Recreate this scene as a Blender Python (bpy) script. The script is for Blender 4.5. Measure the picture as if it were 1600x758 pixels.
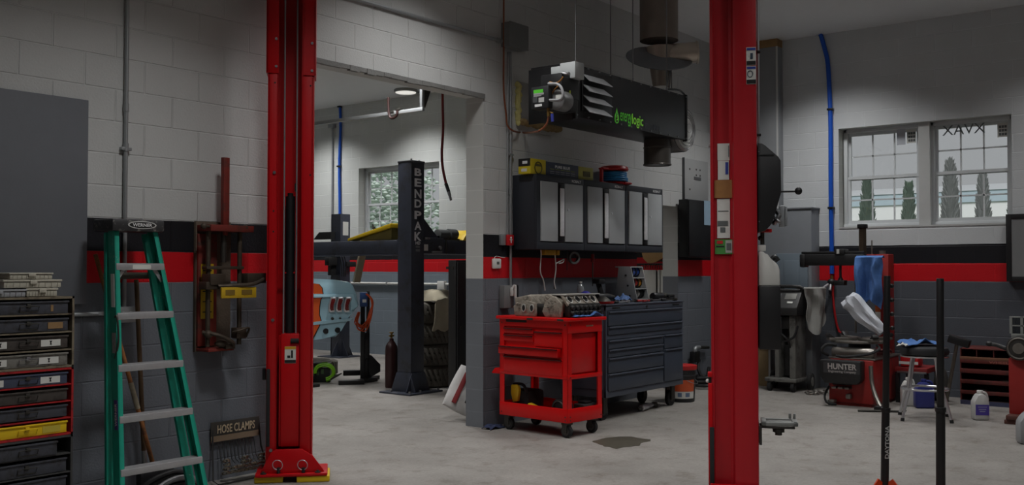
import bpy, bmesh, math, random
from mathutils import Vector, Matrix, noise
random.seed(7)
sc = bpy.context.scene
for o in list(bpy.data.objects): bpy.data.objects.remove(o)
COL = sc.collection
R = math.radians
# ---------------------------------------------------------------- camera
F = 1555.6; CZ = 1.444; CAM = (0.0, -5.829, CZ)
_n = math.hypot(.617, .787); fx, fy = .787/_n, .617/_n
PIT = math.atan(42/F)
cam = bpy.data.cameras.new('camera'); cam.sensor_width = 36; cam.lens = 36*F/1600; cam.clip_end = 200
camo = bpy.data.objects.new('camera', cam); COL.objects.link(camo); sc.camera = camo
camo.location = CAM
camo.rotation_euler = Vector((fx*math.cos(PIT), fy*math.cos(PIT), math.sin(PIT))).to_track_quat('-Z', 'Y').to_euler()
# ---------------------------------------------------------------- light
sc.view_settings.view_transform = 'Standard'; sc.view_settings.look = 'None'
sc.view_settings.gamma = 1; sc.view_settings.use_curve_mapping = False
sc.view_settings.exposure = 0.0
w = bpy.data.worlds.new('sky'); sc.world = w; w.use_nodes = True
bg = w.node_tree.nodes['Background']; bg.inputs[0].default_value = (.93, .97, 1, 1); bg.inputs[1].default_value = .37
def lamp(x, y, e, size=.55, z=4.27, spread=120, col=(1, .995, .985)):
    l = bpy.data.lights.new('ceiling_lamp', 'AREA'); l.shape = 'DISK'; l.size = size; l.energy = e; l.color = col
    l.spread = R(spread)
    o = bpy.data.objects.new('ceiling_lamp', l); COL.objects.link(o); o.location = (x, y, z); return o
for x, y, e in ((3.4,-2.1,31),(2.5,-4.6,42),(5.9,-1.05,20),(8.2,-2.7,35),(10.75,-1.6,25),(10.8,-4.2,11),(5.0,-4.8,12),(8.4,-6.2,12)):
    lamp(x, y, e)
for x, y, e in ((5.2,2.2,46),(8.4,2.7,42),(6.0,6.0,34),(10.95,5.33,31),(10.95,7.6,29)):
    lamp(x, y, e)
sun = bpy.data.lights.new('daylight', 'SUN'); sun.energy = 2.1; sun.angle = R(30)
so_ = bpy.data.objects.new('daylight', sun); COL.objects.link(so_); so_.rotation_euler = Vector((.72, .12, -.68)).to_track_quat('-Z', 'Y').to_euler()
# ---------------------------------------------------------------- picture helpers (placing by measured bearings)
def ray(px, py):
    a=(px-800)/F; b=(379-py)/F; cp,sp=math.cos(PIT),math.sin(PIT)
    return (fx*cp+a*fy-b*fx*sp, fy*cp-a*fx-b*fy*sp, sp+b*cp)
def hit(px, py, ax, v):
    d=ray(px,py); t=(v-CAM[ax])/d[ax]
    return Vector([CAM[i]+t*d[i] for i in range(3)])
def FL(px, py, z=0): return hit(px,py,2,z)
def X(px, y):
    r=(px-800)/F; Y=y+5.829; return Y*(fx+fy*r)/(fy-fx*r)
def Y(px, x):
    r=(px-800)/F; return x*(fy-fx*r)/(fx+fy*r)-5.829
def Z(x, y, py):
    Z0=x*fx+(y-CAM[1])*fy; b=(379-py)/F; cp,sp=math.cos(PIT),math.sin(PIT)
    return CZ+Z0*(b*cp+sp)/(cp-b*sp)
# ---------------------------------------------------------------- materials
def lin(c): return tuple((v/255/12.92 if v/255<.04045 else ((v/255+.055)/1.055)**2.4) for v in c)+(1,)
MATS = {}
def M(name, rgb, rough=.5, metal=0, var=.12, scale=9, bump=0, bscale=60, spec=.5, dirt=None, dscale=4, damt=.5, alpha=1, trans=0):
    """procedural painted / worn surface: base colour with noise variation, optional dirt patches and bump"""
    if name in MATS: return MATS[name]
    m = bpy.data.materials.new(name); m.use_nodes = True; nt = m.node_tree; N = nt.nodes; L = nt.links
    p = N['Principled BSDF']; p.inputs['Roughness'].default_value = rough; p.inputs['Metallic'].default_value = metal
    p.inputs['Specular IOR Level'].default_value = spec
    tc = N.new('ShaderNodeTexCoord')
    nz = N.new('ShaderNodeTexNoise'); nz.inputs['Scale'].default_value = scale; nz.inputs['Detail'].default_value = 4
    L.new(tc.outputs['Object'], nz.inputs['Vector'])
    c = lin(rgb)
    mx = N.new('ShaderNodeMix'); mx.data_type = 'RGBA'
    mx.inputs[6].default_value = tuple(v*(1-var) for v in c[:3])+(1,); mx.inputs[7].default_value = tuple(min(1, v*(1+var)) for v in c[:3])+(1,)
    L.new(nz.outputs['Fac'], mx.inputs[0]); out = mx.outputs[2]
    if dirt:
        n2 = N.new('ShaderNodeTexNoise'); n2.inputs['Scale'].default_value = dscale; n2.inputs['Detail'].default_value = 6; n2.inputs['Roughness'].default_value = .7
        L.new(tc.outputs['Object'], n2.inputs['Vector'])
        rp = N.new('ShaderNodeValToRGB'); rp.color_ramp.elements[0].position = .62-.25*damt; rp.color_ramp.elements[1].position = .72-.1*damt
        L.new(n2.outputs['Fac'], rp.inputs[0])
        m2 = N.new('ShaderNodeMix'); m2.data_type = 'RGBA'; m2.inputs[7].default_value = lin(dirt)
        L.new(rp.outputs[0], m2.inputs[0]); L.new(out, m2.inputs[6]); out = m2.outputs[2]
    L.new(out, p.inputs['Base Color'])
    if bump:
        n3 = N.new('ShaderNodeTexNoise'); n3.inputs['Scale'].default_value = bscale; n3.inputs['Detail'].default_value = 3
        L.new(tc.outputs['Object'], n3.inputs['Vector'])
        b = N.new('ShaderNodeBump'); b.inputs['Strength'].default_value = bump; b.inputs['Distance'].default_value = .01
        L.new(n3.outputs['Fac'], b.inputs['Height']); L.new(b.outputs[0], p.inputs['Normal'])
    if trans: p.inputs['Transmission Weight'].default_value = trans
    if alpha < 1: p.inputs['Alpha'].default_value = alpha
    MATS[name] = m; return m
def block_wall(name, axis, bands, light=(196,197,196), dark=(104,108,115), zoff=.1406, uoff=0.0, jamb=True, relief=.8):
    """painted concrete block: light above, black and red stripe, grey below; jambs have no stripe"""
    m = bpy.data.materials.new(name); m.use_nodes = True; nt = m.node_tree; N = nt.nodes; L = nt.links
    p = N['Principled BSDF']; p.inputs['Roughness'].default_value = .5; p.inputs['Specular IOR Level'].default_value = .35
    tc = N.new('ShaderNodeTexCoord'); sx = N.new('ShaderNodeSeparateXYZ'); L.new(tc.outputs['Object'], sx.inputs[0])
    def math_(op, a, b):
        n = N.new('ShaderNodeMath'); n.operation = op
        for i, v in enumerate((a, b)):
            if v is None: continue
            if isinstance(v, (int, float)): n.inputs[i].default_value = v
            else: L.new(v, n.inputs[i])
        return n.outputs[0]
    cb = N.new('ShaderNodeCombineXYZ')
    L.new(math_('ADD', sx.outputs[axis], 20+uoff), cb.inputs[0]); L.new(math_('SUBTRACT', sx.outputs[2], zoff-.2032*4), cb.inputs[1])
    br = N.new('ShaderNodeTexBrick'); br.offset = .5; br.inputs['Scale'].default_value = 1
    br.inputs['Brick Width'].default_value = .4064; br.inputs['Row Height'].default_value = .2032
    br.inputs['Mortar Size'].default_value = .006; br.inputs['Mortar Smooth'].default_value = .5
    L.new(cb.outputs[0], br.inputs['Vector'])
    def mix(fac, a, b):
        n = N.new('ShaderNodeMix'); n.data_type = 'RGBA'
        L.new(fac, n.inputs[0])
        for i, v in ((6, a), (7, b)):
            if isinstance(v, tuple): n.inputs[i].default_value = v
            else: L.new(v, n.inputs[i])
        return n.outputs[2]
    nw = N.new('ShaderNodeTexNoise'); nw.inputs['Scale'].default_value = 3; L.new(tc.outputs['Object'], nw.inputs['Vector'])
    zz = math_('ADD', sx.outputs[2], math_('MULTIPLY', math_('SUBTRACT', nw.outputs['Fac'], .5), .012))
    z0, z1, z2 = bands
    c = mix(math_('GREATER_THAN', zz, z0), lin(dark), lin((196,14,26)))
    c = mix(math_('GREATER_THAN', zz, z1), c, lin((24,24,29)))
    c = mix(math_('GREATER_THAN', zz, z2), c, lin(light))
    if jamb:
        ge = N.new('ShaderNodeNewGeometry'); sn = N.new('ShaderNodeSeparateXYZ'); L.new(ge.outputs['True Normal'], sn.inputs[0])
        j = mix(math_('GREATER_THAN', sx.outputs[2], z0), lin((112,116,122)), lin((190,191,188)))
        facing = math_('GREATER_THAN', math_('ABSOLUTE', sn.outputs[1 if axis == 0 else 0], None), .5)
        c = mix(facing, j, c)
    nz = N.new('ShaderNodeTexNoise'); nz.inputs['Scale'].default_value = 1.3; nz.inputs['Detail'].default_value = 5
    L.new(tc.outputs['Object'], nz.inputs['Vector'])
    hs = N.new('ShaderNodeHueSaturation'); L.new(c, hs.inputs['Color'])
    L.new(math_('ADD', math_('MULTIPLY', nz.outputs['Fac'], .3), .85), hs.inputs['Value'])
    # joints coloured a little lighter than the block faces
    jl = N.new('ShaderNodeMix'); jl.data_type='RGBA'; jl.blend_type='MULTIPLY'; jl.inputs[7].default_value=(1.16,1.16,1.16,1)
    L.new(math_('MULTIPLY', br.outputs['Fac'], .8), jl.inputs[0]); L.new(hs.outputs[0], jl.inputs[6])
    L.new(jl.outputs[2], p.inputs['Base Color'])
    fn = N.new('ShaderNodeTexNoise'); fn.inputs['Scale'].default_value = 70; fn.inputs['Detail'].default_value = 4; L.new(tc.outputs['Object'], fn.inputs['Vector'])
    h = math_('ADD', math_('MULTIPLY', br.outputs['Fac'], -1.0), math_('MULTIPLY', fn.outputs['Fac'], .22))
    b = N.new('ShaderNodeBump'); b.inputs['Strength'].default_value = relief; b.inputs['Distance'].default_value = .014
    L.new(h, b.inputs['Height']); L.new(b.outputs[0], p.inputs['Normal'])
    if jamb: L.new(math_('ADD', math_('MULTIPLY', facing, relief*.9), relief*.1), b.inputs['Strength'])
    return m
def floor_mat():
    m = bpy.data.materials.new('concrete_floor'); m.use_nodes = True; nt = m.node_tree; N = nt.nodes; L = nt.links
    p = N['Principled BSDF']; tc = N.new('ShaderNodeTexCoord')
    def nz(s, d=5, r=.6):
        n = N.new('ShaderNodeTexNoise'); n.inputs['Scale'].default_value = s; n.inputs['Detail'].default_value = d; n.inputs['Roughness'].default_value = r
        L.new(tc.outputs['Object'], n.inputs['Vector']); return n.outputs['Fac']
    r1 = N.new('ShaderNodeValToRGB'); e = r1.color_ramp.elements
    e[0].position = .3; e[0].color = lin((130,126,121)); e[1].position = .7; e[1].color = lin((154,150,145))
    L.new(nz(1.7, 8, .68), r1.inputs[0])
    r2 = N.new('ShaderNodeValToRGB'); e = r2.color_ramp.elements
    e[0].position = .27; e[0].color = (.55,.50,.45,1); e[1].position = .48; e[1].color = (1,1,1,1)
    L.new(nz(4.2, 9, .72), r2.inputs[0])
    r3 = N.new('ShaderNodeValToRGB'); e = r3.color_ramp.elements
    e[0].position = .3; e[0].color = (.80,.80,.80,1); e[1].position = .7; e[1].color = (1.06,1.06,1.06,1)
    L.new(nz(45, 6, .7), r3.inputs[0])
    def mul(a, b):
        n = N.new('ShaderNodeMix'); n.data_type='RGBA'; n.blend_type='MULTIPLY'; n.inputs[0].default_value=1
        L.new(a, n.inputs[6]); L.new(b, n.inputs[7]); return n.outputs[2]
    L.new(mul(mul(r1.outputs[0], r2.outputs[0]), r3.outputs[0]), p.inputs['Base Color'])
    p.inputs['Roughness'].default_value = .62; p.inputs['Specular IOR Level'].default_value = .35
    b = N.new('ShaderNodeBump'); b.inputs['Strength'].default_value = .15; b.inputs['Distance'].default_value = .004
    L.new(nz(60), b.inputs['Height']); L.new(b.outputs[0], p.inputs['Normal'])
    return m
def glass_mat(name='window_glass', tint=(1,1,1,1), refl=.06):
    if name in MATS: return MATS[name]
    m = bpy.data.materials.new(name); m.use_nodes = True; nt = m.node_tree; N = nt.nodes; L = nt.links
    N.remove(N['Principled BSDF']); t = N.new('ShaderNodeBsdfTransparent'); t.inputs[0].default_value = tint
    g = N.new('ShaderNodeBsdfGlossy'); g.inputs['Roughness'].default_value = .03
    x = N.new('ShaderNodeMixShader'); x.inputs[0].default_value = refl
    L.new(t.outputs[0], x.inputs[1]); L.new(g.outputs[0], x.inputs[2]); L.new(x.outputs[0], N['Material Output'].inputs[0])
    MATS[name] = m; return m
def emis(name, rgb, s):
    m = bpy.data.materials.new(name); m.use_nodes = True; p = m.node_tree.nodes['Principled BSDF']
    p.inputs['Base Color'].default_value = lin(rgb); p.inputs['Emission Color'].default_value = lin(rgb); p.inputs['Emission Strength'].default_value = s
    MATS[name] = m; return m
# ---------------------------------------------------------------- mesh builder
def cr(pts, k=6, closed=False):
    """smooth curve through points"""
    P = [Vector(p) for p in pts]; n = len(P); out = []
    rng = range(n if closed else n-1)
    for i in rng:
        g = (lambda j: P[j % n]) if closed else (lambda j: P[max(0, min(n-1, j))])
        a, b, c, d = g(i-1), g(i), g(i+1), g(i+2)
        for s in range(k):
            t = s/k
            out.append(.5*((2*b)+(c-a)*t+(2*a-5*b+4*c-d)*t*t+(3*b-a-3*c+d)*t**3))
    if not closed: out.append(P[-1])
    return out
class B:
    def __init__(s): s.bm = bmesh.new()
    def _bev(s, vs, bev, seg=2):
        if bev:
            es = list({e for v in vs for e in v.link_edges})
            bmesh.ops.bevel(s.bm, geom=es, offset=bev, segments=seg, affect='EDGES', profile=.5)
    def box(s, x0, x1, y0, y1, z0, z1, bev=0, mat=None):
        r = bmesh.ops.create_cube(s.bm, size=1)
        mm = Matrix.Translation(((x0+x1)/2,(y0+y1)/2,(z0+z1)/2)) @ Matrix.Diagonal((abs(x1-x0),abs(y1-y0),abs(z1-z0),1))
        if mat is not None: mm = mat @ mm
        bmesh.ops.transform(s.bm, matrix=mm, verts=r['verts'])
        s._bev(r['verts'], bev); return s
    def bar(s, p0, p1, wx, wy, up=(0,0,1), bev=0):
        """rectangular bar between two points"""
        p0, p1 = Vector(p0), Vector(p1); d = (p1-p0); l = d.length; d.normalize()
        u = Vector(up)
        if abs(d.dot(u)) > .98: u = Vector((0,1,0))
        a = u.cross(d).normalized(); b = d.cross(a)
        m = Matrix((a,b,d)).transposed().to_4x4(); m.translation = (p0+p1)/2
        return s.box(-wx/2, wx/2, -wy/2, wy/2, -l/2, l/2, bev, m)
    def cyl(s, p0, p1, r, r2=None, seg=20, bev=0):
        p0, p1 = Vector(p0), Vector(p1); d = p1-p0
        q = bmesh.ops.create_cone(s.bm, cap_ends=True, segments=seg, radius1=r, radius2=r if r2 is None else r2, depth=d.length)
        m = d.to_track_quat('Z','Y').to_matrix().to_4x4(); m.translation = (p0+p1)/2
        bmesh.ops.transform(s.bm, matrix=m, verts=q['verts'])
        if bev:
            es = [e for e in {e for v in q['verts'] for e in v.link_edges} if len(e.link_faces)==2 and any(len(f.verts)>4 for f in e.link_faces)]
            bmesh.ops.bevel(s.bm, geom=es, offset=bev, segments=2, affect='EDGES', profile=.5)
        return s
    def tube(s, pts, r, seg=8, smooth=0, closed=False):
        if smooth: pts = cr(pts, smooth, closed)
        P = [Vector(p) for p in pts]; n = len(P); rings = []
        up = None
        for i, p in enumerate(P):
            if closed: t = P[(i+1)%n]-P[i-1]
            else: t = P[min(n-1,i+1)]-P[max(0,i-1)]
            t.normalize()
            if up is None:
                up = Vector((0,0,1)) if abs(t.z) < .9 else Vector((1,0,0))
            a = up.cross(t)
            if a.length < 1e-5: a = Vector((1,0,0)).cross(t)
            a.normalize(); b = t.cross(a); up = b
            rr = r[i*len(r)//n] if isinstance(r, (list,tuple)) else r
            rings.append([s.bm.verts.new(p+rr*(math.cos(2*math.pi*k/seg)*a+math.sin(2*math.pi*k/seg)*b)) for k in range(seg)])
        for i in range(n if closed else n-1):
            A, C = rings[i], rings[(i+1)%n]
            for k in range(seg): s.bm.faces.new((A[k],A[(k+1)%seg],C[(k+1)%seg],C[k]))
        if not closed:
            s.bm.faces.new(rings[0][::-1]); s.bm.faces.new(rings[-1])
        return s
    def lathe(s, prof, o=(0,0,0), axis=(0,0,1), seg=32, closed=False):
        m = Vector(axis).to_track_quat('Z','Y').to_matrix().to_4x4(); m.translation = Vector(o)
        rings = []
        for r, z in prof:
            if r < 1e-5: rings.append([s.bm.verts.new(m @ Vector((0,0,z)))])
            else: rings.append([s.bm.verts.new(m @ Vector((r*math.cos(2*math.pi*k/seg), r*math.sin(2*math.pi*k/seg), z))) for k in range(seg)])
        prs = list(zip(rings, rings[1:])) + ([(rings[-1], rings[0])] if closed else [])
        for A, C in prs:
            for k in range(seg):
                k2 = (k+1)%seg
                if len(A)==1 and len(C)==1: continue
                if len(A)==1: s.bm.faces.new((A[0],C[k2],C[k]))
                elif len(C)==1: s.bm.faces.new((A[k],A[k2],C[0]))
                else: s.bm.faces.new((A[k],A[k2],C[k2],C[k]))
        return s
    def prism(s, poly, o, u, v, w, bev=0):
        """polygon in the u,v plane at o, extruded by vector w"""
        o,u,v,w = map(Vector,(o,u,v,w))
        a = [s.bm.verts.new(o+u*p[0]+v*p[1]) for p in poly]; b = [s.bm.verts.new(q.co+w) for q in a]
        n = len(a); s.bm.faces.new(a[::-1]); s.bm.faces.new(b)
        for i in range(n): s.bm.faces.new((a[i],a[(i+1)%n],b[(i+1)%n],b[i]))
        s._bev(a+b, bev); return s
    def ball(s, c, r, seg=16, rings=10, rot=None, jit=0):
        q = bmesh.ops.create_uvsphere(s.bm, u_segments=seg, v_segments=rings, radius=1)
        if not isinstance(r, (tuple,list)): r = (r,r,r)
        m = Matrix.Translation(c) @ (rot or Matrix.Identity(4)) @ Matrix.Diagonal((*r,1))
        if jit:
            for vv in q['verts']: vv.co *= 1+jit*noise.noise(vv.co*2.3+Vector(c)*5)
        bmesh.ops.transform(s.bm, matrix=m, verts=q['verts']); return s
    def sheet(s, f, nu, nv, th=.004):
        """cloth: grid of points f(u,v), given thickness"""
        g = [[s.bm.verts.new(f(i/nu, j/nv)) for j in range(nv+1)] for i in range(nu+1)]
        fs = [s.bm.faces.new((g[i][j],g[i+1][j],g[i+1][j+1],g[i][j+1])) for i in range(nu) for j in range(nv)]
        bmesh.ops.recalc_face_normals(s.bm, faces=fs)
        bmesh.ops.solidify(s.bm, geom=fs, thickness=th); return s
    def octa(s, c, r):
        c = Vector(c); v = [s.bm.verts.new(c+Vector(d)) for d in ((r[0],0,0),(0,r[1],0),(-r[0],0,0),(0,-r[1],0),(0,0,r[2]),(0,0,-r[2]))]
        for i in range(4):
            s.bm.faces.new((v[i],v[(i+1)%4],v[4])); s.bm.faces.new((v[(i+1)%4],v[i],v[5]))
        return s
    def spike(s, c, d, r):
        c, d = Vector(c), Vector(d); a = d.orthogonal().normalized()*r; b = d.normalized().cross(a); n = 5
        v = [s.bm.verts.new(c+a*math.cos(6.283*k/n)+b*math.sin(6.283*k/n)) for k in range(n)]; t = s.bm.verts.new(c+d)
        for k in range(n): s.bm.faces.new((v[k],v[(k+1)%n],t))
        s.bm.faces.new(v[::-1]); return s
    def torus(s, c, R_, r, axis=(0,0,1), seg=24, rs=8):
        return s.lathe([(R_+r*math.cos(2*math.pi*k/rs), r*math.sin(2*math.pi*k/rs)) for k in range(rs)], c, axis, seg, True)
    def done(s, name, m, parent=None, label=None, angle=35):
        bmesh.ops.recalc_face_normals(s.bm, faces=s.bm.faces)
        me = bpy.data.meshes.new(name); s.bm.to_mesh(me); s.bm.free()
        me.materials.append(m); me.shade_smooth(); me.set_sharp_from_angle(angle=R(angle))
        o = bpy.data.objects.new(name, me); COL.objects.link(o)
        if parent: o.parent = parent
        if label: o['label'] = label
        return o
def T(name, label, cat, loc=(0,0,0), rz=0, group=None):
    o = bpy.data.objects.new(name, None); COL.objects.link(o); o.empty_display_size = .1
    o.location = loc; o.rotation_euler = (0,0,R(rz)); return tag(o, label, cat, group)
def tag(o, label, cat, group=None, kind=None):
    if label: o['label'] = label
    if cat: o['category'] = cat
    if group: o['group'] = group
    if kind: o['kind'] = kind
    return o
def S(b, name, m): return tag(b.done(name, m), None, None, None, 'structure')
def dup(root, loc, rz=None, label=None):
    r = root.copy(); COL.objects.link(r); r.location = loc
    if rz is not None: r.rotation_euler = (0,0,R(rz))
    if label: r['label'] = label
    for ch in list(root.children):
        c = ch.copy(); COL.objects.link(c); c.parent = r
        for g in list(ch.children):
            d = g.copy(); COL.objects.link(d); d.parent = c
    return r
def text(parent, name, s, c, wd, ht, u, v, m, th=.0012, bold=.0, label=None):
    """lettering fitted to width wd and height ht, centred at c, reading along u, up along v"""
    cu = bpy.data.curves.new(name, 'FONT'); cu.body = s; cu.align_x = 'CENTER'; cu.align_y = 'CENTER'; cu.size = 1; cu.offset = bold
    cu.resolution_u = 3
    t = bpy.data.objects.new(name, cu); COL.objects.link(t)
    me = bpy.data.meshes.new_from_object(t.evaluated_get(bpy.context.evaluated_depsgraph_get()))
    bpy.data.objects.remove(t); bpy.data.curves.remove(cu)
    xs = [q.co.x for q in me.vertices]; ys = [q.co.y for q in me.vertices]
    x0,x1,y0,y1 = min(xs),max(xs),min(ys),max(ys)
    u,v,c = Vector(u).normalized(),Vector(v).normalized(),Vector(c); n = u.cross(v)
    for q in me.vertices:
        q.co = c+u*((q.co.x-(x0+x1)/2)/(x1-x0)*wd)+v*((q.co.y-(y0+y1)/2)/(y1-y0)*ht)+n*th
    me.name = name
    me.materials.append(m); o = bpy.data.objects.new(name, me); COL.objects.link(o)
    if parent: o.parent = parent
    if label: o['label'] = label
    return o
def decal(parent, name, c, wd, ht, u, v, m, th=.0015, label=None):
    """a thin sticker standing th proud of the surface"""
    u,v,c = Vector(u).normalized(),Vector(v).normalized(),Vector(c); n = u.cross(v)
    return B().prism([(-wd/2,-ht/2),(wd/2,-ht/2),(wd/2,ht/2),(-wd/2,ht/2)], c, u, v, n*th).done(name, m, parent, label)
# common finishes
red_paint = M('red_lift_paint', (182,4,14), .4, var=.06, spec=.35)
red_tool = M('red_tool_paint', (206,6,8), .34, var=.05, spec=.4)
black = M('black_paint', (22,22,24), .45); blackm = M('black_matte', (16,16,17), .75); rubber = M('rubber', (28,28,29), .8, bump=.2)
steel = M('steel', (150,150,152), .35, .9); chrome = M('chrome', (206,206,210), .28, .85, var=.04); galv = M('galvanised', (165,168,170), .45, .6, var=.1)
dsteel = M('dark_steel', (72,70,66), .5, .7, var=.25); white = M('white_plastic', (214,214,210), .5, var=.04)
grey_pt = M('grey_wall_paint', (165,166,166), .5, var=.05)
yellow = M('yellow_paint', (214,180,22), .5, var=.1); paper = M('paper_label', (205,205,200), .7, var=.05)
blue_hose = M('blue_hose', (18,82,190), .45); red_hose = M('red_hose', (165,22,26), .5)
blue_cloth = M('blue_shop_towel', (74,112,170), .95, var=.25, scale=30, bump=.4, bscale=180)
white_ink = M('white_ink', (215,215,215), .6, var=0); black_ink = M('black_ink', (18,18,18), .7, var=0)
navy = M('slate_blue_paint', (72,78,90), .42, var=.07)
# ================================================================ THE BUILDING
H = 4.34; XW = 11.97; TH = .207
wl = block_wall('wall_paint_long', 0, (1.36, 1.558, 1.766), uoff=-.2136)
wb = block_wall('wall_paint_end', 1, (1.308, 1.513, 1.728), uoff=.1, light=(200,203,205), dark=(84,88,95), zoff=.0886, relief=.45)
wbk = block_wall('wall_paint_end_bay', 1, (1.403, 1.608, 1.80), light=(198,201,199), dark=(118,128,138), uoff=.3, relief=.4)
plain = M('plain_wall_paint', (188,189,188), .55, var=.06, bump=.1)
S(B().box(-4, XW+.3, -9.2, 9, -.2, 0), 'floor', floor_mat())
S(B().box(-4, XW+.3, -9.2, 9, H, H+.2), 'ceiling', M('ceiling_paint', (226,228,229), .7, var=.03))
OX0, OX1, OZ = 4.80, 7.008, 3.035          # wide opening to the next bay
DX0, DX1, DZ = 9.72, 10.674, 2.20          # narrow doorway
S(B().box(-4, OX0, 0, TH, 0, H).box(OX0, OX1, 0, TH, OZ, H).box(OX1, DX0, 0, TH, 0, H).box(DX0, DX1, 0, TH, DZ, H).box(DX1, XW, 0, TH, 0, H), 'wall_left', wl)
# rough lip under the opening's header
b = B()
for i in range(24):
    x = OX0+i*(OX1-OX0)/24; b.box(x, x+.1, -.012-.008*random.random(), .02, OZ-.012-.012*random.random(), OZ+.02)
S(b, 'trim_1', M('header_lip', (120,120,118), .7, var=.3, bump=.5))
S(B().box(-4.2, -4, -9.2, 9, 0, H), 'wall_near', plain)
S(B().box(-4, XW+.3, -9.4, -9.2, 0, H), 'wall_right', plain)
S(B().box(-4, XW+.3, 8.8, 9, 0, H), 'wall_bay_side', plain)
S(B().box(1.8, 2, TH, 8.8, 0, H), 'wall_bay_near', plain)
WT = .26
def end_wall(name, m, y0, y1, wy0, wy1, z0, z1):
    S(B().box(XW, XW+WT, y0, wy0, 0, H).box(XW, XW+WT, wy1, y1, 0, H).box(XW, XW+WT, wy0, wy1, 0, z0).box(XW, XW+WT, wy0, wy1, z1, H), name, m)
WY0, WY1, WZ0, WZ1 = -3.42, -1.50, 1.95, 3.155
end_wall('wall_back', wb, -9.2, .1, WY0, WY1, WZ0, WZ1)
end_wall('wall_bay_back', wbk, .1, 8.8, 5.06, 6.95, 1.93, 3.20)
# pier between the two front sashes
S(B().box(XW+.05, XW+WT, -2.545, -2.42, WZ0, WZ1), 'trim_2', plain)
S(B().box(XW-.006, XW+.16, WY0, WY1, WZ0-.012, WZ0+.008), 'trim_3', plain)
vinyl = M('vinyl_frame', (206,210,212), .4, var=.03); gl = glass_mat()
def sash_window(n, y0, y1, z0, z1, xw, cols=3):
    """double hung window: frame, two sashes with bars, panes, sill"""
    fr = B(); w = .045
    for a in ((y0,y0+w),(y1-w,y1)): fr.box(xw, xw+.09, a[0], a[1], z0, z1, .006)
    fr.box(xw, xw+.09, y0, y1, z1-w, z1, .006).box(xw-.015, xw+.09, y0, y1, z0, z0+w, .006)
    f = S(fr, 'window_%d' % n, vinyl)
    zm = z0+(z1-z0)*.5
    for nm, (a, c, dx) in (('lower_sash', (z0+w, zm+.022, .02)), ('upper_sash', (zm-.022, z1-w, .05))):
        s = B(); ya, yb = y0+w, y1-w; r = .033; x = xw+dx
        s.box(x, x+.03, ya, ya+r, a, c).box(x, x+.03, yb-r, yb, a, c).box(x-.006, x+.03, ya, yb, a, a+r+.008).box(x-.006, x+.03, ya, yb, c-r-.004, c)
        for k in range(1, cols):
            yy = ya+r+(yb-ya-2*r)*k/cols; s.box(x+.008, x+.022, yy-.009, yy+.009, a, c)
        s.box(x+.008, x+.022, ya, yb, (a+c)/2-.009, (a+c)/2+.009)
        so = s.done(nm, vinyl, f)
        B().box(x+.013, x+.017, ya+.01, yb-.01, a+.01, c-.01).done('pane', gl, so)
    return f
w1 = sash_window(1, -2.44, WY1-.01, WZ0, WZ1, XW+.14)
w2 = sash_window(2, WY0, -2.53, WZ0, WZ1, XW+.12)
w3 = sash_window(3, 5.06, 6.0, 1.93, 3.20, XW+.14)
w4 = sash_window(4, 6.0, 6.94, 1.93, 3.20, XW+.14)
# rating stickers and lettering on the panes
for k, (py_, px_, f, xx) in enumerate(((213,1426,w1,XW+.17),(203,1569,w2,XW+.15))):
    yy = Y(px_, xx); zz = Z(xx, yy, py_)
    d = decal(f, 'rating_sticker', (xx, yy, zz), .105, .16, (0,-1,0), (0,0,1), paper)
    g = B()
    for i in range(3):
        for j in range(3): g.box(xx-.004, xx-.002, yy+.035-.028*i, yy+.012-.028*i, zz+.05-.042*j, zz+.022-.042*j)
    g.done('sticker_print', M('grey_print', (92,96,96), .7), d)
xx = XW+.15
d = text(w2, 'pane_lettering', 'XAVX', (xx, Y(1508,xx), Z(xx,Y(1508,xx),202)), .46, .115, (0,-1,0), (0,0,1), M('etched_print', (116,122,124), .6))
yy = Y(1410, XW+.17); decal(w1, 'pane_film', (XW+.168, yy, Z(XW+.17, yy, 214)), .1, .19, (0,-1,0), (0,0,1), M('clear_film', (186,190,198), .5))

# ---------------------------------------------------------------- outdoors, seen through the panes
tag(B().box(XW+.4, 70, -45, 60, -.5, -.35).done('lawn', M('lawn_green', (120,132,108), .95, var=.3, scale=2)), None, None, None, 'structure')
bd = T('building', 'long white building with pale blue eaves outside the end windows', 'building', (34, -6, -.35))
zb1_, zb2_ = Z(34, -1, 309)+.35, Z(34, -1, 290)+.35
B().box(0, 9, -24, 26, 0, zb1_).done('wall', M('white_siding', (236,238,238), .7, var=.03), bd)
B().box(-.06, 9.06, -24.06, 26.06, zb1_, zb2_).done('fascia', M('blue_fascia', (178,196,206), .6, var=.05), bd)
B().prism([(-.1,zb2_),(9.1,zb2_),(4.5,zb2_+.55)], (0,-24.1,0), (1,0,0), (0,0,1), (0,50.2,0)).done('roof', M('pale_roof', (196,200,202), .7, var=.06), bd)
for yy in (-1.5, 6.5):
    wd = B().box(-.04, .05, yy, yy+1.1, 1.0, 2.6).done('window', M('blue_glass_frame', (120,150,165), .4), bd)
    B().box(-.05, -.035, yy+.1, yy+1.0, 1.8, 2.5).done('pane', M('dark_window_pane', (86,110,126), .2), wd)
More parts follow.
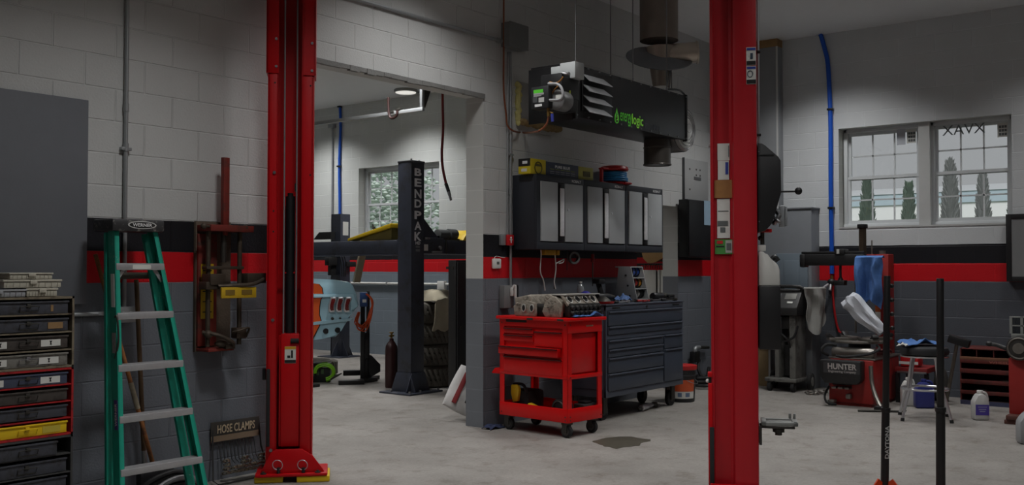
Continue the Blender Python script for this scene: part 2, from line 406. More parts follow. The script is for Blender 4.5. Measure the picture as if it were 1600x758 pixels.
def conifer(px, ytop, ybot, wpx, x, label, mat):
    y = Y(px, x); h = Z(x, y, ytop)+.35; r = wpx/2/F*math.hypot(x, y+5.8)*1.02
    t = T('conifer', label, 'tree', (x, y, -.35), 0, 'conifers outside the windows')
    b = B(); rnd = random.Random(px)
    n = 800
    for i in range(n):
        f = rnd.random()**.75; z = .12+f*(h-.12); rr = r*(1-f)**.62*(.95 if f > .05 else .6)*(1 if f<.8 else 1)
        a = rnd.random()*6.283; q = rr*(.55+.5*rnd.random()); s = .10*(1-.55*f)
        c = Vector((q*math.cos(a), q*math.sin(a), z)); d = Vector((math.cos(a)*.55, math.sin(a)*.55, 1.0)).normalized()
        b.spike(c, d*s*3.1, s*.85)
    b.done('foliage', mat, t)
    B().cyl((0,0,0), (0,0,h*.8), .05, .01, 8).done('trunk', M('bark', (80,66,54), .9), t)
gA = M('conifer_green', (96,112,100), .9, var=.3, scale=6); gB = M('conifer_grey', (124,128,126), .9, var=.3, scale=6)
conifer(1356, 284, 350, 30, 17.0, 'dense green conifer outside the window nearest the blue air hose', gA)
conifer(1421, 292, 350, 25, 17.2, 'smaller green conifer outside the window, next to the centre pier', gA)
conifer(1486, 256, 352, 34, 17.0, 'tallest grey conifer outside, behind the left of the far right window', gB)
conifer(1537, 278, 352, 28, 18.4, 'slender grey conifer outside the middle of the far right window', gB)
conifer(1585, 318, 352, 30, 17.0, 'low conifer mostly hidden by the window edge above the black framed board', gA)
for k, (y, x, h, r, lab) in enumerate(((27.5,24,7.5,2.5,'broad leafy tree outside the bay window, left of the lift post'),(20.0,25,7.0,2.5,'broad leafy tree outside the bay window, right of the lift post'))):
    t = T('leafy_tree', lab, 'tree', (x, y, -.35), 0, 'leafy trees outside the bay'); b = B(); rnd = random.Random(k)
    for i in range(2200):
        a = Vector((rnd.gauss(0,1),rnd.gauss(0,1),rnd.gauss(0,1))).normalized()*rnd.random()**.4
        b.octa((a.x*r, a.y*r, h*.52+a.z*h*.4), (.13,.13,.08))
    b.done('crown', M('spring_leaves', (206,220,210), .9, var=.25), t); B().cyl((0,0,0),(0,0,h*.5),.2,.1,8).done('trunk', M('bark', (80,66,54)), t)

# ================================================================ LEFT WALL
# grey board over an old opening
tag(B().box(2.2, 3.19, -.024, -.003, 1.232, 2.483, .003).done('wall_panel', M('grey_board', (104,107,113), .6, var=.07, bump=.05)), 'large flat grey painted board fixed to the block wall above the drawer cabinet', 'panel')
def zcab(py): return Z(2.91, -.4, py)
def drawer_cabinet(name, label, z0, z1, shell, drawers, cat='drawer cabinet', wx=.514, recess=0):
    t = T(name, label, cat, (2.655, -.4, z0), 0, 'stacked small parts cabinets')
    h = z1-z0; k = .012; hw = wx/2
    s = B().box(-hw,-hw+k,0,.36,0,h).box(hw-k,hw,0,.36,0,h).box(-hw,hw,0,.36,0,k).box(-hw,hw,0,.36,h-k,h).box(-hw,hw,.348,.36,0,h)
    n = len(drawers)
    for i in range(1, n): s.box(-hw,hw,.004,.34,h*i/n-.004,h*i/n+.004)
    s.done('shell', shell, t)
    cell = (h-k)/n
    for i, dct in enumerate(drawers):
        zb = h-k/2-cell*(i+1)+.008; zt = zb+cell-.022; off = dct.get('out', 0); tilt = dct.get('short', 0)
        b = B().box(-hw+.026, hw-.034-tilt, .006-off, .33-off, zb, zt-.012, .003).box(-hw+.022, hw-.03-tilt, .0-off, .05-off, zt-.014, zt-.004, .002)
        d = b.done('drawer', dct['m'], t, dct.get('label'))
        c = (0, -off, (zb+zt)/2-.006)
        hb = B().box(-.012,.012,c[1]-.004,c[1]+.01,c[2]+.004,c[2]+.026,.003)
        hb.tube([(-.05,c[1]+.004,c[2]-.018),(-.052,c[1]-.008,c[2]+.012),(-.02,c[1]-.010,c[2]+.014),(.02,c[1]-.010,c[2]+.014),(.052,c[1]-.008,c[2]+.012),(.05,c[1]+.004,c[2]-.018),(-.05,c[1]+.004,c[2]-.018)], .003, 6)
        hb.done('latch', dct.get('lm', dsteel), d)
        for (cx, ww, mm) in dct.get('cards', ()):
            q = decal(d, 'label_card', (cx, c[1]+.006, c[2]), ww, .036, (1,0,0), (0,0,1), mm, .003)
            if mm is paper:
                B().prism([(-.006,-.01),(.006,-.01),(.002,0),(.008,.012),(-.008,.012),(-.002,0)], (cx, c[1]+.0028, c[2]), (1,0,0), (0,0,1), (0,-.001,0)).done('printed_symbol', black_ink, q)
    return t
dk = M('drawer_grey', (62,64,72), .55, var=.25, scale=20, dirt=(40,36,34), dscale=14); db = M('drawer_brown_grey', (66,60,56), .6, var=.3, scale=20, dirt=(38,32,28), dscale=14)
dlt = M('drawer_light_grey', (118,116,110), .5, var=.2, scale=20, dirt=(60,56,50), dscale=14); dbl = M('drawer_blue_grey', (66,72,92), .5, var=.2)
dye = M('drawer_yellow', (222,186,16), .5, var=.08); shl = M('beige_shell', (120,110,92), .6, var=.2, scale=12, dirt=(66,56,46), dscale=9)
tan_card = M('tan_card', (140,110,72), .7, var=.2, scale=40)
zA, zB, zC = 1.292, .893, .515
drawer_cabinet('drawer_cabinet', 'tan steel small parts cabinet with four grey drawers, topmost of the stack', zB+.002, zA, shl,
   [dict(m=dk, cards=((.13,.014,tan_card),)), dict(m=dk, cards=((.15,.085,tan_card),)), dict(m=db, label='brown-grey drawer with white cards', cards=((.125,.11,paper),(-.15,.07,paper))), dict(m=dlt, label='light grey drawer with white cards', lm=steel, cards=((.115,.11,paper),(-.15,.07,paper)))])
drawer_cabinet('drawer_cabinet', 'red framed small parts cabinet with a bright yellow bottom drawer, middle of the stack', zC+.002, zB, M('red_shell', (168,24,28), .5, var=.1, dirt=(80,20,20), dscale=12),
   [dict(m=dbl, label='blue-grey drawer with white cards', cards=((.125,.11,paper),(-.16,.06,paper))), dict(m=db), dict(m=dk), dict(m=dye, label='yellow drawer', lm=dye, cards=((.135,.10,M('yellow_card', (190,170,60), .6)),))])
drawer_cabinet('drawer_cabinet', 'dark grey small parts cabinet with a shallow open gap, lowest of the stack', .0, zC, M('dark_shell', (62,62,62), .6, var=.2),
   [dict(m=dk, out=.012, short=.06), dict(m=dk), dict(m=dk), dict(m=db), dict(m=dk)])
clear = M('clear_plastic', (178,174,160), .3, var=.12, scale=30, bump=.15, bscale=90); clear2 = M('cloudy_plastic', (150,152,156), .3, var=.1)
def organizer(x0, x1, y0, y1, z0, z1, label, m):
    t = T('parts_organizer', label, 'plastic box', ((x0+x1)/2, (y0+y1)/2, z0), 0, 'plastic parts boxes on the cabinet')
    a, c, h = (x1-x0)/2, (y1-y0)/2, z1-z0
    b = B().box(-a, a, -c, c, 0, h*.72, .006)
    for k in range(9): b.box(-a+.02+k*(2*a-.04)/8-.003, -a+.02+k*(2*a-.04)/8+.003, -c-.003, c, .004, h*.6)
    b.done('tray', m, t); B().box(-a-.005, a+.005, -c-.005, c+.005, h*.72+.0008, h, .004).done('lid', m, t)
    B().box(-.02, .02, -c-.011, -c-.005, h*.45, h*.9, .002).done('latch', m, t)
oy0, oy1 = -.37, -.12
ox = lambda px: X(px, oy0)
oz = lambda py: Z(2.6, oy0, py)
h0 = zA+.0015
organizer(2.36, ox(41), oy0, oy1, h0, h0+.042, 'cloudy flat plastic parts box at the left front of the cabinet top', clear2)
organizer(ox(43), ox(91), oy0+.005, oy1, h0, h0+.047, 'small yellowed plastic parts box under the stacked boxes on the cabinet', clear)
organizer(ox(7), ox(97), oy0+.005, oy1+.02, h0+.049, h0+.094, 'widest yellowed plastic parts box, middle of the stack on the cabinet', clear)
organizer(ox(17), ox(84), oy0+.01, oy1, h0+.096, h0+.132, 'yellowed plastic parts box topmost of the stack on the cabinet', clear)
# conduits and outlet behind the ladder
def strap(b, x, z, y=-.016):
    b.box(x-.035, x+.035, y-.016, -.001, z-.01, z+.01, .002)
xc = X(195, -.02)
b = B().cyl((xc,-.018,Z(xc,-.02,480)), (xc,-.018,H), .0135, seg=14)
for q in (168, 230): b.cyl((xc,-.018,Z(xc,-.02,q)-.025), (xc,-.018,Z(xc,-.02,q)+.025), .018, seg=14)
strap(b, xc, Z(xc,0,233)); tag(b.done('conduit', galv), 'tall vertical grey conduit on the left block wall above the ladder', 'conduit')
zq = Z(xc,-.02,489)
b = B().cyl((2.95,-.018,zq), (xc-.05,-.018,zq), .0135, seg=14); strap(b, 3.3, zq); tag(b.done('conduit', galv), 'short horizontal grey conduit running from the outlet to the drawer cabinets', 'conduit')
t = T('outlet_box', 'metal outlet box with two white receptacles on the wall behind the ladder', 'outlet', (xc, 0, zq))
B().box(-.055,.055,-.05,0,-.055,.035,.006).box(-.06,.06,-.054,-.05,-.06,.04,.002).done('box', galv, t)
for s in (-1, 1): 
    rc = B().cyl((s*.026,-.058,-.01),(s*.026,-.05,-.01),.019,seg=18).done('receptacle', white, t)
    B().box(s*.026-.008,s*.026-.005,-.0585,-.057,-.014,0).box(s*.026+.005,s*.026+.008,-.0585,-.057,-.014,0).done('slots', black_ink, rc)
# broom handles
wood = M('worn_wood', (150,96,52), .6, var=.3, scale=18, dirt=(90,60,40), dscale=8)
def lean(name, label, p0, p1, r, m, cat):
    t = T(name, label, cat, p0); d = Vector(p1)-Vector(p0)
    B().cyl((0,0,0), d, r, r*.95, 14, .004).done('handle', m, t); return t, d
pt = hit(149,397,1,-.055); p2 = hit(243,735,1,-.17); p2 = Vector((p2.x, p2.y, max(p2.z,.1)))
t, d = lean('broom', 'brown wooden broom handle leaning steeply against the wall behind the ladder', (p2.x, p2.y, .16), pt, .014, wood, 'broom')
B().box(-.12,.12,-.03,.03,-.04,.02,.01).done('broom_head', black, t); B().box(-.115,.115,-.026,.026,-.158,-.035).done('bristles', blackm, t)
B().cyl(d*.3, d*.42, .016, seg=14).done('tape_wrap', M('tape_grey', (150,140,120), .7, var=.4, scale=40), t, 'grey tape wrap')
pt = hit(213,437,1,-.085); p2 = hit(228,720,1,-.10)
t, d = lean('rake', 'darker upright wooden handle leaning beside the broom behind the ladder', (p2.x, p2.y, .03), (pt.x, pt.y, pt.z), .015, M('dark_wood', (92,70,46), .65, var=.3, scale=18), 'rake')
b = B().box(-.09,.09,-.012,.012,-.01,.015,.004)
for k in range(6): b.box(-.085+k*.034-.004,-.085+k*.034+.004,-.012,.012,-.029,-.005)
b.done('rake_head', dsteel, t); B().cyl(d*.02, d*.2, .0165, seg=14).done('socket', steel, t)
# dark tubular frame lying behind the ladder's foot
t = T('creeper_frame', 'dark tubular frame with silver edging lying behind the ladder foot', 'creeper', (X(272,-.36), -.36, 0))
def arc(x0,x1,z0,z1,y,n=8): return [(x0+(x1-x0)*i/n, y, z0+(z1-z0)*math.sin(math.pi/2*i/n)) for i in range(n+1)]
B().tube([(-.26,.05,.02),(-.15,.05,.13),(0,.06,.17),(.1,.06,.165),(.2,.05,.1),(.29,.05,.02)], .02, 10, 6).done('rail', black, t)
B().tube([(-.22,-.03,.02),(-.12,-.03,.11),(.0,-.02,.15),(.12,-.02,.14),(.22,-.03,.07),(.27,-.03,.02)], .018, 10, 6).done('rail', M('silver_edge', (130,130,132), .4, .6), t)
B().box(-.14,.14,-.03,.06,.10,.125,.01).done('pad', blackm, t)
# ladder: closed stepladder leaning to the wall
gr = M('green_fibreglass', (20,142,120), .45, var=.12, scale=14, dirt=(150,158,150), dscale=16, damt=-.05)
alu = M('ladder_aluminium', (176,176,178), .4, .5, var=.1, scale=25, bump=.1)
t = T('stepladder', 'green fibreglass stepladder with aluminium steps standing against the left block wall', 'ladder', (X(235,-.5), -.5, 0))
ox_, oy_ = t.location.x, t.location.y
def lp(px, py, y): q = X(px, y); return Vector((q-ox_, y-oy_, Z(q, y, py)))
ytop, ybot = -.27, -.62
def yl(z): return ybot+(ytop-ybot)*z/1.745
def at(px, py):
    y = -.45
    for _ in range(8): y = yl(Z(X(px,y), y, py))
    return lp(px, py, y)
def rail_line(pa, pb):
    a, c = at(*pa), at(*pb); d = (c-a)/(c.z-a.z); return a-d*a.z, d
Lb, Ld = rail_line((187,758),(174,357)); Rb, Rd = rail_line((322,758),(239,357))
ztop = at(200,357).z
for base, dr, s in ((Lb,Ld,1),(Rb,Rd,-1)):
    # C-channel rail: web outside, flanges towards the steps
    b = B(); wv = .026
    for (x0,x1,y0,y1) in ((-.003,.003,-.035,.035),(0,wv*s,-.035,-.029),(0,wv*s,.029,.035)):
        lo, hi = min(x0,x1), max(x0,x1)
        b.prism([(lo,y0),(hi,y0),(hi,y1),(lo,y1)], base, (1,0,0), (0,1,0), dr*ztop)
    r = b.done('rail', gr, t)
    B().box(-.03+base.x,.03+base.x,base.y-.045,base.y+.045,0,.03,.006).done('foot', rubber, r)
    # slimmer rear rail folded close behind
    bb = base+Vector((0.02*s,.12,0)); tt = base+dr*ztop+Vector((.015*s,.06,-.03))
    B().bar(bb, tt, .05, .022, (0,1,0)).done('rear_rail', gr, t)
steps = (418, 493, 572, 650, 731)
for i, py in enumerate(steps+(812,)):
    z = at(240, py).z; l = Lb+Ld*z; r = Rb+Rd*z
    st = B().box(l.x+.002, r.x-.002, l.y-.04, l.y+.045, z-.016, z+.022, .003)
    for k in range(5): st.box(l.x+.004, r.x-.004, l.y-.035+k*.016, l.y-.029+k*.016, z+.022, z+.025)
    so = st.done('step', alu, t)
    if i == 0:
        decal(so, 'step_label', ((l.x+r.x)/2+.005, l.y-.0405, z+.003), .12, .026, (1,0,0), (0,0,1), paper)
        for s_, e in ((1, l),(-1, r)):
            B().bar((e.x+.06*s_, l.y-.02, z-.012), (e.x+.005*s_, l.y-.02, z-.085), .006, .022).done('brace', alu, t)
        B().box(l.x, r.x, l.y+.085, l.y+.1, z-.07, z-.03).done('rear_brace', M('rear_brace', (88,84,76), .6, .4), t)
zt = ztop; cl = at(153,347); crr = at(252,347)
cap = B().box(Lb.x+Ld.x*zt-.035, Rb.x+Rd.x*zt+.035, at(200,357).y-.07, at(200,357).y+.16, zt-.02, zt+.055, .014).done('top_cap', M('paint_splattered_cap', (44,44,46), .55, var=.3, scale=20, dirt=(140,136,130), dscale=22, damt=.25), t)
cx = (Lb.x+Ld.x*zt+Rb.x+Rd.x*zt)/2+.02; cy = at(200,357).y-.0705
ov = [(.095*math.cos(a*.2618), .024*math.sin(a*.2618)) for a in range(24)]
o = B().prism(ov, (cx,cy+.001,zt+.02), (1,0,0), (0,0,1), (0,-.002,0)).done('logo_oval', M('logo_white', (190,190,188), .6), cap)
B().prism([(a*.9,c*.78) for a,c in ov], (cx,cy-.001,zt+.02), (1,0,0), (0,0,1), (0,-.001,0)).done('logo_field', black_ink, o)
text(cap, 'lettering', 'WERNER', (cx,cy-.0022,zt+.02), .13, .02, (1,0,0), (0,0,1), white_ink, .001, .02)
for f, hh, mm, nm in ((.78,.2,paper,'caution_label'),(.60,.12,M('warning_label', (150,150,150), .6, var=.3, scale=60),'warning_label')):
    c = Lb+Ld*ztop*f; decal(t, nm, (c.x-.0032, c.y-.004, c.z), .036, hh, (0,-1,0), Ld, mm)
c = Lb+Ld*ztop*.36; decal(t, 'brand_label', (c.x-.0032,c.y-.010,c.z), .034, .17, (0,-1,0), Ld, M('purple_label', (66,52,120), .5))
text(t, 'brand_lettering', 'WERNER', (c.x-.0047,c.y-.010,c.z), .13, .020, Ld, (0,1,0), white_ink, .001, .02)
c = Lb+Ld*(ztop*.63); B().tube([(c.x-.012,c.y-.03,c.z+.1),(c.x-.016,c.y-.06,c.z+.1),(c.x-.008,c.y-.062,c.z-.04),(c.x-.012,c.y-.035,c.z-.14)], .006, 8, 4).done('spreader_hook', dsteel, t)

# ---------------------------------------------------------------- strut spring compressor on the wall
sx = X(342,-.1); t = T('spring_compressor', 'rusty red wall mounted spring compressor with yellow warning labels beside the red lift column', 'spring compressor', (sx, 0, Z(sx,-.1,548)))
bz = t.location.z; zz = lambda py, y=-.12: Z(sx, y, py)-bz
xx_ = lambda px, y=-.12: X(px, y)-sx
rust = M('rusty_red', (118,36,26), .7, var=.35, scale=16, dirt=(60,40,32), dscale=8); drt = M('rusty_steel', (78,68,58), .6, .5, var=.35, scale=25)
yl_lab = M('yellow_label_worn', (196,160,24), .6, var=.15, scale=30, dirt=(90,70,30), dscale=30, damt=-.1)
B().box(xx_(302,0), xx_(326,0)+.16, -.03, -.001, zz(548,0), zz(347,0), .003).done('backboard', M('weathered_board', (92,80,68), .8, var=.35, scale=9, bump=.3), t, 'weathered wooden backboard')
B().box(xx_(310,-.05), xx_(339,-.05), -.05, -.03, zz(540,-.05), zz(366,-.05), .002).box(xx_(310,-.05), xx_(377,-.05), -.19, -.03, zz(362), zz(352), .004).box(xx_(310,-.05), xx_(350,-.05), -.17, -.03, zz(548), zz(543), .003).done('frame', rust, t)
decal(t, 'warning_label', (xx_(324,-.05), -.0505, zz(455,-.05)), .10, .37, (1,0,0), (0,0,1), yl_lab)
for k in range(5): decal(t, 'label_print', (xx_(324,-.05), -.052, zz(455,-.05)+.14-.07*k), .07, .007, (1,0,0), (0,0,1), black_ink)
B().cyl((xx_(350),-.12,zz(356)-.05), (xx_(350),-.12,zz(246)), .024, seg=20).box(xx_(350)-.024,xx_(350)+.024,-.145,-.12,zz(356),zz(246),.003).done('ram_tube', rust, t)
B().tube([(xx_(313),-.17,zz(355)),(xx_(374),-.17,zz(355))], .009, 10).ball((xx_(311),-.17,zz(355)), .022).ball((xx_(376),-.17,zz(355)), .022).done('crank_bar', drt, t)
for px in (324, 373): B().cyl((xx_(px),-.13,zz(540)), (xx_(px),-.13,zz(362)), .016, seg=14).done('guide_rod', drt, t)
B().cyl((xx_(349),-.12,zz(410)),(xx_(349),-.12,zz(360)), .02, seg=14).done('screw', dsteel, t)
B().box(xx_(318),xx_(376),-.16,-.10,zz(421),zz(416),.003).box(xx_(318),xx_(342),-.20,-.10,zz(445),zz(428),.004).box(xx_(376),xx_(405),-.20,-.12,zz(443),zz(427),.004).box(xx_(313),xx_(338),-.19,-.10,zz(452),zz(440),.006).done('upper_jaw', drt, t)
B().tube([(xx_(330),-.2,zz(447)),(xx_(352),-.24,zz(446)),(xx_(378),-.25,zz(444)),(xx_(398),-.22,zz(437))], .014, 8, 5).done('clamp_ring', drt, t)
B().box(xx_(347,-.25),xx_(401,-.25),-.25,-.235,Z(sx,-.25,466)-bz,Z(sx,-.25,449)-bz,.003).done('guard_plate', yl_lab, t, 'yellow guard plate')
decal(t, 'label_print', (xx_(360,-.25), -.251, Z(sx,-.25,457)-bz), .075, .035, (1,0,0), (0,0,1), M('label_brown', (120,96,30), .7))
decal(t, 'label_print', (xx_(386,-.25), -.251, Z(sx,-.25,457)-bz), .085, .035, (1,0,0), (0,0,1), M('label_brown', (120,96,30), .7))
B().box(xx_(364),xx_(380),-.17,-.10,zz(530),zz(513),.008).tube([(xx_(360),-.15,zz(520)),(xx_(366),-.19,zz(517)),(xx_(380),-.19,zz(514)),(xx_(381),-.15,zz(528))], .008, 8, 4).done('lower_clamp', drt, t)
B().tube([(xx_(316),-.13,zz(518)),(xx_(330),-.2,zz(522)),(xx_(350),-.22,zz(534)),(xx_(356),-.18,zz(542))], .014, 8, 5).ball((xx_(340),-.17,zz(536)), (.05,.03,.025)).ball((xx_(322),-.15,zz(521)), (.03,.03,.03)).box(xx_(343),xx_(358),-.2,-.12,zz(545),zz(537),.006).done('lower_jaw', drt, t)

# ---------------------------------------------------------------- hose clamp rack on the floor
p0 = Vector((X(336,-.13), -.13, 0)); p1x = X(421,-.13)
t = T('hose_clamp_rack', 'black wire rack of hose clamps with lettered header leaning at the wall foot', 'display rack', ((p0.x+p1x)/2, -.13, 0))
hw = (p1x-p0.x)/2; zt = Z(p1x,-.05,653); wire = M('black_wire', (28,27,26), .6)
zt = Z(p0.x+.06,-.05,661)
B().tube([(-hw+.07,.11,zt-.02),(-hw+.05,.08,.2),(-hw,0,.03),(-hw,-.06,.012),(hw,-.06,.012),(hw,0,.03),(hw,.08,.2),(hw,.11,zt-.02)], .006, 8).done('wire_frame', wire, t)
B().box(-hw+.05,hw,.10,.108,zt-.135,zt,.003).done('header', M('header_dark', (52,48,44), .7, var=.2), t)
decal(t, 'header_stripe', (.025,.0995,zt-.115), 2*hw-.05, .04, (1,0,0), (0,0,1), M('header_tan', (128,110,90), .7, var=.15))
text(t, 'lettering', 'HOSE CLAMPS', (.03,.0985,zt-.052), 2*hw-.14, .058, (1,0,0), (0,0,1), M('cream_ink', (186,168,140), .7), .001, .02)
rnd = random.Random(5)
for k in range(11):
    x = -hw+.11+k*(2*hw-.16)/10
    hk = B().tube([(x,.1,zt-.14),(x,.07,.14),(x,.03,.09+.03*rnd.random())], .003, 6).done('hook', wire, t)
    m_ = M('clamp_steel', (150,142,128), .35, .8, var=.2)
    if k not in (1, 9):
        c = B()
        for j in range(2+rnd.randrange(3)):
            c.torus((x+.008*rnd.uniform(-1,1), .015-.004*j, .065+.028*j), .02+.006*rnd.random(), .005, (.2*rnd.uniform(-1,1),.6,1), 14, 6)
            c.box(x-.012,x+.012,-.02,-.005,.06+.028*j,.074+.028*j,.002)
        c.done('hose_clamps', m_, hk)

# ---------------------------------------------------------------- RED TWO POST LIFT: near column by the wall
cl_ = T('lift_column', 'red open channel lift column standing in front of the left block wall, cables inside', 'lift column', (4.52,-.36,0), -42)
zl = lambda py: Z(4.45,-.44,py)
Rr = (.743,-.669)
def lx(px, ly): # local x of a bearing at local depth ly
    # solve along local x
    lo, hi = -1.0, 1.0
    for _ in range(50):
        m_ = (lo+hi)/2; wx = 4.52+m_*.743+ly*.669; wy = -.36-m_*.669+ly*.743
        r = (wx*fy-(wy+5.829)*fx)/(wx*fx+(wy+5.829)*fy)*F+800
        if r < px: lo = m_
        else: hi = m_
    return (lo+hi)/2
f = -.10; bk = .11; zB0 = .062; zS = zl(115)
L0, L1, R0, R1 = lx(417,f), lx(433,f), lx(470,f), lx(489,f)
HT = 3.95
b = B()
b.box(L0,L1,f,f+.012,zB0,HT,.003).box(R0,R1,f,f+.012,zB0,HT,.003)
b.box(L0,L0+.012,f,bk,zB0,HT).box(R1-.012,R1,f,bk,zB0,HT).box(L0,R1,bk-.012,bk,zB0,HT)
b.box(L1-.008,L1,f,f+.05,zB0,HT).box(R0,R0+.008,f,f+.05,zB0,HT)
b.done('channel', red_paint, cl_)
b = B().box(L0-.012,L1+.004,f-.010,f-.001,zS,HT,.002).box(L0-.012,L0-.001,f-.01,bk,zS,HT).box(R0+.012,R1+.012,f-.010,f-.001,zl(117),zl(60)).box(R1+.001,R1+.012,f-.01,bk,zl(117),HT).box(R0+.02,R1+.012,f-.010,f-.001,zl(60),HT).done('extension_sleeve', red_paint, cl_)
for px, py in ((430,62),(430,105),(486,67),(486,110)): B().cyl((lx(px,f),f-.018,zl(py)),(lx(px,f),f-.009,zl(py)),.010,seg=6).done('bolt', steel, cl_)
for px, py in ((428,270),(427,500),(425,703)): B().cyl((lx(px,f),f-.009,zl(py)),(lx(px,f),f+.001,zl(py)),.011,seg=14).done('bolt', steel, cl_)
for px, py in ((428,130),(427,330),(427,362),(484,133),(484,273)): B().cyl((lx(px,f),f-.002,zl(py)),(lx(px,f),f+.004,zl(py)),.006,seg=10).done('hole', black_ink, cl_)
# base
pl = lambda px,py: None
B().box(-.245,.235,-.17,.16,.042,.064,.008).done('base_plate', red_paint, cl_)
B().prism([(-.215,.0645),(.215,.0645),(.205,.08),(R1+.005,.175),(R0+.015,.222),(L1+.0,.222),(L1-.03,.205),(-.205,.08)], (0,-.135,0), (1,0,0), (0,0,1), (0,.02,0), .002).done('gusset', red_paint, cl_)
for x in (-.19, .17): B().cyl((x,-.15,.064),(x,-.15,.07),.022,seg=6).cyl((x,-.15,.07),(x,-.15,.08),.009,seg=10).done('anchor_bolt', dsteel, cl_)
for x, z in ((-.09,.105),(.075,.10)):
    p = B().cyl((x,-.15,.065),(x,-.15,z),.012,seg=12).done('pin', black, cl_)
    B().torus((x-.006,-.158,z+.018), .034, .003, (.25,1,.15), 24, 6).done('pin_ring', chrome, p)
B().box(-.25,-.06,-.14,.12,0,.041,.006).done('yellow_shim', yellow, cl_); B().box(.03,.25,-.16,.12,0,.041,.006).done('yellow_shim', yellow, cl_)
# carriage, cylinder, cables
c0, c1 = lx(440,-.05), lx(469,-.05); zc = zl(522)
B().box(c0,c1,-.075,.06,.23,zc,.006).box(c0-.012,c1+.008,-.05,.06,.23,zc-.01).done('carriage', red_paint, cl_)
q = decal(cl_, 'caution_decal', (lx(454.5,-.08),-.0755,(zl(542)+zl(568))/2), .075, .115, (1,0,0), (0,0,1), paper)
B().box(lx(454.5,-.08)-.037,lx(454.5,-.08)+.037,-.079,-.0768,zl(568)+.002,zl(568)+.022).box(lx(454.5,-.08)-.02,lx(454.5,-.08)+.0,-.079,-.0768,zl(560),zl(556)).box(lx(454.5,-.08)+.005,lx(454.5,-.08)+.018,-.079,-.0768,zl(560),zl(548)).done('decal_print', black_ink, q)
B().box(lx(454.5,-.08)-.037,lx(454.5,-.08)+.037,-.079,-.0768,zl(546),zl(542)).done('decal_stripe', M('amber_print', (200,150,30), .6), q)
B().cyl((lx(455,-.07),-.08,zl(533)),(lx(468,-.07),-.08,zl(533)),.016,seg=14).done('roller', rubber, cl_)
B().cyl((lx(453,.0),.02,zc),(lx(453,.0),.02,zl(305)),.032,seg=24).cyl((lx(453,0),.02,zl(305)),(lx(453,0),.02,zl(300)),.02,seg=16).done('hydraulic_cylinder', black, cl_)
for px in (443.5, 463): B().cyl((lx(px,-.03),-.03,zc),(lx(px,-.03),-.03,HT),.0055,seg=8).done('cable', galv, cl_)
B().box(L1,R0,.0,.01,zl(426)-.006,zl(426)+.004).done('cross_tie', red_paint, cl_)
B().box(lx(460,-.01),lx(463,-.01),-.02,.0,zl(298),zl(285)).done('cable_stop', black, cl_)
B().box(lx(417.5,f),lx(423.5,f),f-.012,f-.0012,zl(697),zl(576),.003).done('rubber_strip', rubber, cl_)
B().box(L0-.03,L0-.001,-.03,.02,zl(595),zl(577),.004).done('side_bracket', black, cl_)

# ---------------------------------------------------------------- second red column, right of centre
c2 = T('lift_column', 'red stepped lift column with a strip of stickers standing right of centre, nearest the camera', 'lift column', (5.455,-3.225,0), -64.5)
zr = lambda py: Z(5.42,-3.27,py)
k_ = .00379
fx_ = lambda px: (px-1147)*k_
HT2 = 3.95
prof = [(fx_(1111.5),.02),(fx_(1111.5),-.06),(fx_(1116),-.065),(fx_(1117),-.045),(fx_(1140),-.04),(fx_(1144),-.05),(fx_(1147),-.095),(fx_(1151),-.102),(fx_(1177),-.104),(fx_(1181.5),-.095),(fx_(1182.5),-.06),(fx_(1182.5),.14),(fx_(1111.5)+.03,.14),(fx_(1111.5)+.03,.02)]
B().prism(prof, (0,0,.03), (1,0,0), (0,1,0), (0,0,HT2)).done('channel', M('pinker_lift_paint', (168,18,30), .42, var=.07, spec=.5), c2)  # slightly pinker, less saturated red than the column by the wall
B().box(-.24,.24,-.2,.2,0,.03,.006).done('base_plate', red_paint, c2)
B().prism([(-.2,.03),(.2,.03),(.14,.2),(-.14,.2)], (0,-.13,0), (1,0,0), (0,0,1), (0,.02,0)).done('gusset', red_paint, c2)
B().box(fx_(1106.5),fx_(1113),-.07,.02,.03,zr(600),.003).box(fx_(1106),fx_(1113),-.07,.02,zr(590),zr(583),.003).done('restraint_plate', red_paint, c2)
B().box(fx_(1107.5),fx_(1112),-.05,.0,zr(600),zr(590)).done('latch', black, c2); B().ball((fx_(1106),-.03,zr(597)), .013).done('latch_knob', white, c2)
B().box(fx_(1108.5),fx_(1115.5),-.082,-.068,.05,zr(668),.003).done('rubber_strip', rubber, c2)
B().cyl((fx_(1109),-.03,zr(226)),(fx_(1112),-.03,zr(226)),.009,seg=8).done('bolt', steel, c2)
def st(pxa, pxb, pya, pyb, y, name, m, label=None, par=c2):
    return decal(par, name, ((fx_(pxa)+fx_(pxb))/2, y, (zr(pya)+zr(pyb))/2), (pxb-pxa)*k_, zr(pya)-zr(pyb), (1,0,0), (0,0,1), m, .0015, label)
blu_i = M('notice_blue', (48,66,150), .5)
for a, c in ((78,106),(107,135)):
    q = st(1167,1181.5,a,c,-.104,'safety_sticker', paper)
    st(1168,1181,a+1,a+4.5,-.106,'notice_header', blu_i, None, q)
    st(1167.5,1181.2,c-7,c-1,-.106,'printed_block', black_ink, None, q)
    if a < 100: st(1173,1177,a+9,a+18,-.106,'figure_icon', M('icon_dark', (52,66,84), .6), None, q)
    else:
        B().tube([(fx_(1171+4*math.cos(i*.5236))+.006,-.107,zr(119+5*math.sin(i*.5236))) for i in range(12)], .0022, 5, 0, True).done('ring_icon', M('icon_dark', (52,66,84), .6), q)
q = st(1122.5,1141,223.5,250,-.046,'white_sticker', paper); st(1139,1140,227,245,-.048,'print_line', M('grey_print', (92,96,96), .7), None, q)
q = st(1123,1140,250.5,280.5,-.0462,'white_sticker', paper); st(1134.5,1139,253,272,-.048,'blue_mark', blu_i, None, q)
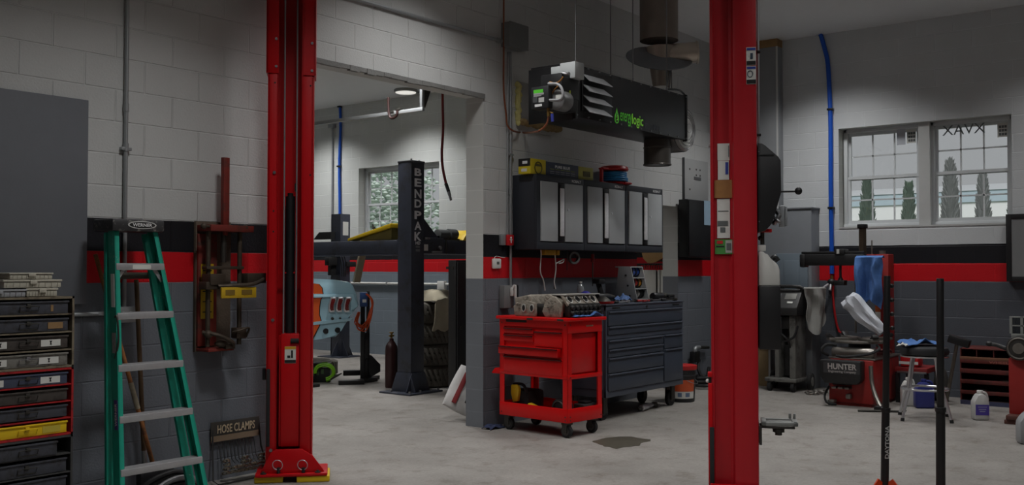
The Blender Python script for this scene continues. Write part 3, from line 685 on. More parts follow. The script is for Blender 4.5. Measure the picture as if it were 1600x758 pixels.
st(1117.5,1145,281,309,-.052,'tape_band', M('brown_tape', (150,104,58), .5, var=.2, scale=30), 'brown packing tape band')
q = st(1121.5,1141,310.5,372,-.0462,'model_plate', paper)
st(1122,1138,345,353,-.048,'printed_block', M('grey_print', (92,96,96), .7), None, q); st(1126,1134,355,363,-.048,'printed_block', M('grey_print', (92,96,96), .7), None, q); st(1123,1139,329,330.3,-.048,'print_line', M('grey_print', (92,96,96), .7), None, q)
q = st(1118,1145.5,374,397,-.053,'green_tag', M('green_label', (66,132,62), .5)); st(1121,1130,376,381,-.055,'red_mark', M('label_red', (180,30,36), .5), None, q); st(1134,1144,375.5,395,-.055,'panel_print', M('pale_print', (170,172,166), .6), None, q)
st(1135.5,1142.5,380,391,-.057,'panel_mark', M('grey_print', (92,96,96), .7), None, q); st(1120,1132,384,386,-.055,'print_line', black_ink, None, q)
# lift arm with pad
def rx(px): return fx_(px)
za = lambda py: zr(py)
B().box(rx(1183),rx(1236),-.055,.02,za(668),za(664),.003).box(rx(1183),rx(1187),-.06,.06,za(694),za(664)).done('lift_arm', M('arm_steel', (70,68,66), .5, .5), c2)
pd = B()
x0,x1,y0,y1,z0,z1 = rx(1186),rx(1240),-.105,.075,za(662),za(656)
pd.box(x0,x1,y0,y0+.03,z0,z1,.005).box(x0,x1,y1-.03,y1,z0,z1,.005).box(x0,x0+.03,y0,y1,z0,z1,.005).box(x1-.03,x1,y0,y1,z0,z1,.005).box(x0+.03,x1-.03,-.03,.01,z0,z1-.004,.004).box(x1-.045,x1-.03,y1-.02,y1,z1,z1+.03,.003).box(x1-.02,x1-.005,y1-.02,y1,z1,z1+.03,.003)
pd.done('lift_pad', M('pad_grey', (128,130,128), .5, .3), c2)
B().cyl((rx(1212),-.02,za(669)),(rx(1212),-.02,za(674)),.034,seg=18).cyl((rx(1212),-.02,za(674)),(rx(1212),-.02,za(679)),.02,seg=18).cyl((rx(1212),-.02,za(664)),(rx(1212),-.02,za(661)),.02,seg=16).done('pad_screw', dsteel, c2)
B().cyl((rx(1185.5),0,zr(224)),(rx(1185.5),0,HT2),.0075,seg=10).done('hose_line', galv, c2)
for py in (80, 210): B().box(rx(1182),rx(1189),-.012,.012,zr(py+2),zr(py-2),.002).done('line_clip', black, c2)
# power unit: black guard, lever, tank
t = T('power_unit', 'black chamfered power unit with ball lever on the back of the red column', 'power unit', (5.455,-3.225,0), -64.5)
pol = [(1183.3,225),(1190,226),(1194,229),(1214,247),(1217.5,253),(1218,302),(1206,345),(1203,351),(1194,361),(1188,363),(1183.3,363)]
B().prism([(fx_(a),zr(c)) for a,c in pol], (0,-.08,0), (1,0,0), (0,0,1), (0,.19,0), .004).done('cover', M('black_plastic', (26,26,28), .5, bump=.05), t)
B().prism([(fx_(a),zr(c)) for a,c in [(1183.4,243.5),(1207,243.2),(1208,245),(1183.4,245)]], (0,-.083,0), (1,0,0), (0,0,1), (0,.003,0)).done('cover_seam', blackm, t)
for py in (239, 347): B().cyl((fx_(1185),-.085,zr(py)),(fx_(1185),-.08,zr(py)),.004,seg=8).done('screw', steel, t)
lv = B().cyl((fx_(1217),.0,zr(299.5)),(fx_(1241),.0,zr(299.5)),.006,seg=10).done('lever', black, t); B().ball((fx_(1244.5),0,zr(299)), .022).done('lever_knob', black, lv)
B().box(fx_(1216),fx_(1226),.10,.115,zr(354),zr(320),.006).box(fx_(1226),fx_(1229),.09,.12,zr(352),zr(322)).done('mount_bracket', M('bracket_white', (176,180,184), .4, .3), t)
B().tube([(fx_(1208),.05,zr(349)),(fx_(1213),.02,zr(342)),(fx_(1216),.03,zr(336)),(fx_(1213),.06,zr(330))], .014, 10, 4).tube([(fx_(1206),.03,zr(338)),(fx_(1212),.0,zr(344)),(fx_(1218),.0,zr(348))], .010, 10, 4).done('hydraulic_fitting', steel, t)
B().box(fx_(1183.5),fx_(1204),-.04,.08,zr(363),zr(358),.003).done('red_collar', red_paint, t)
B().cyl((fx_(1190),.0,zr(382)),(fx_(1190),.0,zr(362)),.012,seg=12).ball((fx_(1187),0,zr(372)),.015).done('drain_fitting', dsteel, t)
t = T('fluid_tank', 'milky white fluid tank in a black sleeve hanging below the power unit', 'tank', (5.455,-3.225,0), -64.5)
B().prism([(fx_(a),zr(c)) for a,c in [(1183.4,393),(1192,393),(1194,399),(1203,406),(1212,413),(1215,422),(1215.5,447),(1183.4,447)]], (0,-.075,0), (1,0,0), (0,0,1), (0,.17,0), .012).done('tank', M('milky_plastic', (196,196,192), .45, var=.04), t)
B().box(fx_(1183.4),fx_(1195),-.03,.04,zr(393)+.002,zr(383),.004).done('cap', white, t)
B().prism([(fx_(a),zr(c)) for a,c in [(1183.4,446.5),(1215.8,446.5),(1216,545),(1183.4,545)]], (0,-.08,0), (1,0,0), (0,0,1), (0,.18,0), .006).done('sleeve', black, t)
B().tube([(fx_(1205),.05,zr(405)),(fx_(1209),.05,zr(402)),(fx_(1214),.05,zr(408))], .016, 10, 4).done('spout', black, t)
# ================================================================ NEXT BAY, SEEN THROUGH THE WIDE OPENING
lift_bl = M('lift_dark_blue', (50,54,66), .45, var=.15, scale=12, dirt=(36,36,40), dscale=6)
# BENDPAK post: axis aligned box column, front corner at bearing 645
bx, by = FL(645, 617).x+.03, FL(645, 617).y+.06
t = T('lift_post', 'dark blue lift post with large vertical lettering and bolted foot plate in the next bay', 'lift post', (bx+.11, by+.11, 0))
zb = lambda py: Z(bx, by, py)
hw = .11
B().box(-hw,hw,-hw,hw,.02,zb(253),.006).done('column', lift_bl, t)
B().box(-hw-.004,hw+.004,-hw-.004,hw+.004,zb(253),zb(250),.003).done('cap', M('post_cap', (78,80,84), .5), t)
B().cyl((-.02,-.02,zb(250)),(-.02,-.02,zb(246)),.012,seg=8).cyl((.07,-.06,zb(250)),(.07,-.06,zb(248)),.012,seg=8).done('top_bolt', steel, t)
B().box(-.26,.30,-.24,.26,0,.02,.004).done('foot_plate', lift_bl, t)
b = B().prism([(-.2,.02),(.2,.02),(hw,.24),(-hw,.24)], (0,-hw-.014,0), (1,0,0), (0,0,1), (0,.013,0), .002).done('foot_gusset', lift_bl, t)
B().prism([(-.2,.02),(.2,.02),(hw,.24),(-hw,.24)], (-hw-.014,0,0), (0,1,0), (0,0,1), (.013,0,0), .002).done('foot_gusset', lift_bl, t)
for x,y in ((-.22,-.2),(-.05,-.2),(.13,-.2),(.26,-.2),(-.22,.1)): B().cyl((x,y,.02),(x,y,.045),.016,seg=6).done('anchor_bolt', steel, t)
lw = .118; letters = 'BENDPAK'
lys = [(262,274),(278,291),(295,309),(311,324),(329,342),(346,359),(362,376)]
dec_ink = M('decal_silver', (232,234,238), .5)
for ch, (a, c) in zip(letters, lys):
    text(t, 'lettering', ch, (.0, -hw, (zb(a)+zb(c))/2), lw, zb(a)-zb(c), (1,0,0), (0,0,1), dec_ink, .002, .035)
text(t, 'lettering', 'HD', (0,-hw,zb(379.5)), .08, zb(377)-zb(382), (1,0,0), (0,0,1), dec_ink, .002, .03)
for a, c in ((384,387),(389,393)): decal(t, 'spec_print', (0,-hw,zb((a+c)/2)), .07, zb(a)-zb(c), (1,0,0), (0,0,1), M('decal_dim', (112,114,118), .5), .002)
B().prism([(hw,zb(329)),(hw+.34,zb(369)),(hw+.34,zb(388)),(hw,zb(388))], (0,-.02,0), (1,0,0), (0,0,1), (0,.03,0), .002).done('brace_plate', lift_bl, t)
# cross beam running away from the camera, and runway running right
t = T('lift_crossbeam', 'long dark blue lift beam crossing the bay behind the red column', 'lift beam', (bx+.11, by+.225, zb(397)))
hb = zb(374.5)-zb(397)
B().box(-.09,.09,0,4.4,0,hb,.008).done('beam', lift_bl, t); B().box(-.105,.105,0,4.4,-.012,-.0005,.002).done('bottom_flange', lift_bl, t)
B().box(-.105,.105,0,.012,-.01,hb+.01,.003).done('end_plate', lift_bl, t)
rx0 = bx+.229
t = T('lift_runway', 'dark steel lift runway end with brackets right of the lettered lift post', 'lift runway', (rx0, by+.11, zb(397)+.01))
B().box(.34,1.5,-.06,.34,0,.17,.005).done('deck', lift_bl, t); B().box(.0,.36,-.09,-.05,.0,.19,.004).done('bracket', lift_bl, t)
B().box(.13,.30,-.12,-.09,.012,.03,.003).done('lock_bar', steel, t); B().cyl((.27,-.12,.07),(.27,-.085,.07),.022,seg=12).done('pulley_pin', steel, t)
B().box(.35,.37,-.07,-.058,.0,.17).box(.42,.44,-.07,-.058,.0,.17).done('rib', dsteel, t)
decal(t, 'warning_label', (.04,-.0905,.07), .075, .075, (1,0,0), (0,0,1), paper); 
B().box(-.0,.09,-.12,-.09,.165,.19,.002).done('shelf_tab', steel, t)
t = T('air_jack', 'grey air jack canister lying on the lift runway by the pillar', 'air jack', (rx0+.52, by+.13, zb(397)+.182))
B().cyl((-.16,0,.065),(.02,0,.065),.064,seg=18,bev=.008).cyl((.03,0,.07),(.17,0,.07),.069,seg=18,bev=.008).done('canister', M('jack_grey', (78,80,80), .5, .3, var=.2), t); B().box(-.2,.2,-.05,.05,0,.02,.004).done('base', dsteel, t); 
B().box(-.20,-.155,-.04,.04,.021,.05,.006).done('motor', black, t)
# yellow approach ramps
def yramp(name, label, px0, px1, pyl, pyt, x):
    ya, yb = Y(px0, x), Y(px1, x); z0 = Z(x, ya, 374)+.004; z1 = Z(x, yb, pyt)
    t = T(name, label, 'ramp', (x, ya, zb(374.5)+.003), 0, 'yellow drive-on ramps'); d = yb-ya; h = .2
    B().prism([(0,0),(d,h-.05),(d,h),(0,.03)], (-.02,0,0), (0,1,0), (0,0,1), (.5,0,0), .003).done('tread_plate', yellow, t)
    B().prism([(d*.3,.01),(d*.98,.01),(d*.98,h-.055),(d*.3,.03)], (.01,0,0), (0,1,0), (0,0,1), (.44,0,0)).done('underframe', M('ramp_underside', (92,82,30), .7, var=.2), t)
    return t
yramp('approach_ramp', 'yellow wedge ramp resting on the lift beam left of the lettered post', 545, 612, 375, 355, bx+.05)
t = T('approach_ramp', 'yellow ramp tip just showing beside the pillar on the runway', 'ramp', (rx0+.86, by+.13, zb(397)+.182), 0, 'yellow drive-on ramps')
B().prism([(-.14,0),(.6,0),(.6,.13),(.02,.13),(-.06,.09)], (0,-.1,0), (1,0,0), (0,0,1), (0,.24,0), .006).done('tread_plate', yellow, t)
B().box(.0,.58,-.115,-.1,.02,.04).done('underframe', dsteel, t)
# timber under the beam
pA, pB = hit(571,398,0,bx+.34), hit(557,441,0,bx+.34)
d = Vector((0,pB.y-pA.y,pB.z-pA.z)); 
tag(B().bar((bx+.34,pA.y,pA.z+.2),(bx+.34,pB.y,pB.z), .03, .11, (1,0,0), .003).done('plank', M('pale_timber', (170,156,132), .7, var=.15, scale=30, bump=.1)), 'pale timber plank hanging down behind the dark lift beam', 'plank')
# far post
fp = Vector((11.25, Y(532,11.25), 0)); zf = lambda py: Z(11.25, fp.y, py)
t = T('lift_post', 'narrower dark lift post with white label standing by the far bay wall', 'lift post', fp)
B().box(-.10,-.085,-.10,.12,.015,zf(335)).box(-.10,.11,-.11,-.095,.015,zf(335),.002).box(.095,.11,-.10,.12,.015,zf(335)).box(-.1,.11,.1,.12,.015,zf(335)).done('channel', lift_bl, t)
B().box(-.26,.26,-.26,.26,0,.015,.003).done('foot_plate', lift_bl, t)
for pr_ in (([(-.24,.015),(-.1,.015),(-.1,.26)], (0,-.05,0), (1,0,0), (0,.012,0)),([(.24,.015),(.11,.015),(.11,.26)], (0,-.05,0), (1,0,0), (0,.012,0)),([(-.24,.015),(-.115,.015),(-.115,.26)], (-.05,0,0), (0,1,0), (.012,0,0))): B().prism(pr_[0], pr_[1], pr_[2], (0,0,1), pr_[3]).done('foot_gusset', lift_bl, t)
decal(t, 'white_label', (.01,-.1105,(zf(347)+zf(368))/2), .12, zf(347)-zf(368), (1,0,0), (0,0,1), paper); 
B().prism([(0,zf(374)),(0,zf(363)),(.28,zf(363)),(.42,zf(374))], (-.12,.0,0), (0,1,0), (0,0,1), (-.1,0,0)).done('guide_bracket', blackm, t)
B().box(-.30,-.11,-.05,.05,zf(415),zf(403),.01).box(.0,.2,-.16,-.11,zf(417),zf(409),.004).box(-.22,-.11,-.02,.06,zf(430),zf(400)).done('carriage_bracket', blackm, t)
for k in range(3): B().tube([(-.15+.05*k,-.14,zf(399)),(-.13+.05*k,-.16,zf(410)),(-.10+.04*k,-.15,zf(432))], .01, 6, 4).done('hydraulic_line', black, t)
# rear body of a car in pale blue and orange
cb = M('car_pale_blue', (150,186,200), .28, var=.03); co = M('car_orange', (206,84,34), .3, var=.04); ck = M('car_pinstripe', (22,24,26), .4)
ct = Vector((0,0,0)); c0 = hit(520,485,2,.9)
Zc = 12.4
def carpt(px, py):
    d = Vector(ray(px,py)); return Vector(CAM)+d*Zc
o = carpt(520,530); u = Vector((fy,-fx,0)).normalized(); ax = Vector((.50,.866,0))
t = T('car_rear_body', 'pale blue and orange car tail with three slot lights beside the red column', 'car body', (o.x,o.y,0))
kx = Zc/F
q = lambda px,py: ((px-520)*kx, carpt(520,py).z)
body = [q(440,446),q(455,439),q(490,435.5),(q(520,437)),q(545,440.5),q(551,445),q(557,459),q(560.5,478),q(557,482),q(550,486),q(545,499),q(534,516),q(525,526.5),q(505,529.5),q(488,532),q(440,534)]
B().prism(body, (0,0,0), (u.x,u.y,0), (0,0,1), ax*.85, .02).done('body_shell', cb, t)
B().prism([q(440,461),q(500,459),q(508,460),q(551,459.5),q(559,478),q(555,481),q(548,486),q(549,479),q(545,464),q(508,464),q(498,465),q(440,467)], -u.cross(Vector((0,0,1)))*-.0+Vector((-ax.x*.03,-ax.y*.03,0)), (u.x,u.y,0), (0,0,1), ax*.04, .006).done('tail_ledge', cb, t)
B().prism([q(440,500),q(490,503),q(552,497),q(545,502),q(490,508),q(440,506)], -ax*.02, (u.x,u.y,0), (0,0,1), ax*.03, .005).done('lower_crease', cb, t)
og = [q(440,443),q(487,443),q(497,444),(q(502,450)),q(504,463),q(500,468),q(498,480),q(498,492),q(501,502),q(498,509),q(488,529),q(440,532)]
B().prism([(a+.012,c) for a,c in og], -ax*.008, (u.x,u.y,0), (0,0,1), ax*.01).done('pinstripe', ck, t)
B().prism(og, -ax*.016, (u.x,u.y,0), (0,0,1), ax*.02).done('orange_stripe', co, t)
lens = M('tail_lens', (96,18,18), .25)
for a in (516.5, 528, 540):
    ch = [q(a-.5,464.5),q(a+7,464),q(a+9,467),q(a+3.5,477),q(a+5.5,487),q(a-1.5,488),q(a-4.5,485),q(a-4,477)]
    l = B().prism(ch, -ax*.035, (u.x,u.y,0), (0,0,1), ax*.04, .004).done('tail_light', chrome, t)
    cx_ = sum(p[0] for p in ch)/8; cz_ = sum(p[1] for p in ch)/8
    B().prism([(cx_+(p[0]-cx_)*.62, cz_+(p[1]-cz_)*.8) for p in ch], -ax*.042, (u.x,u.y,0), (0,0,1), ax*.03, .003).done('red_lens', lens, l)
for px, py in ((490,519),(509,517.5),(527.5,516)):
    a = q(px,py); c = u*a[0]+Vector((0,0,a[1]))
    B().cyl(c-ax*.012, c+ax*.02, 4.3*kx, seg=24).done('exhaust_hole', blackm, t)
for px, py, r in ((519,498,2.2),(531,497.5,1.5)):
    a = q(px,py); c = u*a[0]+Vector((0,0,a[1])); B().cyl(c-ax*.02, c+ax*.01, r*kx, seg=14).done('lock', dsteel, t)
B().box(-.62,-.36,.18,.5,.0,.6,.01).box(-.75,-.2,.0,.7,0,.04,.01).done('stand', black, t)
# tyre with hose reel box on the floor
tyr = M('tyre_rubber', (94,90,83), .85, var=.2, scale=20, bump=.3)
def tyre(name, label, loc, r=.34, wdt=.25, axis=(0,0,1), rim=.20):
    t = T(name, label, 'tyre', loc, 0, 'stacked tyres in the next bay' if 'stack' in label else None)
    h = wdt/2
    prof = [(rim,-h*.75),(rim+.01,-h*.95),(r*.86,-h),(r*.97,-h*.82),(r,-h*.55),(r,-h*.3),(r-.012,-h*.28),(r-.012,-h*.22),(r,-h*.2),(r,h*.2),(r-.012,h*.22),(r-.012,h*.28),(r,h*.3),(r,h*.55),(r*.97,h*.82),(r*.86,h),(rim+.01,h*.95),(rim,h*.75),(rim-.005,0)]
    m = Vector(axis).to_track_quat('Z','Y').to_matrix().to_4x4()
    b = B().lathe(prof, (0,0,h) if axis==(0,0,1) else (0,0,r), axis, 48, True); b.done('carcass', tyr, t)
    g = B()
    for k in range(36):
        mm = Matrix.Translation((0,0,h) if axis==(0,0,1) else (0,0,r)) @ m @ Matrix.Rotation(k*math.pi/18, 4, 'Z') @ Matrix.Translation((r*.985,0,0)) @ Matrix.Rotation(.35, 4, 'X')
        g.box(-.014,.014,-.016,.016,-h*.8,h*.8,.003,mm)
    g.lathe([(r-.002,-.022),(r+.002,-.015),(r+.002,.015),(r-.002,.022)], (0,0,h) if axis==(0,0,1) else (0,0,r), axis, 48, True)
    g.done('tread_lugs', tyr, t); return t
tx = FL(673, 610); tcx, tcy = tx.x+.36, tx.y+.38
stk = [0,.262,.524,.786]
labs = ['bottom tyre of the stack behind the lettered lift post','second tyre up in the stack behind the lettered lift post','third tyre up in the stack behind the lettered lift post','top tyre of the stack, under the canvas bag']
for k, z in enumerate(stk): tyre('tyre', labs[k], (tcx+random.uniform(-.012,.012), tcy+random.uniform(-.012,.012), z), .345, .258)
canvas = M('canvas_cloth', (168,160,140), .95, var=.15, bump=.3, bscale=120)
def bagf(u_, v_):
    a = u_*1.0; n = noise.noise(Vector((u_*4, v_*4, 1.7)))*.05
    # a half-empty canvas sack slumped over the near edge of the top tyre
    a = (u_-.5)*.62; c = v_*.95
    x = tcx-.02+a*(.9+.15*math.sin(5*v_))*.78-(1-min(1,c/.42))*.13; y = tcy-.36+max(0,c-.34)*.95
    over = max(0,.34-c)
    z = 1.062+.11*max(0,1-(2*a/.62)**4)*min(1,max(0,(c-.28)/.16))*(.6+.6*math.sin(3.1*min(1,v_)))+n*.9-over*1.05*(1-.45*max(0,a/.31))
    return Vector((x+n*.3, y-.02-(.03+.06*abs(n)/.05*.4 if over>0 else 0)+.5*n, z))
tag(B().sheet(bagf, 30, 34, .012).done('canvas_bag', canvas), 'cream canvas bag draped over the stacked tyres', 'bag')
t_ = tyre('tyre', 'single tyre lying on the floor behind the green hose box', (FL(499,590).x+.16, FL(499,590).y+.28, 0), .30, .22)
hc = FL(506,597)
t = T('hose_reel_box', 'black packaging box with bright green coiled hose on the bay floor', 'boxed hose', (hc.x,hc.y,0), -50)
kq = 10.9/F*1.15
B().box(-.19,.085,-.06,.06,0,.245,.006).done('carton', M('carton_black', (24,26,24), .5), t)
gh = M('hose_lime', (128,196,36), .4)
b = B()
for k in range(4): b.tube([(.02+(.13-.008*k)*math.cos(i*math.pi/10-1.4), -.075-.013*(k%2), .135+(.115-.012*k)*math.sin(i*math.pi/10-1.4)) for i in range(16)], .012, 8)
b.done('hose', gh, t)
for k in range(3): decal(t, 'carton_print', (-.13+.06*k,-.061,.14), .035, .12-.03*k, (1,0,0), (0,0,1), M('print_green', (70,96,60), .6))
decal(t, 'carton_print', (.03,-.061,.2), .08, .02, (1,0,0), (0,0,1), white_ink)
B().cyl((.1,-.08,.05),(.24,-.1,.12),.02,.008,12).done('nozzle', dsteel, t)
# equipment stand
e = FL(567,597); t = T('equipment_stand', 'black steel stand with splayed foot bars holding a coiled orange cord', 'stand', (e.x,e.y,0), -38)
ze = lambda py: Z(e.x,e.y,py); ke = math.hypot(e.x*fx+(e.y+5.829)*fy,0)/F
ex = lambda px: (px-567)*ke
B().box(ex(563),ex(569.5),-.04,.04,.03,ze(462),.004).box(ex(572),ex(577),-.02,.03,.05,ze(455),.004).box(ex(563),ex(577),-.03,.03,ze(560),ze(520),.004).done('upright', black, t)
B().box(ex(527),ex(566),-.30,-.22,0,.055,.008).bar((ex(545),-.26,.03),(ex(588),.02,.03),.05,.05).bar((ex(566),-.02,.03),(ex(593),.25,.03),.07,.05).box(ex(539),ex(566),.22,.29,.06,.13,.008).done('foot_bar', black, t)
B().prism([(ex(563),.05),(ex(577),.05),(ex(594),.13),(ex(594),.22),(ex(580),.34),(ex(563),.36)], (0,-.02,0), (1,0,0), (0,0,1), (0,.04,0), .003).done('brace_plate', black, t)
B().box(ex(561),ex(573),-.07,-.041,ze(479),ze(457),.008).done('blue_controller', M('controller_blue', (46,76,130), .5), t, 'blue controller box')
decal(t, 'controller_label', (ex(568),-.0705,ze(470)), ex(571)-ex(565), .04, (1,0,0), (0,0,1), paper)
ocd = M('orange_cord', (214,84,36), .55); b = B(); rnd = random.Random(3)
for k in range(7):
    j = lambda a: rnd.uniform(-a,a)
    b.tube([(ex(571)+j(.01),-.085,ze(459)),(ex(579)+j(.015),-.10+j(.02),ze(470)),(ex(577)+j(.02),-.11+j(.02),ze(490)),(ex(566)+j(.03),-.11+j(.02),ze(512)+j(.04)),(ex(555)+j(.02),-.11+j(.02),ze(505)+j(.05)),(ex(560)+j(.02),-.10+j(.02),ze(487))], .0075, 7, 5)
tag(b.done('extension_cord', ocd), 'coil of orange extension cord hung on the black equipment stand', 'cord').parent = None
c_ = bpy.data.objects['extension_cord']; c_.location = (e.x,e.y,0); c_.rotation_euler = (0,0,R(-38))
# gas cylinder
gcy = FL(616,606); t = T('gas_cylinder', 'slim dark maroon gas cylinder standing left of the lettered lift post', 'gas cylinder', (gcy.x,gcy.y+.05,0))
zg = lambda py: Z(gcy.x,gcy.y,py)
B().lathe([(0,0),(.072,0),(.077,.01),(.077,zg(548)),(.070,zg(541)),(.045,zg(535)),(.028,zg(533)),(.026,zg(529)),(0,zg(529))]).done('body', M('maroon_steel', (54,26,26), .4, .2), t)
B().cyl((0,0,zg(529)),(0,0,zg(521)),.014,seg=12).cyl((-.035,0,zg(525)),(.035,0,zg(525)),.012,seg=10).cyl((0,0,zg(521)),(0,0,zg(519)),.028,seg=14).done('valve', M('brass', (140,112,62), .4, .8), t)
# black steel cabinet behind the pillar
bc = FL(712,628); t = T('steel_cabinet', 'tall narrow black steel cabinet standing behind the pillar in the next bay', 'cabinet', (bc.x,bc.y,0))
hz = Z(bc.x,bc.y,406.5); ysd = Y(700.5,bc.x)-bc.y
B().box(0,.6,0,ysd,.0,hz,.004).done('body', M('cabinet_black', (26,26,27), .5, var=.2, dirt=(44,36,32), dscale=5, damt=-.1), t)
B().box(.012,.588,-.016,-.0005,.03,hz-.02,.003).done('door', M('cabinet_black', (26,26,27)), t)
B().cyl((.06,-.03,hz*.52),(.06,-.016,hz*.52),.018,seg=12).done('door_lock', dsteel, t)
for k in (0, 1): B().box(-.006,-.0008,.03+.07*k,.07+.07*k,hz-.10,hz-.07).done('hinge', dsteel, t)
# bag of absorbent leaning on the pillar's back
bg_ = FL(713,659); t = T('absorbent_bag', 'white and dark red paper sack leaning against the foot of the pillar', 'sack', (bg_.x+.10,bg_.y+.03,0), -45)
def sack(u_, v_, s_):
    x = -.2+.4*u_; z = .36*v_; puff = .065*(math.sin(math.pi*u_)*math.sin(math.pi*v_))**.5*s_
    return x, z, puff
mm = Matrix.Translation((0,0,.0)) @ Matrix.Rotation(R(-24),4,'X') @ Matrix.Rotation(R(26),4,'Y')
b = B(); b.ball((0,0,.2), (.20,.075,.235), 28, 20)
for v in b.bm.verts:
    p = v.co-Vector((0,0,.2)); a = abs(p.x/.2); c = abs(p.z/.235); L_ = max(a, c, .001); nrm = math.hypot(a, c) or 1
    f_ = nrm/L_ if L_ > .01 else 1; f_ = 1+(f_-1)*.8
    v.co = Vector((p.x*f_, p.y+.012*noise.noise(p*14), p.z*f_+.2))
b.bm.transform(mm)
zmin = min(v.co.z for v in b.bm.verts)
for v in b.bm.verts: v.co.z -= zmin
sk = b.done('sack', M('white_sack', (196,194,192), .7, var=.1, bump=.3, bscale=20), t)
def onsack(name, x, z, wd, ht, m):
    p = B().prism([(-wd/2,-ht/2),(wd/2,-ht/2),(wd/2,ht/2),(-wd/2,ht/2)], (x,-.084,.2+z), (1,0,0), (0,0,1), (0,.03,0), .002)
    p.bm.transform(mm)
    for v in p.bm.verts: v.co.z -= zmin
    return p.done(name, m, t)
dred = M('sack_red', (130,26,30), .6)
onsack('red_band', -.09, -.02, .045, .32, dred); onsack('red_panel', .09, .03, .14, .15, dred); onsack('print_block', .05, -.12, .09, .03, black_ink)
# ceiling lamp, track, hoses
dl = hit(634,143,2,4.31); t = T('ceiling_light', 'round white disc light glowing on the bay ceiling', 'ceiling light', (dl.x,dl.y,4.34))
B().cyl((0,0,-.045),(0,0,-.0005),.19,seg=36,bev=.008).done('trim_ring', M('light_trim', (150,150,150), .5), t)
B().cyl((0,0,-.052),(0,0,-.0455),.165,seg=36).done('diffuser', emis('lamp_glow', (255,252,244), .62), t)
B().box(.1,.55,-.05,.05,-.03,-.0008,.004).done('mount_strip', galv, t)
lx_ = 8.9
e0 = hit(657,171,0,lx_); t = T('ceiling_track', 'galvanised hose track hung under the bay ceiling on drop brackets', 'track', (lx_, e0.y, e0.z))
B().box(-.022,.022,-.05,4.6,-.022,.022,.002).done('rail', galv, t)
for y_ in (-.045, 4.0): B().box(-.02,.02,y_,y_+.04,.0225,H-e0.z-.001,.002).done('drop_bracket', galv, t)
B().prism([(0,H-e0.z),(0,H-e0.z-.12),(.0,.02),(.03,.02),(.42,H-e0.z-.02),(.42,H-e0.z)], (.022,-.03,0), (0,-1,0) if False else (1,0,0), (0,0,1), (0,.01,0)).done('gusset', dsteel, t)
hk = hit(612,170,0,lx_); yk = hk.y-e0.y
B().box(-.03,.03,yk-.06,yk+.02,.0,.03,.004).box(-.03,.03,yk-.17,yk-.1,.022,.05,.004).done('trolley', dsteel, t)
B().tube([(-.03,yk+.03,.20),(-.03,yk+.025,.05),(-.03,yk+.0,-.05),(-.03,yk-.06,-.07),(-.03,yk-.12,-.04),(-.03,yk-.13,.02)], .016, 10, 5).done('hose_hook', M('hook_brown', (46,24,22), .5), t)
ry = Y(692, 8.1); zq1 = Z(8.1, ry, 140); 
def hp(px,py,x=8.1): y=Y(px,x); return (x,y,Z(x,y,py))
t = T('air_hose', 'dark red air hose hanging down in the bay opening with metal tip', 'air hose', (0,0,0))
pts = [hp(690.5,60),hp(691,148),hp(692,200),hp(690,240),hp(692,265),hp(697,288)]; pts[0] = (8.1, pts[1][1], H)
B().tube(pts, .0145, 10, 6).done('hose', M('dark_red_hose', (112,26,26), .45), t)
B().tube([hp(696.5,287),hp(701,300)], .019, 12).done('sleeve', black, t); B().tube([hp(701,300),hp(702.8,306)], .018, 12).tube([hp(702.5,305),hp(704.5,313)], .014, 12).done('coupler', steel, t)
wx = XW-.03
def hw_(px,py,x=wx): y=Y(px,x); return (x,y,Z(x,y,py))
t = T('air_hose', 'bright blue air hose running down the far bay wall behind the dark lift post', 'air hose', (0,0,0))
pts = [hw_(530,165),hw_(531,200),hw_(529.5,260),hw_(530.5,330),hw_(530,380)]; B().tube(pts, .024, 10, 5).done('hose', blue_hose, t)
B().box(XW-.07,XW-.001,pts[2][1]-.03,pts[2][1]+.03,pts[2][2]-.015,pts[2][2]+.015,.003).box(XW-.07,XW-.001,pts[0][1]-.03,pts[0][1]+.03,H-.03,H-.005,.003).done('hose_clip', black, t)
y_ = Y(518.5,wx); b = B().cyl((wx,y_,.3),(wx,y_,Z(wx,y_,200)),.016,seg=12).box(wx-.05,wx+.028,y_-.07,y_+.07,Z(wx,y_,200),Z(wx,y_,194),.006)
tag(b.done('conduit', galv), 'thin vertical grey conduit on the far bay wall beside the blue hose', 'conduit')
zc_ = Z(wx, Y(600,wx), 443); t = T('wall_pipe', 'horizontal white pipe with box along the far bay wall', 'pipe', (wx, Y(640,wx), zc_))
B().cyl((0,Y(735,wx)-Y(640,wx),0),(0,2.2,0),.02,seg=12).done('pipe', white, t); B().box(-.05,.028,Y(697,wx)-Y(640,wx),Y(686,wx)-Y(640,wx),-.09,.05,.01).done('junction_box', white, t)
B().box(-.02,.028,.5,.54,-.03,.03).box(-.02,.028,1.4,1.44,-.03,.03).done('pipe_strap', galv, t)

# ================================================================ SEEN THROUGH THE NARROW DOORWAY
rkx = 11.55; ty_ = Y(1022, rkx)
t = T('sheet_rack', 'rack of upright white sheets behind the narrow doorway, under a black rail', 'rack', (rkx, ty_, 0))
yq = lambda px: Y(px, rkx)-ty_
zq_ = lambda py: Z(rkx, ty_, py)
B().box(-.03,0,yq(1052),yq(984),zq_(414.5),zq_(411.5),.003).box(-.03,0,yq(1052),yq(984),.09,.12,.003).done('rail', black, t)
for px in (985, 1051): B().box(-.029,.25,yq(px)-.02,yq(px)+.02,0,zq_(414.6)).done('end_frame', black, t)
for k in range(9):
    y_ = yq(1009+k*3.6); B().tube([(-.035,y_,zq_(413)),(-.07,y_,zq_(417)),(-.055,y_,zq_(420))], .006, 6).done('hook', dsteel, t)
B().box(.0,.25,yq(1052),yq(984),.09,.12).done('base_shelf', black, t)
wsm = M('white_sheet', (224,224,218), .6, var=.04)
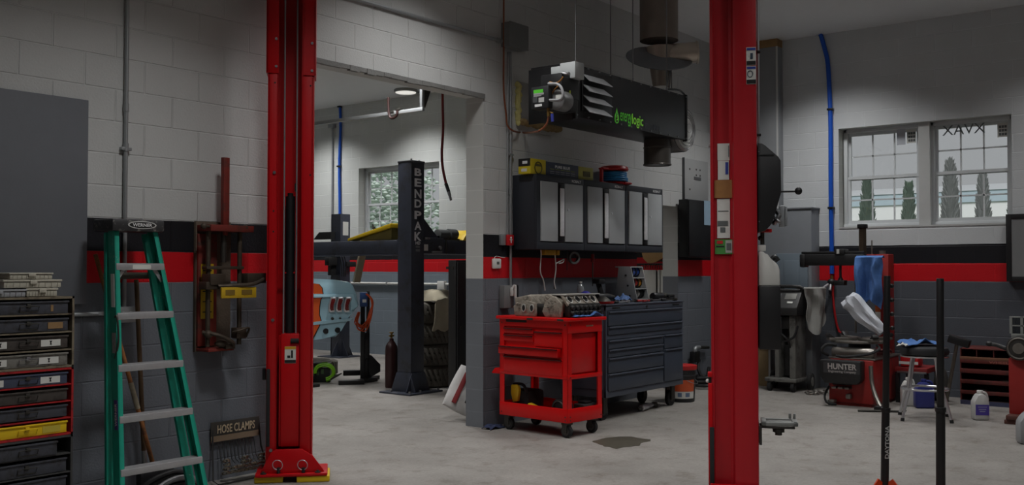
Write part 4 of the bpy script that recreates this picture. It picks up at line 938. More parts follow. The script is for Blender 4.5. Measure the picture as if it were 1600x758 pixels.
for a, c in ((1000,1023.5),(1026,1029.5),(1031,1044)):
    B().box(.02,.05,yq(c),yq(a),.1205,zq_(422),.004).done('white_sheet', wsm, t)
B().box(.02,.05,yq(1025.6),yq(1024),.1205,zq_(424)).done('dark_sheet', dsteel, t)
t = T('plywood_board', 'round-edged plywood board propped on top of the white sheet rack', 'board', (rkx-.012, Y(1018,rkx), zq_(411.5)+.002))
B().prism([(-.17,.15),(-.13,.06),(-.06,.005),(.0,0),(.07,.01),(.22,.10),(.30,.15)], (0,0,0), (0,-1,0), (.25,0,1), (.024,0,0), .004).done('board', M('plywood', (176,138,86), .6, var=.2, scale=6), t)
B().box(.03,.06,-.2,.1,.02,.05,.003).done('batten', dsteel, t)
# ================================================================ CENTRE: CONDUITS AND WALL BOXES BY THE PILLAR
x0c = X(798,-.02)
b = B().cyl((x0c,-.018,Z(x0c,0,447)),(x0c,-.018,Z(x0c,0,82)),.0135,seg=12)
for q_ in (145, 214, 300): b.cyl((x0c,-.018,Z(x0c,0,q_)-.025),(x0c,-.018,Z(x0c,0,q_)+.025),.018,seg=12)
strap(b, x0c, Z(x0c,0,242)); tag(b.done('conduit', galv), 'vertical grey conduit on the pillar wall passing the small red box', 'conduit')
x1c = X(793.5,-.02)
b = B().tube([(x1c,-.018,Z(x1c,0,372)),(x1c-.004,-.018,Z(x1c,0,320)),(x1c,-.018,Z(x1c,0,200)),(x1c+.01,-.018,Z(x1c,0,82))], .010, 10, 6)
tag(b.done('conduit', galv), 'thinner pale flexible conduit beside the tall conduit on the pillar wall', 'conduit')
t = T('pull_box', 'grey sheet metal junction box high on the wall left of the heater', 'junction box', (X(804,-.05),-.001,Z(X(804,0),-.02,79)))
hB = Z(X(804,0),-.05,41)-t.location.z; wB = (X(819,-.05)-X(790,-.05))/2
B().box(-wB,wB,-.10,-.001,0,hB,.004).done('box', M('box_grey', (120,122,122), .5, var=.06), t); B().box(-wB-.004,wB+.004,-.106,-.1,-.004,hB+.004,.002).done('cover', M('box_grey', (120,122,122)), t)
for sx_ in (-1,1):
    for sz_ in (.02,hB-.02): B().cyl((sx_*(wB-.015),-.109,sz_),(sx_*(wB-.015),-.106,sz_),.005,seg=8).done('screw', steel, t)
zh = Z(X(785,0),0,66); xh = X(780,-.02)
xl_ = X(545,-.02); b = B().tube([(xl_-1.2,-.018,zh),(xh,-.018,zh)], .016, 10).cyl((xh-.03,-.018,zh),(xh+.03,-.018,zh),.024,seg=10)
for k in range(5): strap(b, xl_+.45*k, zh)
tag(b.done('conduit', galv), 'long horizontal conduit high on the wall above the wide opening', 'conduit')
t = T('fire_alarm_box', 'small red alarm pull box on the black stripe beside the wall cabinets', 'alarm box', (X(796.5,-.04),0,Z(X(796.5,0),-.03,384)))
zz_ = Z(X(796.5,0),-.05,367)-t.location.z
B().box(-.05,.05,-.055,-.03,0,zz_,.008).done('red_cover', M('alarm_red', (190,26,32), .4), t); B().box(-.115,-.03,-.03,-.001,.002,zz_-.002,.004).done('back_box', galv, t)
B().box(-.018,.018,-.058,-.0545,.05,.06).box(-.006,.006,-.058,-.0545,.025,.062).ball((0,-.056,.073),(.012,.004,.012),10,6).done('white_mark', white_ink, t)
t = T('thermostat', 'white square thermostat on the red stripe of the pillar wall', 'thermostat', (X(776.5,-.02),0,Z(X(776.5,0),0,420)))
zz_ = Z(X(776.5,0),-.02,404)-t.location.z
B().box(-.06,.06,-.028,-.001,0,zz_,.012).done('case', white, t); B().box(-.012,.026,-.0295,-.0275,zz_*.42,zz_*.7,.002).done('display', M('lcd_grey', (90,96,92), .3), t)
B().tube([(-.03,-.012,zz_),(.0,-.01,zz_+.022),(.08,-.012,zz_+.012),(.13,-.012,zz_+.01)], .003, 6, 4).done('wire', white, t)
t = T('switch_box', 'grey metal outlet box at the end of the conduit behind the engine heads', 'outlet', (X(793,-.04),0,Z(X(793,0),0,481)))
zz_ = Z(X(793,0),-.04,446)-t.location.z
B().box(-.07,.07,-.06,-.001,0,zz_,.004).done('box', M('box_grey', (120,122,122)), t)
for dx_, m_ in ((-.0, white),(.03, black)): B().tube([(.02+dx_,-.07,zz_-.05),(.04+dx_,-.10,zz_-.0),(.05+dx_,-.10,zz_-.14),(.1+dx_*2,-.12,zz_-.22)], .012, 8, 5).done('plug_cord', m_, t)
B().box(.01,.05,-.085,-.06,zz_-.1,zz_-.02,.006).done('plug', white, t)
# brown copper line from the ceiling, looping to the burner (copper-coloured tube on the heater)
# ---------------------------------------------------------------- patched wall opening behind the heater
px0 = X(806,-.01); px1 = X(872,-.01)
t = T('wall_patch', 'pale sheet patch with yellow foam edge in the wall beside the heater burner', 'wall patch', (px0,0,Z(px0,0,196)))
hp_ = Z(px0,-.01,126)-t.location.z
B().box(.03,px1-px0,-.012,-.001,.05,hp_,.002).done('sheet', M('patch_grey', (150,150,148), .6, var=.15, bump=.1), t)
foam = M('spray_foam', (196,188,124), .8, var=.2, bump=.4, bscale=40); b = B(); rnd = random.Random(11)
for k in range(26): b.ball((.012+.03*rnd.random(),-.02,hp_*(.06+.86*k/25)), (.022+.012*rnd.random(),.025,.03), 8, 6, None, .4)
b.done('foam_bead', foam, t)
b = B()
for k in range(22): b.ball((.05+(px1-px0-.05)*k/21,-.03,.015+.02*rnd.random()+.01), (.035,.035,.03), 8, 6, None, .4)
b.done('foam_bead', M('brown_foam', (140,118,80), .9, var=.3, bump=.5, bscale=40), t, 'brown foam along the lower edge')
# ---------------------------------------------------------------- waste oil heater hung from the ceiling
yf = -1.05; yb_ = -.60
hx0 = X(899,yf); hx1 = X(1074,yf); z0 = Z(hx0,yf,182); z1 = Z(hx0,yf,100)
t = T('unit_heater', 'long black hanging heater with louvres and green lettering above the wall cabinets', 'heater', (hx0,yf,z0))
Lh = hx1-hx0; Hh = z1-z0; Dh = yb_-yf; hb_ = M('heater_black', (15,15,17), .42, var=.1)
B().box(0,Lh,0,Dh,0,Hh,.006).done('casing', hb_, t)
B().box(-.012,.012,-.012,Dh+.01,-.02,Hh+.02,.003).box(.012,.03,-.008,-.001,-.012,Hh+.012,.002).done('end_flange', hb_, t); B().box(Lh-.02,Lh+.006,-.008,Dh+.006,-.012,Hh+.01,.003).done('end_flange', hb_, t)
for k in range(12):
    x = .02+k*(Lh-.04)/11
    for zq_ in (.015, Hh-.015): B().cyl((x,-.012,zq_),(x,-.0005,zq_),.007,seg=8).done('screw', steel, t)
la, lc = X(910,yf)-hx0, X(950,yf)-hx0
lv = M('louvre_grey', (160,162,164), .45, .2)
fr = B().box(la-.02,lc+.05,-.012,-.001,.055,Hh-.03,.003).done('louvre_frame', hb_, t)
for k in range(4):
    zc_ = Hh*.845-k*Hh*.2
    B().prism([(.03,0),(lc-la,0),(lc-la-.09,.064),(0,.064)], (la,-.06,zc_-.06), (1,0,0), (0,.80,1), (0,.004,-.004), .001).done('louvre', lv, t)
gl_ink = M('logo_green', (84,190,50), .5); gl2 = M('logo_lime', (128,206,60), .5)
xg = lambda px: X(px,yf-.004)-hx0
zg_ = lambda px,py: Z(X(px,yf),yf,py)-z0
ew, e0_, e1_ = None, xg(970), xg(1006)
zt_ = (zg_(985,181)+zg_(985,196))/2
def slope(px, pyc): return zg_(px, pyc)
e_mid = (xg(970)+xg(988))/2; l_mid = (xg(988.5)+xg(1006))/2
tz = (zg_(979,186)+zg_(997,190))/2
text(t, 'lettering', 'energy', (e_mid,-.0005,tz-.006), xg(988)-xg(970), .115, (1,0,0), (0,0,1), gl_ink, .002, .0)
text(t, 'lettering', 'logic', (l_mid,-.0005,tz-.001), xg(1006)-xg(988.6), .125, (1,0,0), (0,0,1), gl2, .002, .015)
dz_ = zg_(964.5,183); ddx = xg(964.5)
drop = [(0,.085),(.014,.045),(.034,.012),(.038,-.02),(.028,-.048),(.0,-.06),(-.028,-.048),(-.038,-.02),(-.034,.012),(-.014,.045)]
o = B().prism(drop, (ddx,-.0005,dz_), (1,0,0), (0,0,1), (0,-.003,0)).done('logo_drop', gl_ink, t)
B().prism([(a*.55,c*.62-.012) for a,c in drop], (ddx,-.0035,dz_), (1,0,0), (0,0,1), (0,-.001,0)).done('logo_core', hb_, o)
B().tube([(ddx-.012,-.005,dz_-.03),(ddx+.012,-.005,dz_-.02),(ddx-.006,-.005,dz_-.002),(ddx+.006,-.005,dz_+.014)], .005, 6, 4).done('logo_flame', gl2, o)
text(t, 'model_print', 'EL 340H', ((xg(1009)+xg(1032))/2,-.0005,zg_(1020,199)), xg(1032)-xg(1009), .055, (1,0,0), (0,0,1), M('dim_print', (40,42,48), .5), .002, .02)
# burner end plate and burner
b = B().box(-.022,-.0125,.01,Dh+.03,-.03,Hh-.0,.003).done('burner_plate', hb_, t)
xb = -.022
def bp(px,py,x=-.2):  # point on burner side at local x
    y = Y(px, hx0+x); return y-yf, Z(hx0+x, y, py)-z0
def bbox(name, pa, pb, x0, x1, m, bev=.006):
    ya, za_ = bp(*pa, x0); yb2, zb2 = bp(*pb, x0)
    return B().box(x0, x1, min(ya,yb2), max(ya,yb2), min(za_,zb2), max(za_,zb2), bev).done(name, m, t)
cbx = bbox('control_box', (830,137), (857,168), -.36, -.24, M('control_black', (30,31,33), .5))
def bdec(name, pa, pb, m, par):
    x = -.3605; ya, za_ = bp(*pa, x); yb2, zb2 = bp(*pb, x)
    return B().box(x-.002, x, min(ya,yb2), max(ya,yb2), min(za_,zb2), max(za_,zb2)).done(name, m, par)
bdec('logo_strip', (834,141), (849,144.5), gl_ink, cbx); bdec('print_line', (834,146.5), (850,147.5), M('dim_white', (150,150,150), .6), cbx); bdec('print_line', (834,149), (846,150), M('dim_white', (150,150,150), .6), cbx)
bdec('print_block', (833,152), (840,160), M('dim_print2', (66,68,70), .6), cbx); bdec('socket_plate', (842,153), (850.5,159), M('socket_white', (176,176,174), .6), cbx); bdec('white_strip', (836,163.5), (847,166), white_ink, cbx)
bbox('junction_box', (861,105), (876,119), -.14, -.0225, M('burner_grey', (176,180,180), .5, var=.04)); bbox('transformer_box', (875,99), (899,121), -.16, -.0225, M('burner_grey', (176,180,180)))
bbox('burner_body', (845,118), (878,150), -.28, -.0225, black); bbox('burner_fan_case', (858,140), (884,172), -.22, -.0225, blackm, .03)
ya, za_ = bp(878,158,-.22); m0 = B().cyl((-.30,ya,za_),(-.16,ya,za_),.085,seg=24,bev=.012).done('motor', M('motor_grey', (120,120,120), .4, .3), t)
ya, za_ = bp(874,152,-.30); B().box(-.31,-.29,ya-.03,ya+.03,za_-.02,za_+.02,.003).done('motor_label', paper, m0)
def bpts(L, x): return [(x if len(p)<3 else p[2], *bp(p[0],p[1],x if len(p)<3 else p[2])) for p in L]
hs_ = B().tube(bpts([(857,131),(862,131),(872,132),(878,138),(880,148),(877,155),(868,156.5),(857,156.5)], -.34), .012, 8, 5).done('loop_hose', M('hose_grey', (150,150,152), .4), t)
B().tube(bpts([(859,128),(868,130),(876,126),(880,120)], -.3), .006, 6, 5).tube(bpts([(862,150),(866,141),(873,134)], -.3), .005, 6, 5).done('wiring', M('wire_orange', (150,100,40), .6), t)
bbox('tag', (886,142), (892,147), -.17, -.168, M('lime_tag', (176,196,70), .6), .0005)
B().tube(bpts([(857,168),(857,174),(857.5,182)], -.33), .014, 8).tube(bpts([(855,174),(864,177)], -.33), .007, 8).done('valve', M('brass', (140,112,62)), t)
B().tube(bpts([(863,178),(863.5,190)], -.33), .012, 8).done('valve_handle', M('blue_handle', (50,60,150), .5), t)
B().tube(bpts([(879,114),(886,116),(890,115)], -.25), .016, 8, 4).done('elbow', steel, t)
# copper line on to the wall and up
cop = M('copper', (150,92,66), .4, .7, var=.1)
wxl = X(787,-.03)-hx0
pts = bpts([(857.5,182),(855,192),(848,201),(838,206)], -.33)+[(x, -yf-.05-.0, Z(hx0+x, -.05, py)-z0) for x, py in ((X(820,-.05)-hx0,207.5),(X(803,-.05)-hx0,205),(X(793,-.05)-hx0,196),(X(791,-.05)-hx0,180))]+[(wxl,-yf-.03,Z(hx0+wxl,-.03,py)-z0) for py in (140,80,20)]+[(wxl,-yf-.03,H-z0)]
B().tube(pts, .0085, 8, 6).done('copper_line', cop, t)
# blower, outlet, flue and hangers
ys = Dh*.5
bx_ = Lh+.05; bz_ = (zg_(1080,198))
B().cyl((bx_,ys-.16,bz_-.02),(bx_,ys+.16,bz_-.02),.235,seg=40,bev=.01).done('blower_housing', M('blower_grey', (110,108,106), .35, .5), t)
B().lathe([(.225,0),(.19,.02),(.14,.025),(.08,.055),(.0,.07)], (bx_+.0,ys-.165,bz_-.02), (0,-1,0), 36).done('blower_face', M('blower_face', (190,188,184), .3, .7), t)
for k in range(6): B().torus((bx_,ys-.185-.008*k,bz_-.02), .205-.032*k, .004, (0,1,0), 30, 6).done('guard_ring', steel, t)
ox_o = X(1031,yf+.2)-hx0
B().cyl((ox_o,ys,-.0),(ox_o,ys,-.25),.135,seg=32).torus((ox_o,ys,-.25),.136,.008).torus((ox_o,ys,-.08),.136,.006).done('warm_air_outlet', M('duct_black', (76,72,68), .35, .4), t)
B().cyl((ox_o+.1,ys+.05,-.11),(bx_-.02,ys+.05,-.11),.075,seg=20).done('cross_duct', M('duct_black', (44,42,40)), t)
fl_y = .22; fx0 = X(1031,yf+fl_y)-hx0
flz = lambda py: Z(hx0+fx0,yf+fl_y,py)-z0
galv2 = M('flue_metal', (186,176,164), .34, .6, var=.15, scale=5)
def fpx(px): return X(px,yf+fl_y)-hx0
rF = (fpx(1050)-fpx(1012))/2*.79
B().cyl((fx0,fl_y,flz(64)),(fx0,fl_y,H-z0),rF,seg=32).done('flue_pipe', M('flue_dark', (132,122,114), .5, .3, var=.2), t)
B().lathe([(.05,.09),(.14,.045),(.335,.0),(.335,-.008),(.13,.035),(.05,.08)], (fx0,fl_y,flz(90)), (-.42,-.38,.9), 40).done('storm_collar', M('collar_grey', (128,132,138), .5, .2), t)
B().cyl((fx0+.01,fl_y-.02,flz(136)),(fx0+.0,fl_y-.02,flz(74)),.085,.145,32).done('draft_tee', galv2, t)
tx_ = Vector((.55,-.8,.06)).normalized(); tc = Vector((fx0+.02,fl_y-.05,flz(86)))
B().lathe([(.105,0),(.105,.30),(.116,.30),(.116,.315),(.098,.315),(.095,.02)], tc+tx_*.02, tx_, 32).done('draft_damper', galv2, t)
B().cyl(tc+tx_*.20, tc+tx_*.205, .095, seg=28).ball(tc+tx_*.22+Vector((0,0,.03)), (.045,.02,.03)).done('damper_flap', chrome, t)
for k in range(3): B().tube([tuple(tc+Vector((-.02-.01*k,-.10,-.02))),(fx0-.06+.05*k,fl_y-.12,flz(140))], .007, 6).done('support_strap', steel, t)
B().tube([(fpx(1036),fl_y-.05,flz(139)),(fpx(1052),fl_y-.05,flz(135)),(fpx(1066),fl_y,flz(133)),(fpx(1073),fl_y,flz(140)),(fpx(1064),fl_y,flz(144)),(fpx(1050),fl_y,flz(145))], .01, 8, 5).done('cable_loop', black, t)
for px, y in ((900,.02),(990,.02)): 
    x = X(px,yf+y)-hx0; B().cyl((x,y,Hh-.02),(x,y,H-z0),.006,seg=8).cyl((x,y,Hh+.0),(x,y,Hh+.03),.012,seg=6).done('hanger_rod', steel, t)
for px, y in ((955,Dh-.03),(1043,.02)):
    x = X(px,yf+y)-hx0; B().cyl((x,y,Hh-.02),(x,y,H-z0),.006,seg=8).cyl((x,y,Hh+.0),(x,y,Hh+.03),.012,seg=6).done('hanger_rod', steel, t)
# ---------------------------------------------------------------- three wall cabinets
cyf = -.295; cb_ = M('cabinet_charcoal', (42,45,52), .5, var=.06); cg = M('cabinet_grey_door', (176,180,182), .45, .1, var=.05)
cxs = [7.435, 8.222, 9.006, 9.793]; cz0, cz1 = 1.632, 2.338
names = ['grey two door wall cabinet nearest the pillar, under the long box','middle grey two door wall cabinet, under the hose reel','grey two door wall cabinet nearest the doorway']
for i in range(3):
    x0, x1 = cxs[i]+.003, cxs[i+1]-.003; wc = x1-x0
    t = T('wall_cabinet', names[i], 'wall cabinet', (x0, cyf, cz0), 0, 'row of wall cabinets')
    hh = cz1-cz0
    B().box(0,wc,.03,-cyf-.002,0,hh,.006).done('body', cb_, t)
    b = B().box(0,wc,0,.0295,0,.068,.003).box(0,wc,0,.0295,hh-.062,hh,.003).box(0,.05,.0,.0295,.068,hh-.062).box(wc-.03,wc,.0,.0295,.068,hh-.062).done('front_frame', cb_, t)
    m_ = wc*.455
    for a, c in ((.052,m_-.035),(m_+.085,wc-.034)):
        d = B().box(a,c,-.012,.028,.078,hh-.064,.006).done('door', cg, t)
        if a > .1: B().cyl((a+.05,-.018,hh*.55),(a+.05,-.0125,hh*.55),.012,seg=12).done('lock', chrome, d)
    hd = B().box(m_-.035,m_+.085,-.004,.028,.072,hh-.066,.004).done('handle_channel', black, t)
    B().box(m_-.015,m_+.070,-.012,-.004,.085,hh-.075,.004).done('handle_bar', black, hd)
    B().box(m_-.008,m_+.062,-.022,-.0125,.13,hh-.115,.006).done('handle_trim', M('brushed_trim', (232,232,234), .42, .25, var=.15, scale=60), hd)
    text(t, 'lettering', 'KOBALT', (wc*.83,0,hh-.032), .16, .026, (1,0,0), (0,0,1), white_ink, .0015, .03)
# on the cabinets
ct_ = cz1+.001
def tp(px, y): return X(px,y)
ybx = -.26
t = T('tool_box_carton', 'small yellow and black carton at the pillar end of the wall cabinets', 'carton', (tp(829,ybx),ybx,ct_))
a_, c_ = tp(829,ybx), tp(853,ybx); hB_ = Z(a_,ybx,247)-ct_
ybk = Y(810,a_)-ybx
yc = M('carton_yellow', (200,180,34), .6, var=.05)
B().box(0,c_-a_,0,ybk,0,hB_,.002).done('carton', yc, t)
B().box(-.002,-.0004,.002,ybk-.002,hB_*.5,hB_,.0).done('black_panel', black_ink, t); B().box(-.0035,-.0022,ybk*.25,ybk*.65,hB_*.66,hB_*.84).done('white_mark', white_ink, t)
B().box(-.002,-.0004,ybk*.3,ybk*.75,hB_*.14,hB_*.34).done('barcode_label', paper, t)
B().torus(((c_-a_)*.5,-.001,hB_*.42),.055,.006,(0,1,0),20,6).box((c_-a_)*.32,(c_-a_)*.68,-.003,-.0005,hB_*.52,hB_*.66).done('print', M('carton_print_dark', (84,78,24), .6), t)
t = T('filter_carton', 'long dark blue carton lettered PURE BLUE with yellow end on the wall cabinets', 'carton', (c_+.004,ybx,ct_))
e_ = tp(927,ybx); hB2 = Z(c_,ybx,252)-ct_; Lb_ = e_-c_-.004; Ly = tp(904,ybx)-c_-.004
B().box(0,Ly,0,.22,0,hB2,.002).done('carton', M('carton_slate', (62,68,82), .6, var=.06), t); B().box(Ly,Lb_,0,.22,0,hB2*.98,.002).done('yellow_end', M('carton_pale_yellow', (168,164,80), .6), t)
text(t, 'lettering', 'PURE BLUE', (Ly*.5,0,hB2*.70), Ly*.46, hB2*.2, (1,0,0), (0,0,1), white_ink, .0012, .03)
for zf_, wf, mm_ in ((.5,.8,M('lime_print', (130,140,60), .6)),(.33,.82,M('pale_print2', (140,144,150), .6)),(.19,.8,M('pale_print2', (140,144,150), .6))):
    n_ = 5
    for k in range(n_): decal(t, 'print_line', (Ly*(.1+.8*(k+.5)/n_),-.0002,hB2*zf_), Ly*.8/n_*.8, hB2*.045, (1,0,0), (0,0,1), mm_, .001)
B().box(Ly+(Lb_-Ly)*.3,Ly+(Lb_-Ly)*.8,-.0015,-.0003,hB2*.25,hB2*.66).done('label_print', M('carton_print_dark', (84,78,24)), t)
rxp = tp(963,-.20); t = T('hose_reel', 'red framed reel wound with blue hose lying on the wall cabinets', 'hose reel', (rxp,-.175,ct_))
rr_ = (tp(983,-.2)-tp(945,-.2))/2*.64
rr_ = min(rr_, .165)
rp_ = M('reel_red', (176,20,28), .4)
B().lathe([(0,0),(rr_,0),(rr_+.012,.008),(rr_+.012,.016),(rr_-.01,.02),(0,.02)], (0,0,.004)).box(-rr_-.12,-rr_+.02,-.03,.03,.004,.02,.006).done('lower_flange', rp_, t)
b = B()
for k in range(5): b.torus((0,0,.042+.021*k), rr_-.028+.012*(k<2), .0115, (0,0,1), 36, 8)
b.done('blue_hose', M('reel_hose_blue', (26,130,190), .4), t)
B().lathe([(0,.145),(rr_-.03,.145),(rr_-.005,.15),(rr_-.0,.165),(rr_-.012,.19),(rr_-.04,.2),(0,.2)]).box(-rr_-.10,-rr_+.05,-.035,.035,.146,.168,.01).done('upper_flange', rp_, t)
B().cyl((0,0,.02),(0,0,.15),rr_*.55,seg=24).done('drum', rp_, t); B().bar((-rr_-.09,0,.01),(-rr_-.09,0,.16),.03,.03).done('handle_post', rp_, t)
B().tube([(-.05,-rr_-.012,.013),(.08,-rr_-.01,.012),(rr_,-.05,.012),(rr_+.03,.03,.016)], .009, 8, 5).done('hose_end', rp_, t)
# things hung under the cabinets
uz = cz0-.001
def hang(name, label, cat, px, y=-.18): return T(name, label, cat, (X(px,y), y, uz))
t = hang('power_adapter','yellow power strip fixed under the wall cabinet with two white cords','power strip',857)
s_ = X(873,-.18)-t.location.x
B().box(-.09,.08,-.03,.03,-.05,0,.004).box(.11,.15,-.03,.03,-.05,0,.004).done('yellow_strip', M('amber_plastic', (196,150,30), .5), t)
zu = lambda py: Z(t.location.x,-.18,py)-uz
xu = lambda px: X(px,-.18)-t.location.x
B().tube([(xu(845),0,0),(xu(845.5),0,zu(400)),(xu(844),0,zu(424)),(xu(849),.0,zu(438)),(xu(851.5),.0,zu(454))], .006, 8, 6).done('white_cord', white, t)
B().tube([(xu(867),0,0),(xu(867),0,zu(396)),(xu(868.5),0,zu(420)),(xu(866),0,zu(440)),(xu(868),0,zu(452))], .006, 8, 6).tube([(xu(868),0,zu(412)),(xu(874),-.01,zu(408)),(xu(880),-.01,zu(405)),(xu(878),-.01,zu(410)),(xu(872),-.01,zu(411.5))], .006, 8, 6).done('white_cord', white, t)
B().tube([(xu(870),.02,0),(xu(871),.02,zu(420)),(xu(868.5),.02,zu(452))], .006, 8, 6).done('black_cord', black, t)
t = hang('tape_roll','grey roll of tape hanging under the wall cabinets','tape roll',896.5); zu = lambda py: Z(t.location.x,-.18,py)-uz
B().lathe([(.042,-.02),(.062,-.02),(.062,.02),(.042,.02)], (0,0,zu(403)), (.5,1,0), 28, True).done('tape', M('grey_tape', (96,98,98), .6), t); B().tube([(0,0,0),(0,0,zu(399))], .004, 6).done('hook', dsteel, t)
t = hang('screwdriver','long red handled screwdriver hanging under the wall cabinets','screwdriver',926); zu = lambda py: Z(t.location.x,-.18,py)-uz
B().cyl((0,0,zu(410)),(0,0,zu(397)),.02,.016,12,.004).done('handle', M('handle_red', (140,24,26), .4), t); B().cyl((0,0,zu(447)),(0,0,zu(410)),.006,seg=8).done('blade', dsteel, t); B().cyl((0,0,zu(397)),(0,0,0),.004,seg=6).done('hook', dsteel, t)
t = hang('pick_tool','thin black pick hanging under the wall cabinets beside the tape roll','pick',886); zu = lambda py: Z(t.location.x,-.18,py)-uz
B().cyl((0,0,zu(404)),(0,0,0),.009,.006,8).done('handle', dsteel, t); B().cyl((0,0,zu(422)),(0,0,zu(404)),.004,seg=6).done('shaft', black, t)
# ---------------------------------------------------------------- slate tool chest
gy = -.70; gx0 = X(946,gy); gx1 = X(1066,gy); gyb = Y(909,gx0)
t = T('tool_chest', 'long slate grey rolling tool chest with many drawers under the wall cabinets', 'tool chest', (gx0,gy,0))
Wc = gx1-gx0; Dc = .52; zt_ = Z(gx1,gy,471.5); zb_ = Z(gx1,gy,600)
slate_d = M('slate_drawer', (60,67,79), .4, var=.06)
B().box(0,Wc,.02,Dc,zb_,zt_,.006).done('body', navy, t)
B().box(0,.022,-.002,.02,zb_,zt_).box(Wc-.03,Wc,-.002,.02,zb_,zt_).box(0,Wc,-.004,.02,zt_-.05,zt_,.003).box(0,Wc,-.004,.02,zb_,zb_+.075,.003).done('front_frame', navy, t)
B().box(-.012,Wc+.012,-.015,Dc,zt_,zt_+.012,.004).done('top_mat', navy, t)
ZD = lambda py: Z(gx1,gy,py)
def drw(xa, xb, za_, zb2):
    d = B().box(xa,xb,-.016,.018,za_,zb2,.004).done('drawer', slate_d, t)
    B().box(xa+.004,xb-.004,-.030,-.0165,zb2-.016,zb2-.002,.003).done('drawer_pull', navy, d)
rows_top = [(479.5,500),(501,512.5)]
for a, c in rows_top: drw(.026, Wc-.034, ZD(c), ZD(a))
B().box(.02,Wc-.03,-.004,.018,ZD(519),ZD(513)).done('mid_rail', navy, t)
xs_ = X(1034.5,gy)-gx0
for a, c in ((520,532),(533,544),(545,566),(567,591)): drw(.026, xs_-.012, ZD(c), ZD(a))
for a, c in ((520,541),(542,591)): drw(xs_+.02, Wc-.034, ZD(c), ZD(a))
for px, w_ in ((933,.18),(1055,.12)):
    x = max(.05, X(px if px>946 else 962,gy)-gx0); B().box(x-.07,x+.07,-.0065,-.0042,zt_-.034,zt_-.018,.001).done('slot', black_ink, t)
B().cyl((Wc*.5,-.012,zt_-.03),(Wc*.5,-.004,zt_-.03),.012,seg=14).done('lock', dsteel, t)
B().box(-.0135,-.0008,.03,Dc-.03,zb_+.08,zt_-.06,.003).done('side_panel', navy, t)
def caster(par, x, y, r, m=black, w_=.04):
    wv = B().cyl((x,y-w_/2,r),(x,y+w_/2,r),r,seg=26,bev=.006).done('caster', rubber, par)
    B().cyl((x,y-w_/2-.003,r),(x,y+w_/2+.003,r),r*.45,seg=16).done('hub', dsteel, wv); return wv
for x in (.09, Wc-.10):
    for y in (.10, Dc-.08):
        caster(t, x, y, zb_*.36)
        B().box(x-.035,x+.035,y-.04,y-.022,zb_*.3,zb_-.001).box(x-.035,x+.035,y+.022,y+.04,zb_*.3,zb_-.001).box(x-.045,x+.045,y-.045,y+.045,zb_-.02,zb_-.001).done('caster_fork', dsteel, t)
top = zt_+.0125
# on the chest
def on(name, label, cat, px, y, rz=0, grp=None): return T(name, label, cat, (X(px,y), y, top), rz, grp)
t = on('water_bottle','clear plastic bottle standing at the back of the tool chest','bottle',907,-.36)
zz_ = Z(t.location.x,-.36,440)-top
B().lathe([(0,0),(.035,0),(.038,.01),(.036,zz_*.45),(.038,zz_*.6),(.03,zz_*.8),(.014,zz_*.9),(.014,zz_*.95),(0,zz_*.95)]).done('bottle', M('clear_pet', (190,196,198), .15, var=.02, trans=.6), t); B().cyl((0,0,zz_*.95),(0,0,zz_),.016,seg=14).done('cap', white, t)
sp = on('spool_rack','grey sloped rack holding blue, red and white wire spools on the tool chest','wire rack',991,-.42)
xk = lambda px: X(px,-.42)-sp.location.x; zk = lambda py: Z(sp.location.x,-.42,py)-top
sg = M('rack_grey', (150,152,152), .5)
hr = zk(417)
wr = xk(1011)-xk(994)
for xq, dq in ((xk(994),-.012),(xk(994)+wr,.012)): B().prism([(-.02,0),(.26,0),(.21,hr),(.06,hr)], (xq,0,0), (0,1,0), (0,0,1), (dq,0,0), .002).done('side_plate', sg, sp)
for k in range(4):
    zc_ = hr*(.02+.32*k); y_ = -.02+.08*(zc_/hr)
    B().box(xk(994),xk(994)+wr,y_,y_+.2,zc_,zc_+.012).done('shelf', sg, sp)
cols = [('spool_white',(170,160,155)),('spool_red',(176,36,30)),('spool_blue',(30,66,150))]
wcs = {'spool_blue':[(40,76,160),(60,90,170),(40,76,160)],'spool_red':[(110,40,26),(180,40,26),(190,130,40)],'spool_white':[(170,30,30),(160,156,150),(30,30,32)]}
for k, (nm, c) in enumerate(cols):
    zc_ = hr*(.06+.32*k)+.055; y_ = .07+.08*(zc_/hr)
    for j in range(3):
        xx2 = xk(994)+wr*(j+.5)/3
        s2 = B().cyl((xx2-wr*.13,y_,zc_),(xx2+wr*.13,y_,zc_),.046,seg=20).done('wire_spool', M('wire_%d_%d' % (k,j), wcs[nm][j], .4), sp)
        B().cyl((xx2-wr*.155,y_,zc_),(xx2-wr*.13,y_,zc_),.054,seg=20).cyl((xx2+wr*.13,y_,zc_),(xx2+wr*.155,y_,zc_),.054,seg=20).done('spool_rim', M('spool_flange', (40,42,46), .5), s2)
for k in range(3): B().cyl((xk(994)-.016,.07+.025*k,hr*(.15+.3*k)),(xk(994)-.0118,.07+.025*k,hr*(.15+.3*k)),.011,seg=12).done('axle_end', black, sp)
def blob_cloth(name, label, cat, px, y, sx_, sy_, hz, m, seed, z=None, grp=None):
    x = X(px,y); zb0 = top if z is None else z
    def f(u_, v_):
        a = (u_-.5)*2; c = (v_-.5)*2; n = noise.noise(Vector((u_*3.2+seed, v_*3.2, seed)))
        e = max(0, 1-(abs(a)**3+abs(c)**3)*.5)
        return Vector((a*sx_*(1+.15*noise.noise(Vector((c*2,seed,1)))), c*sy_*(1+.2*noise.noise(Vector((a*2,seed,4)))), .006+hz*e*(.55+.6*n)))
    o = B().sheet(f, 22, 22, .005).done(name, m); zmin_ = min(v.co.z for v in o.data.vertices)
    o.location = (x, y, zb0-zmin_+.0006); return tag(o, label, cat, grp)
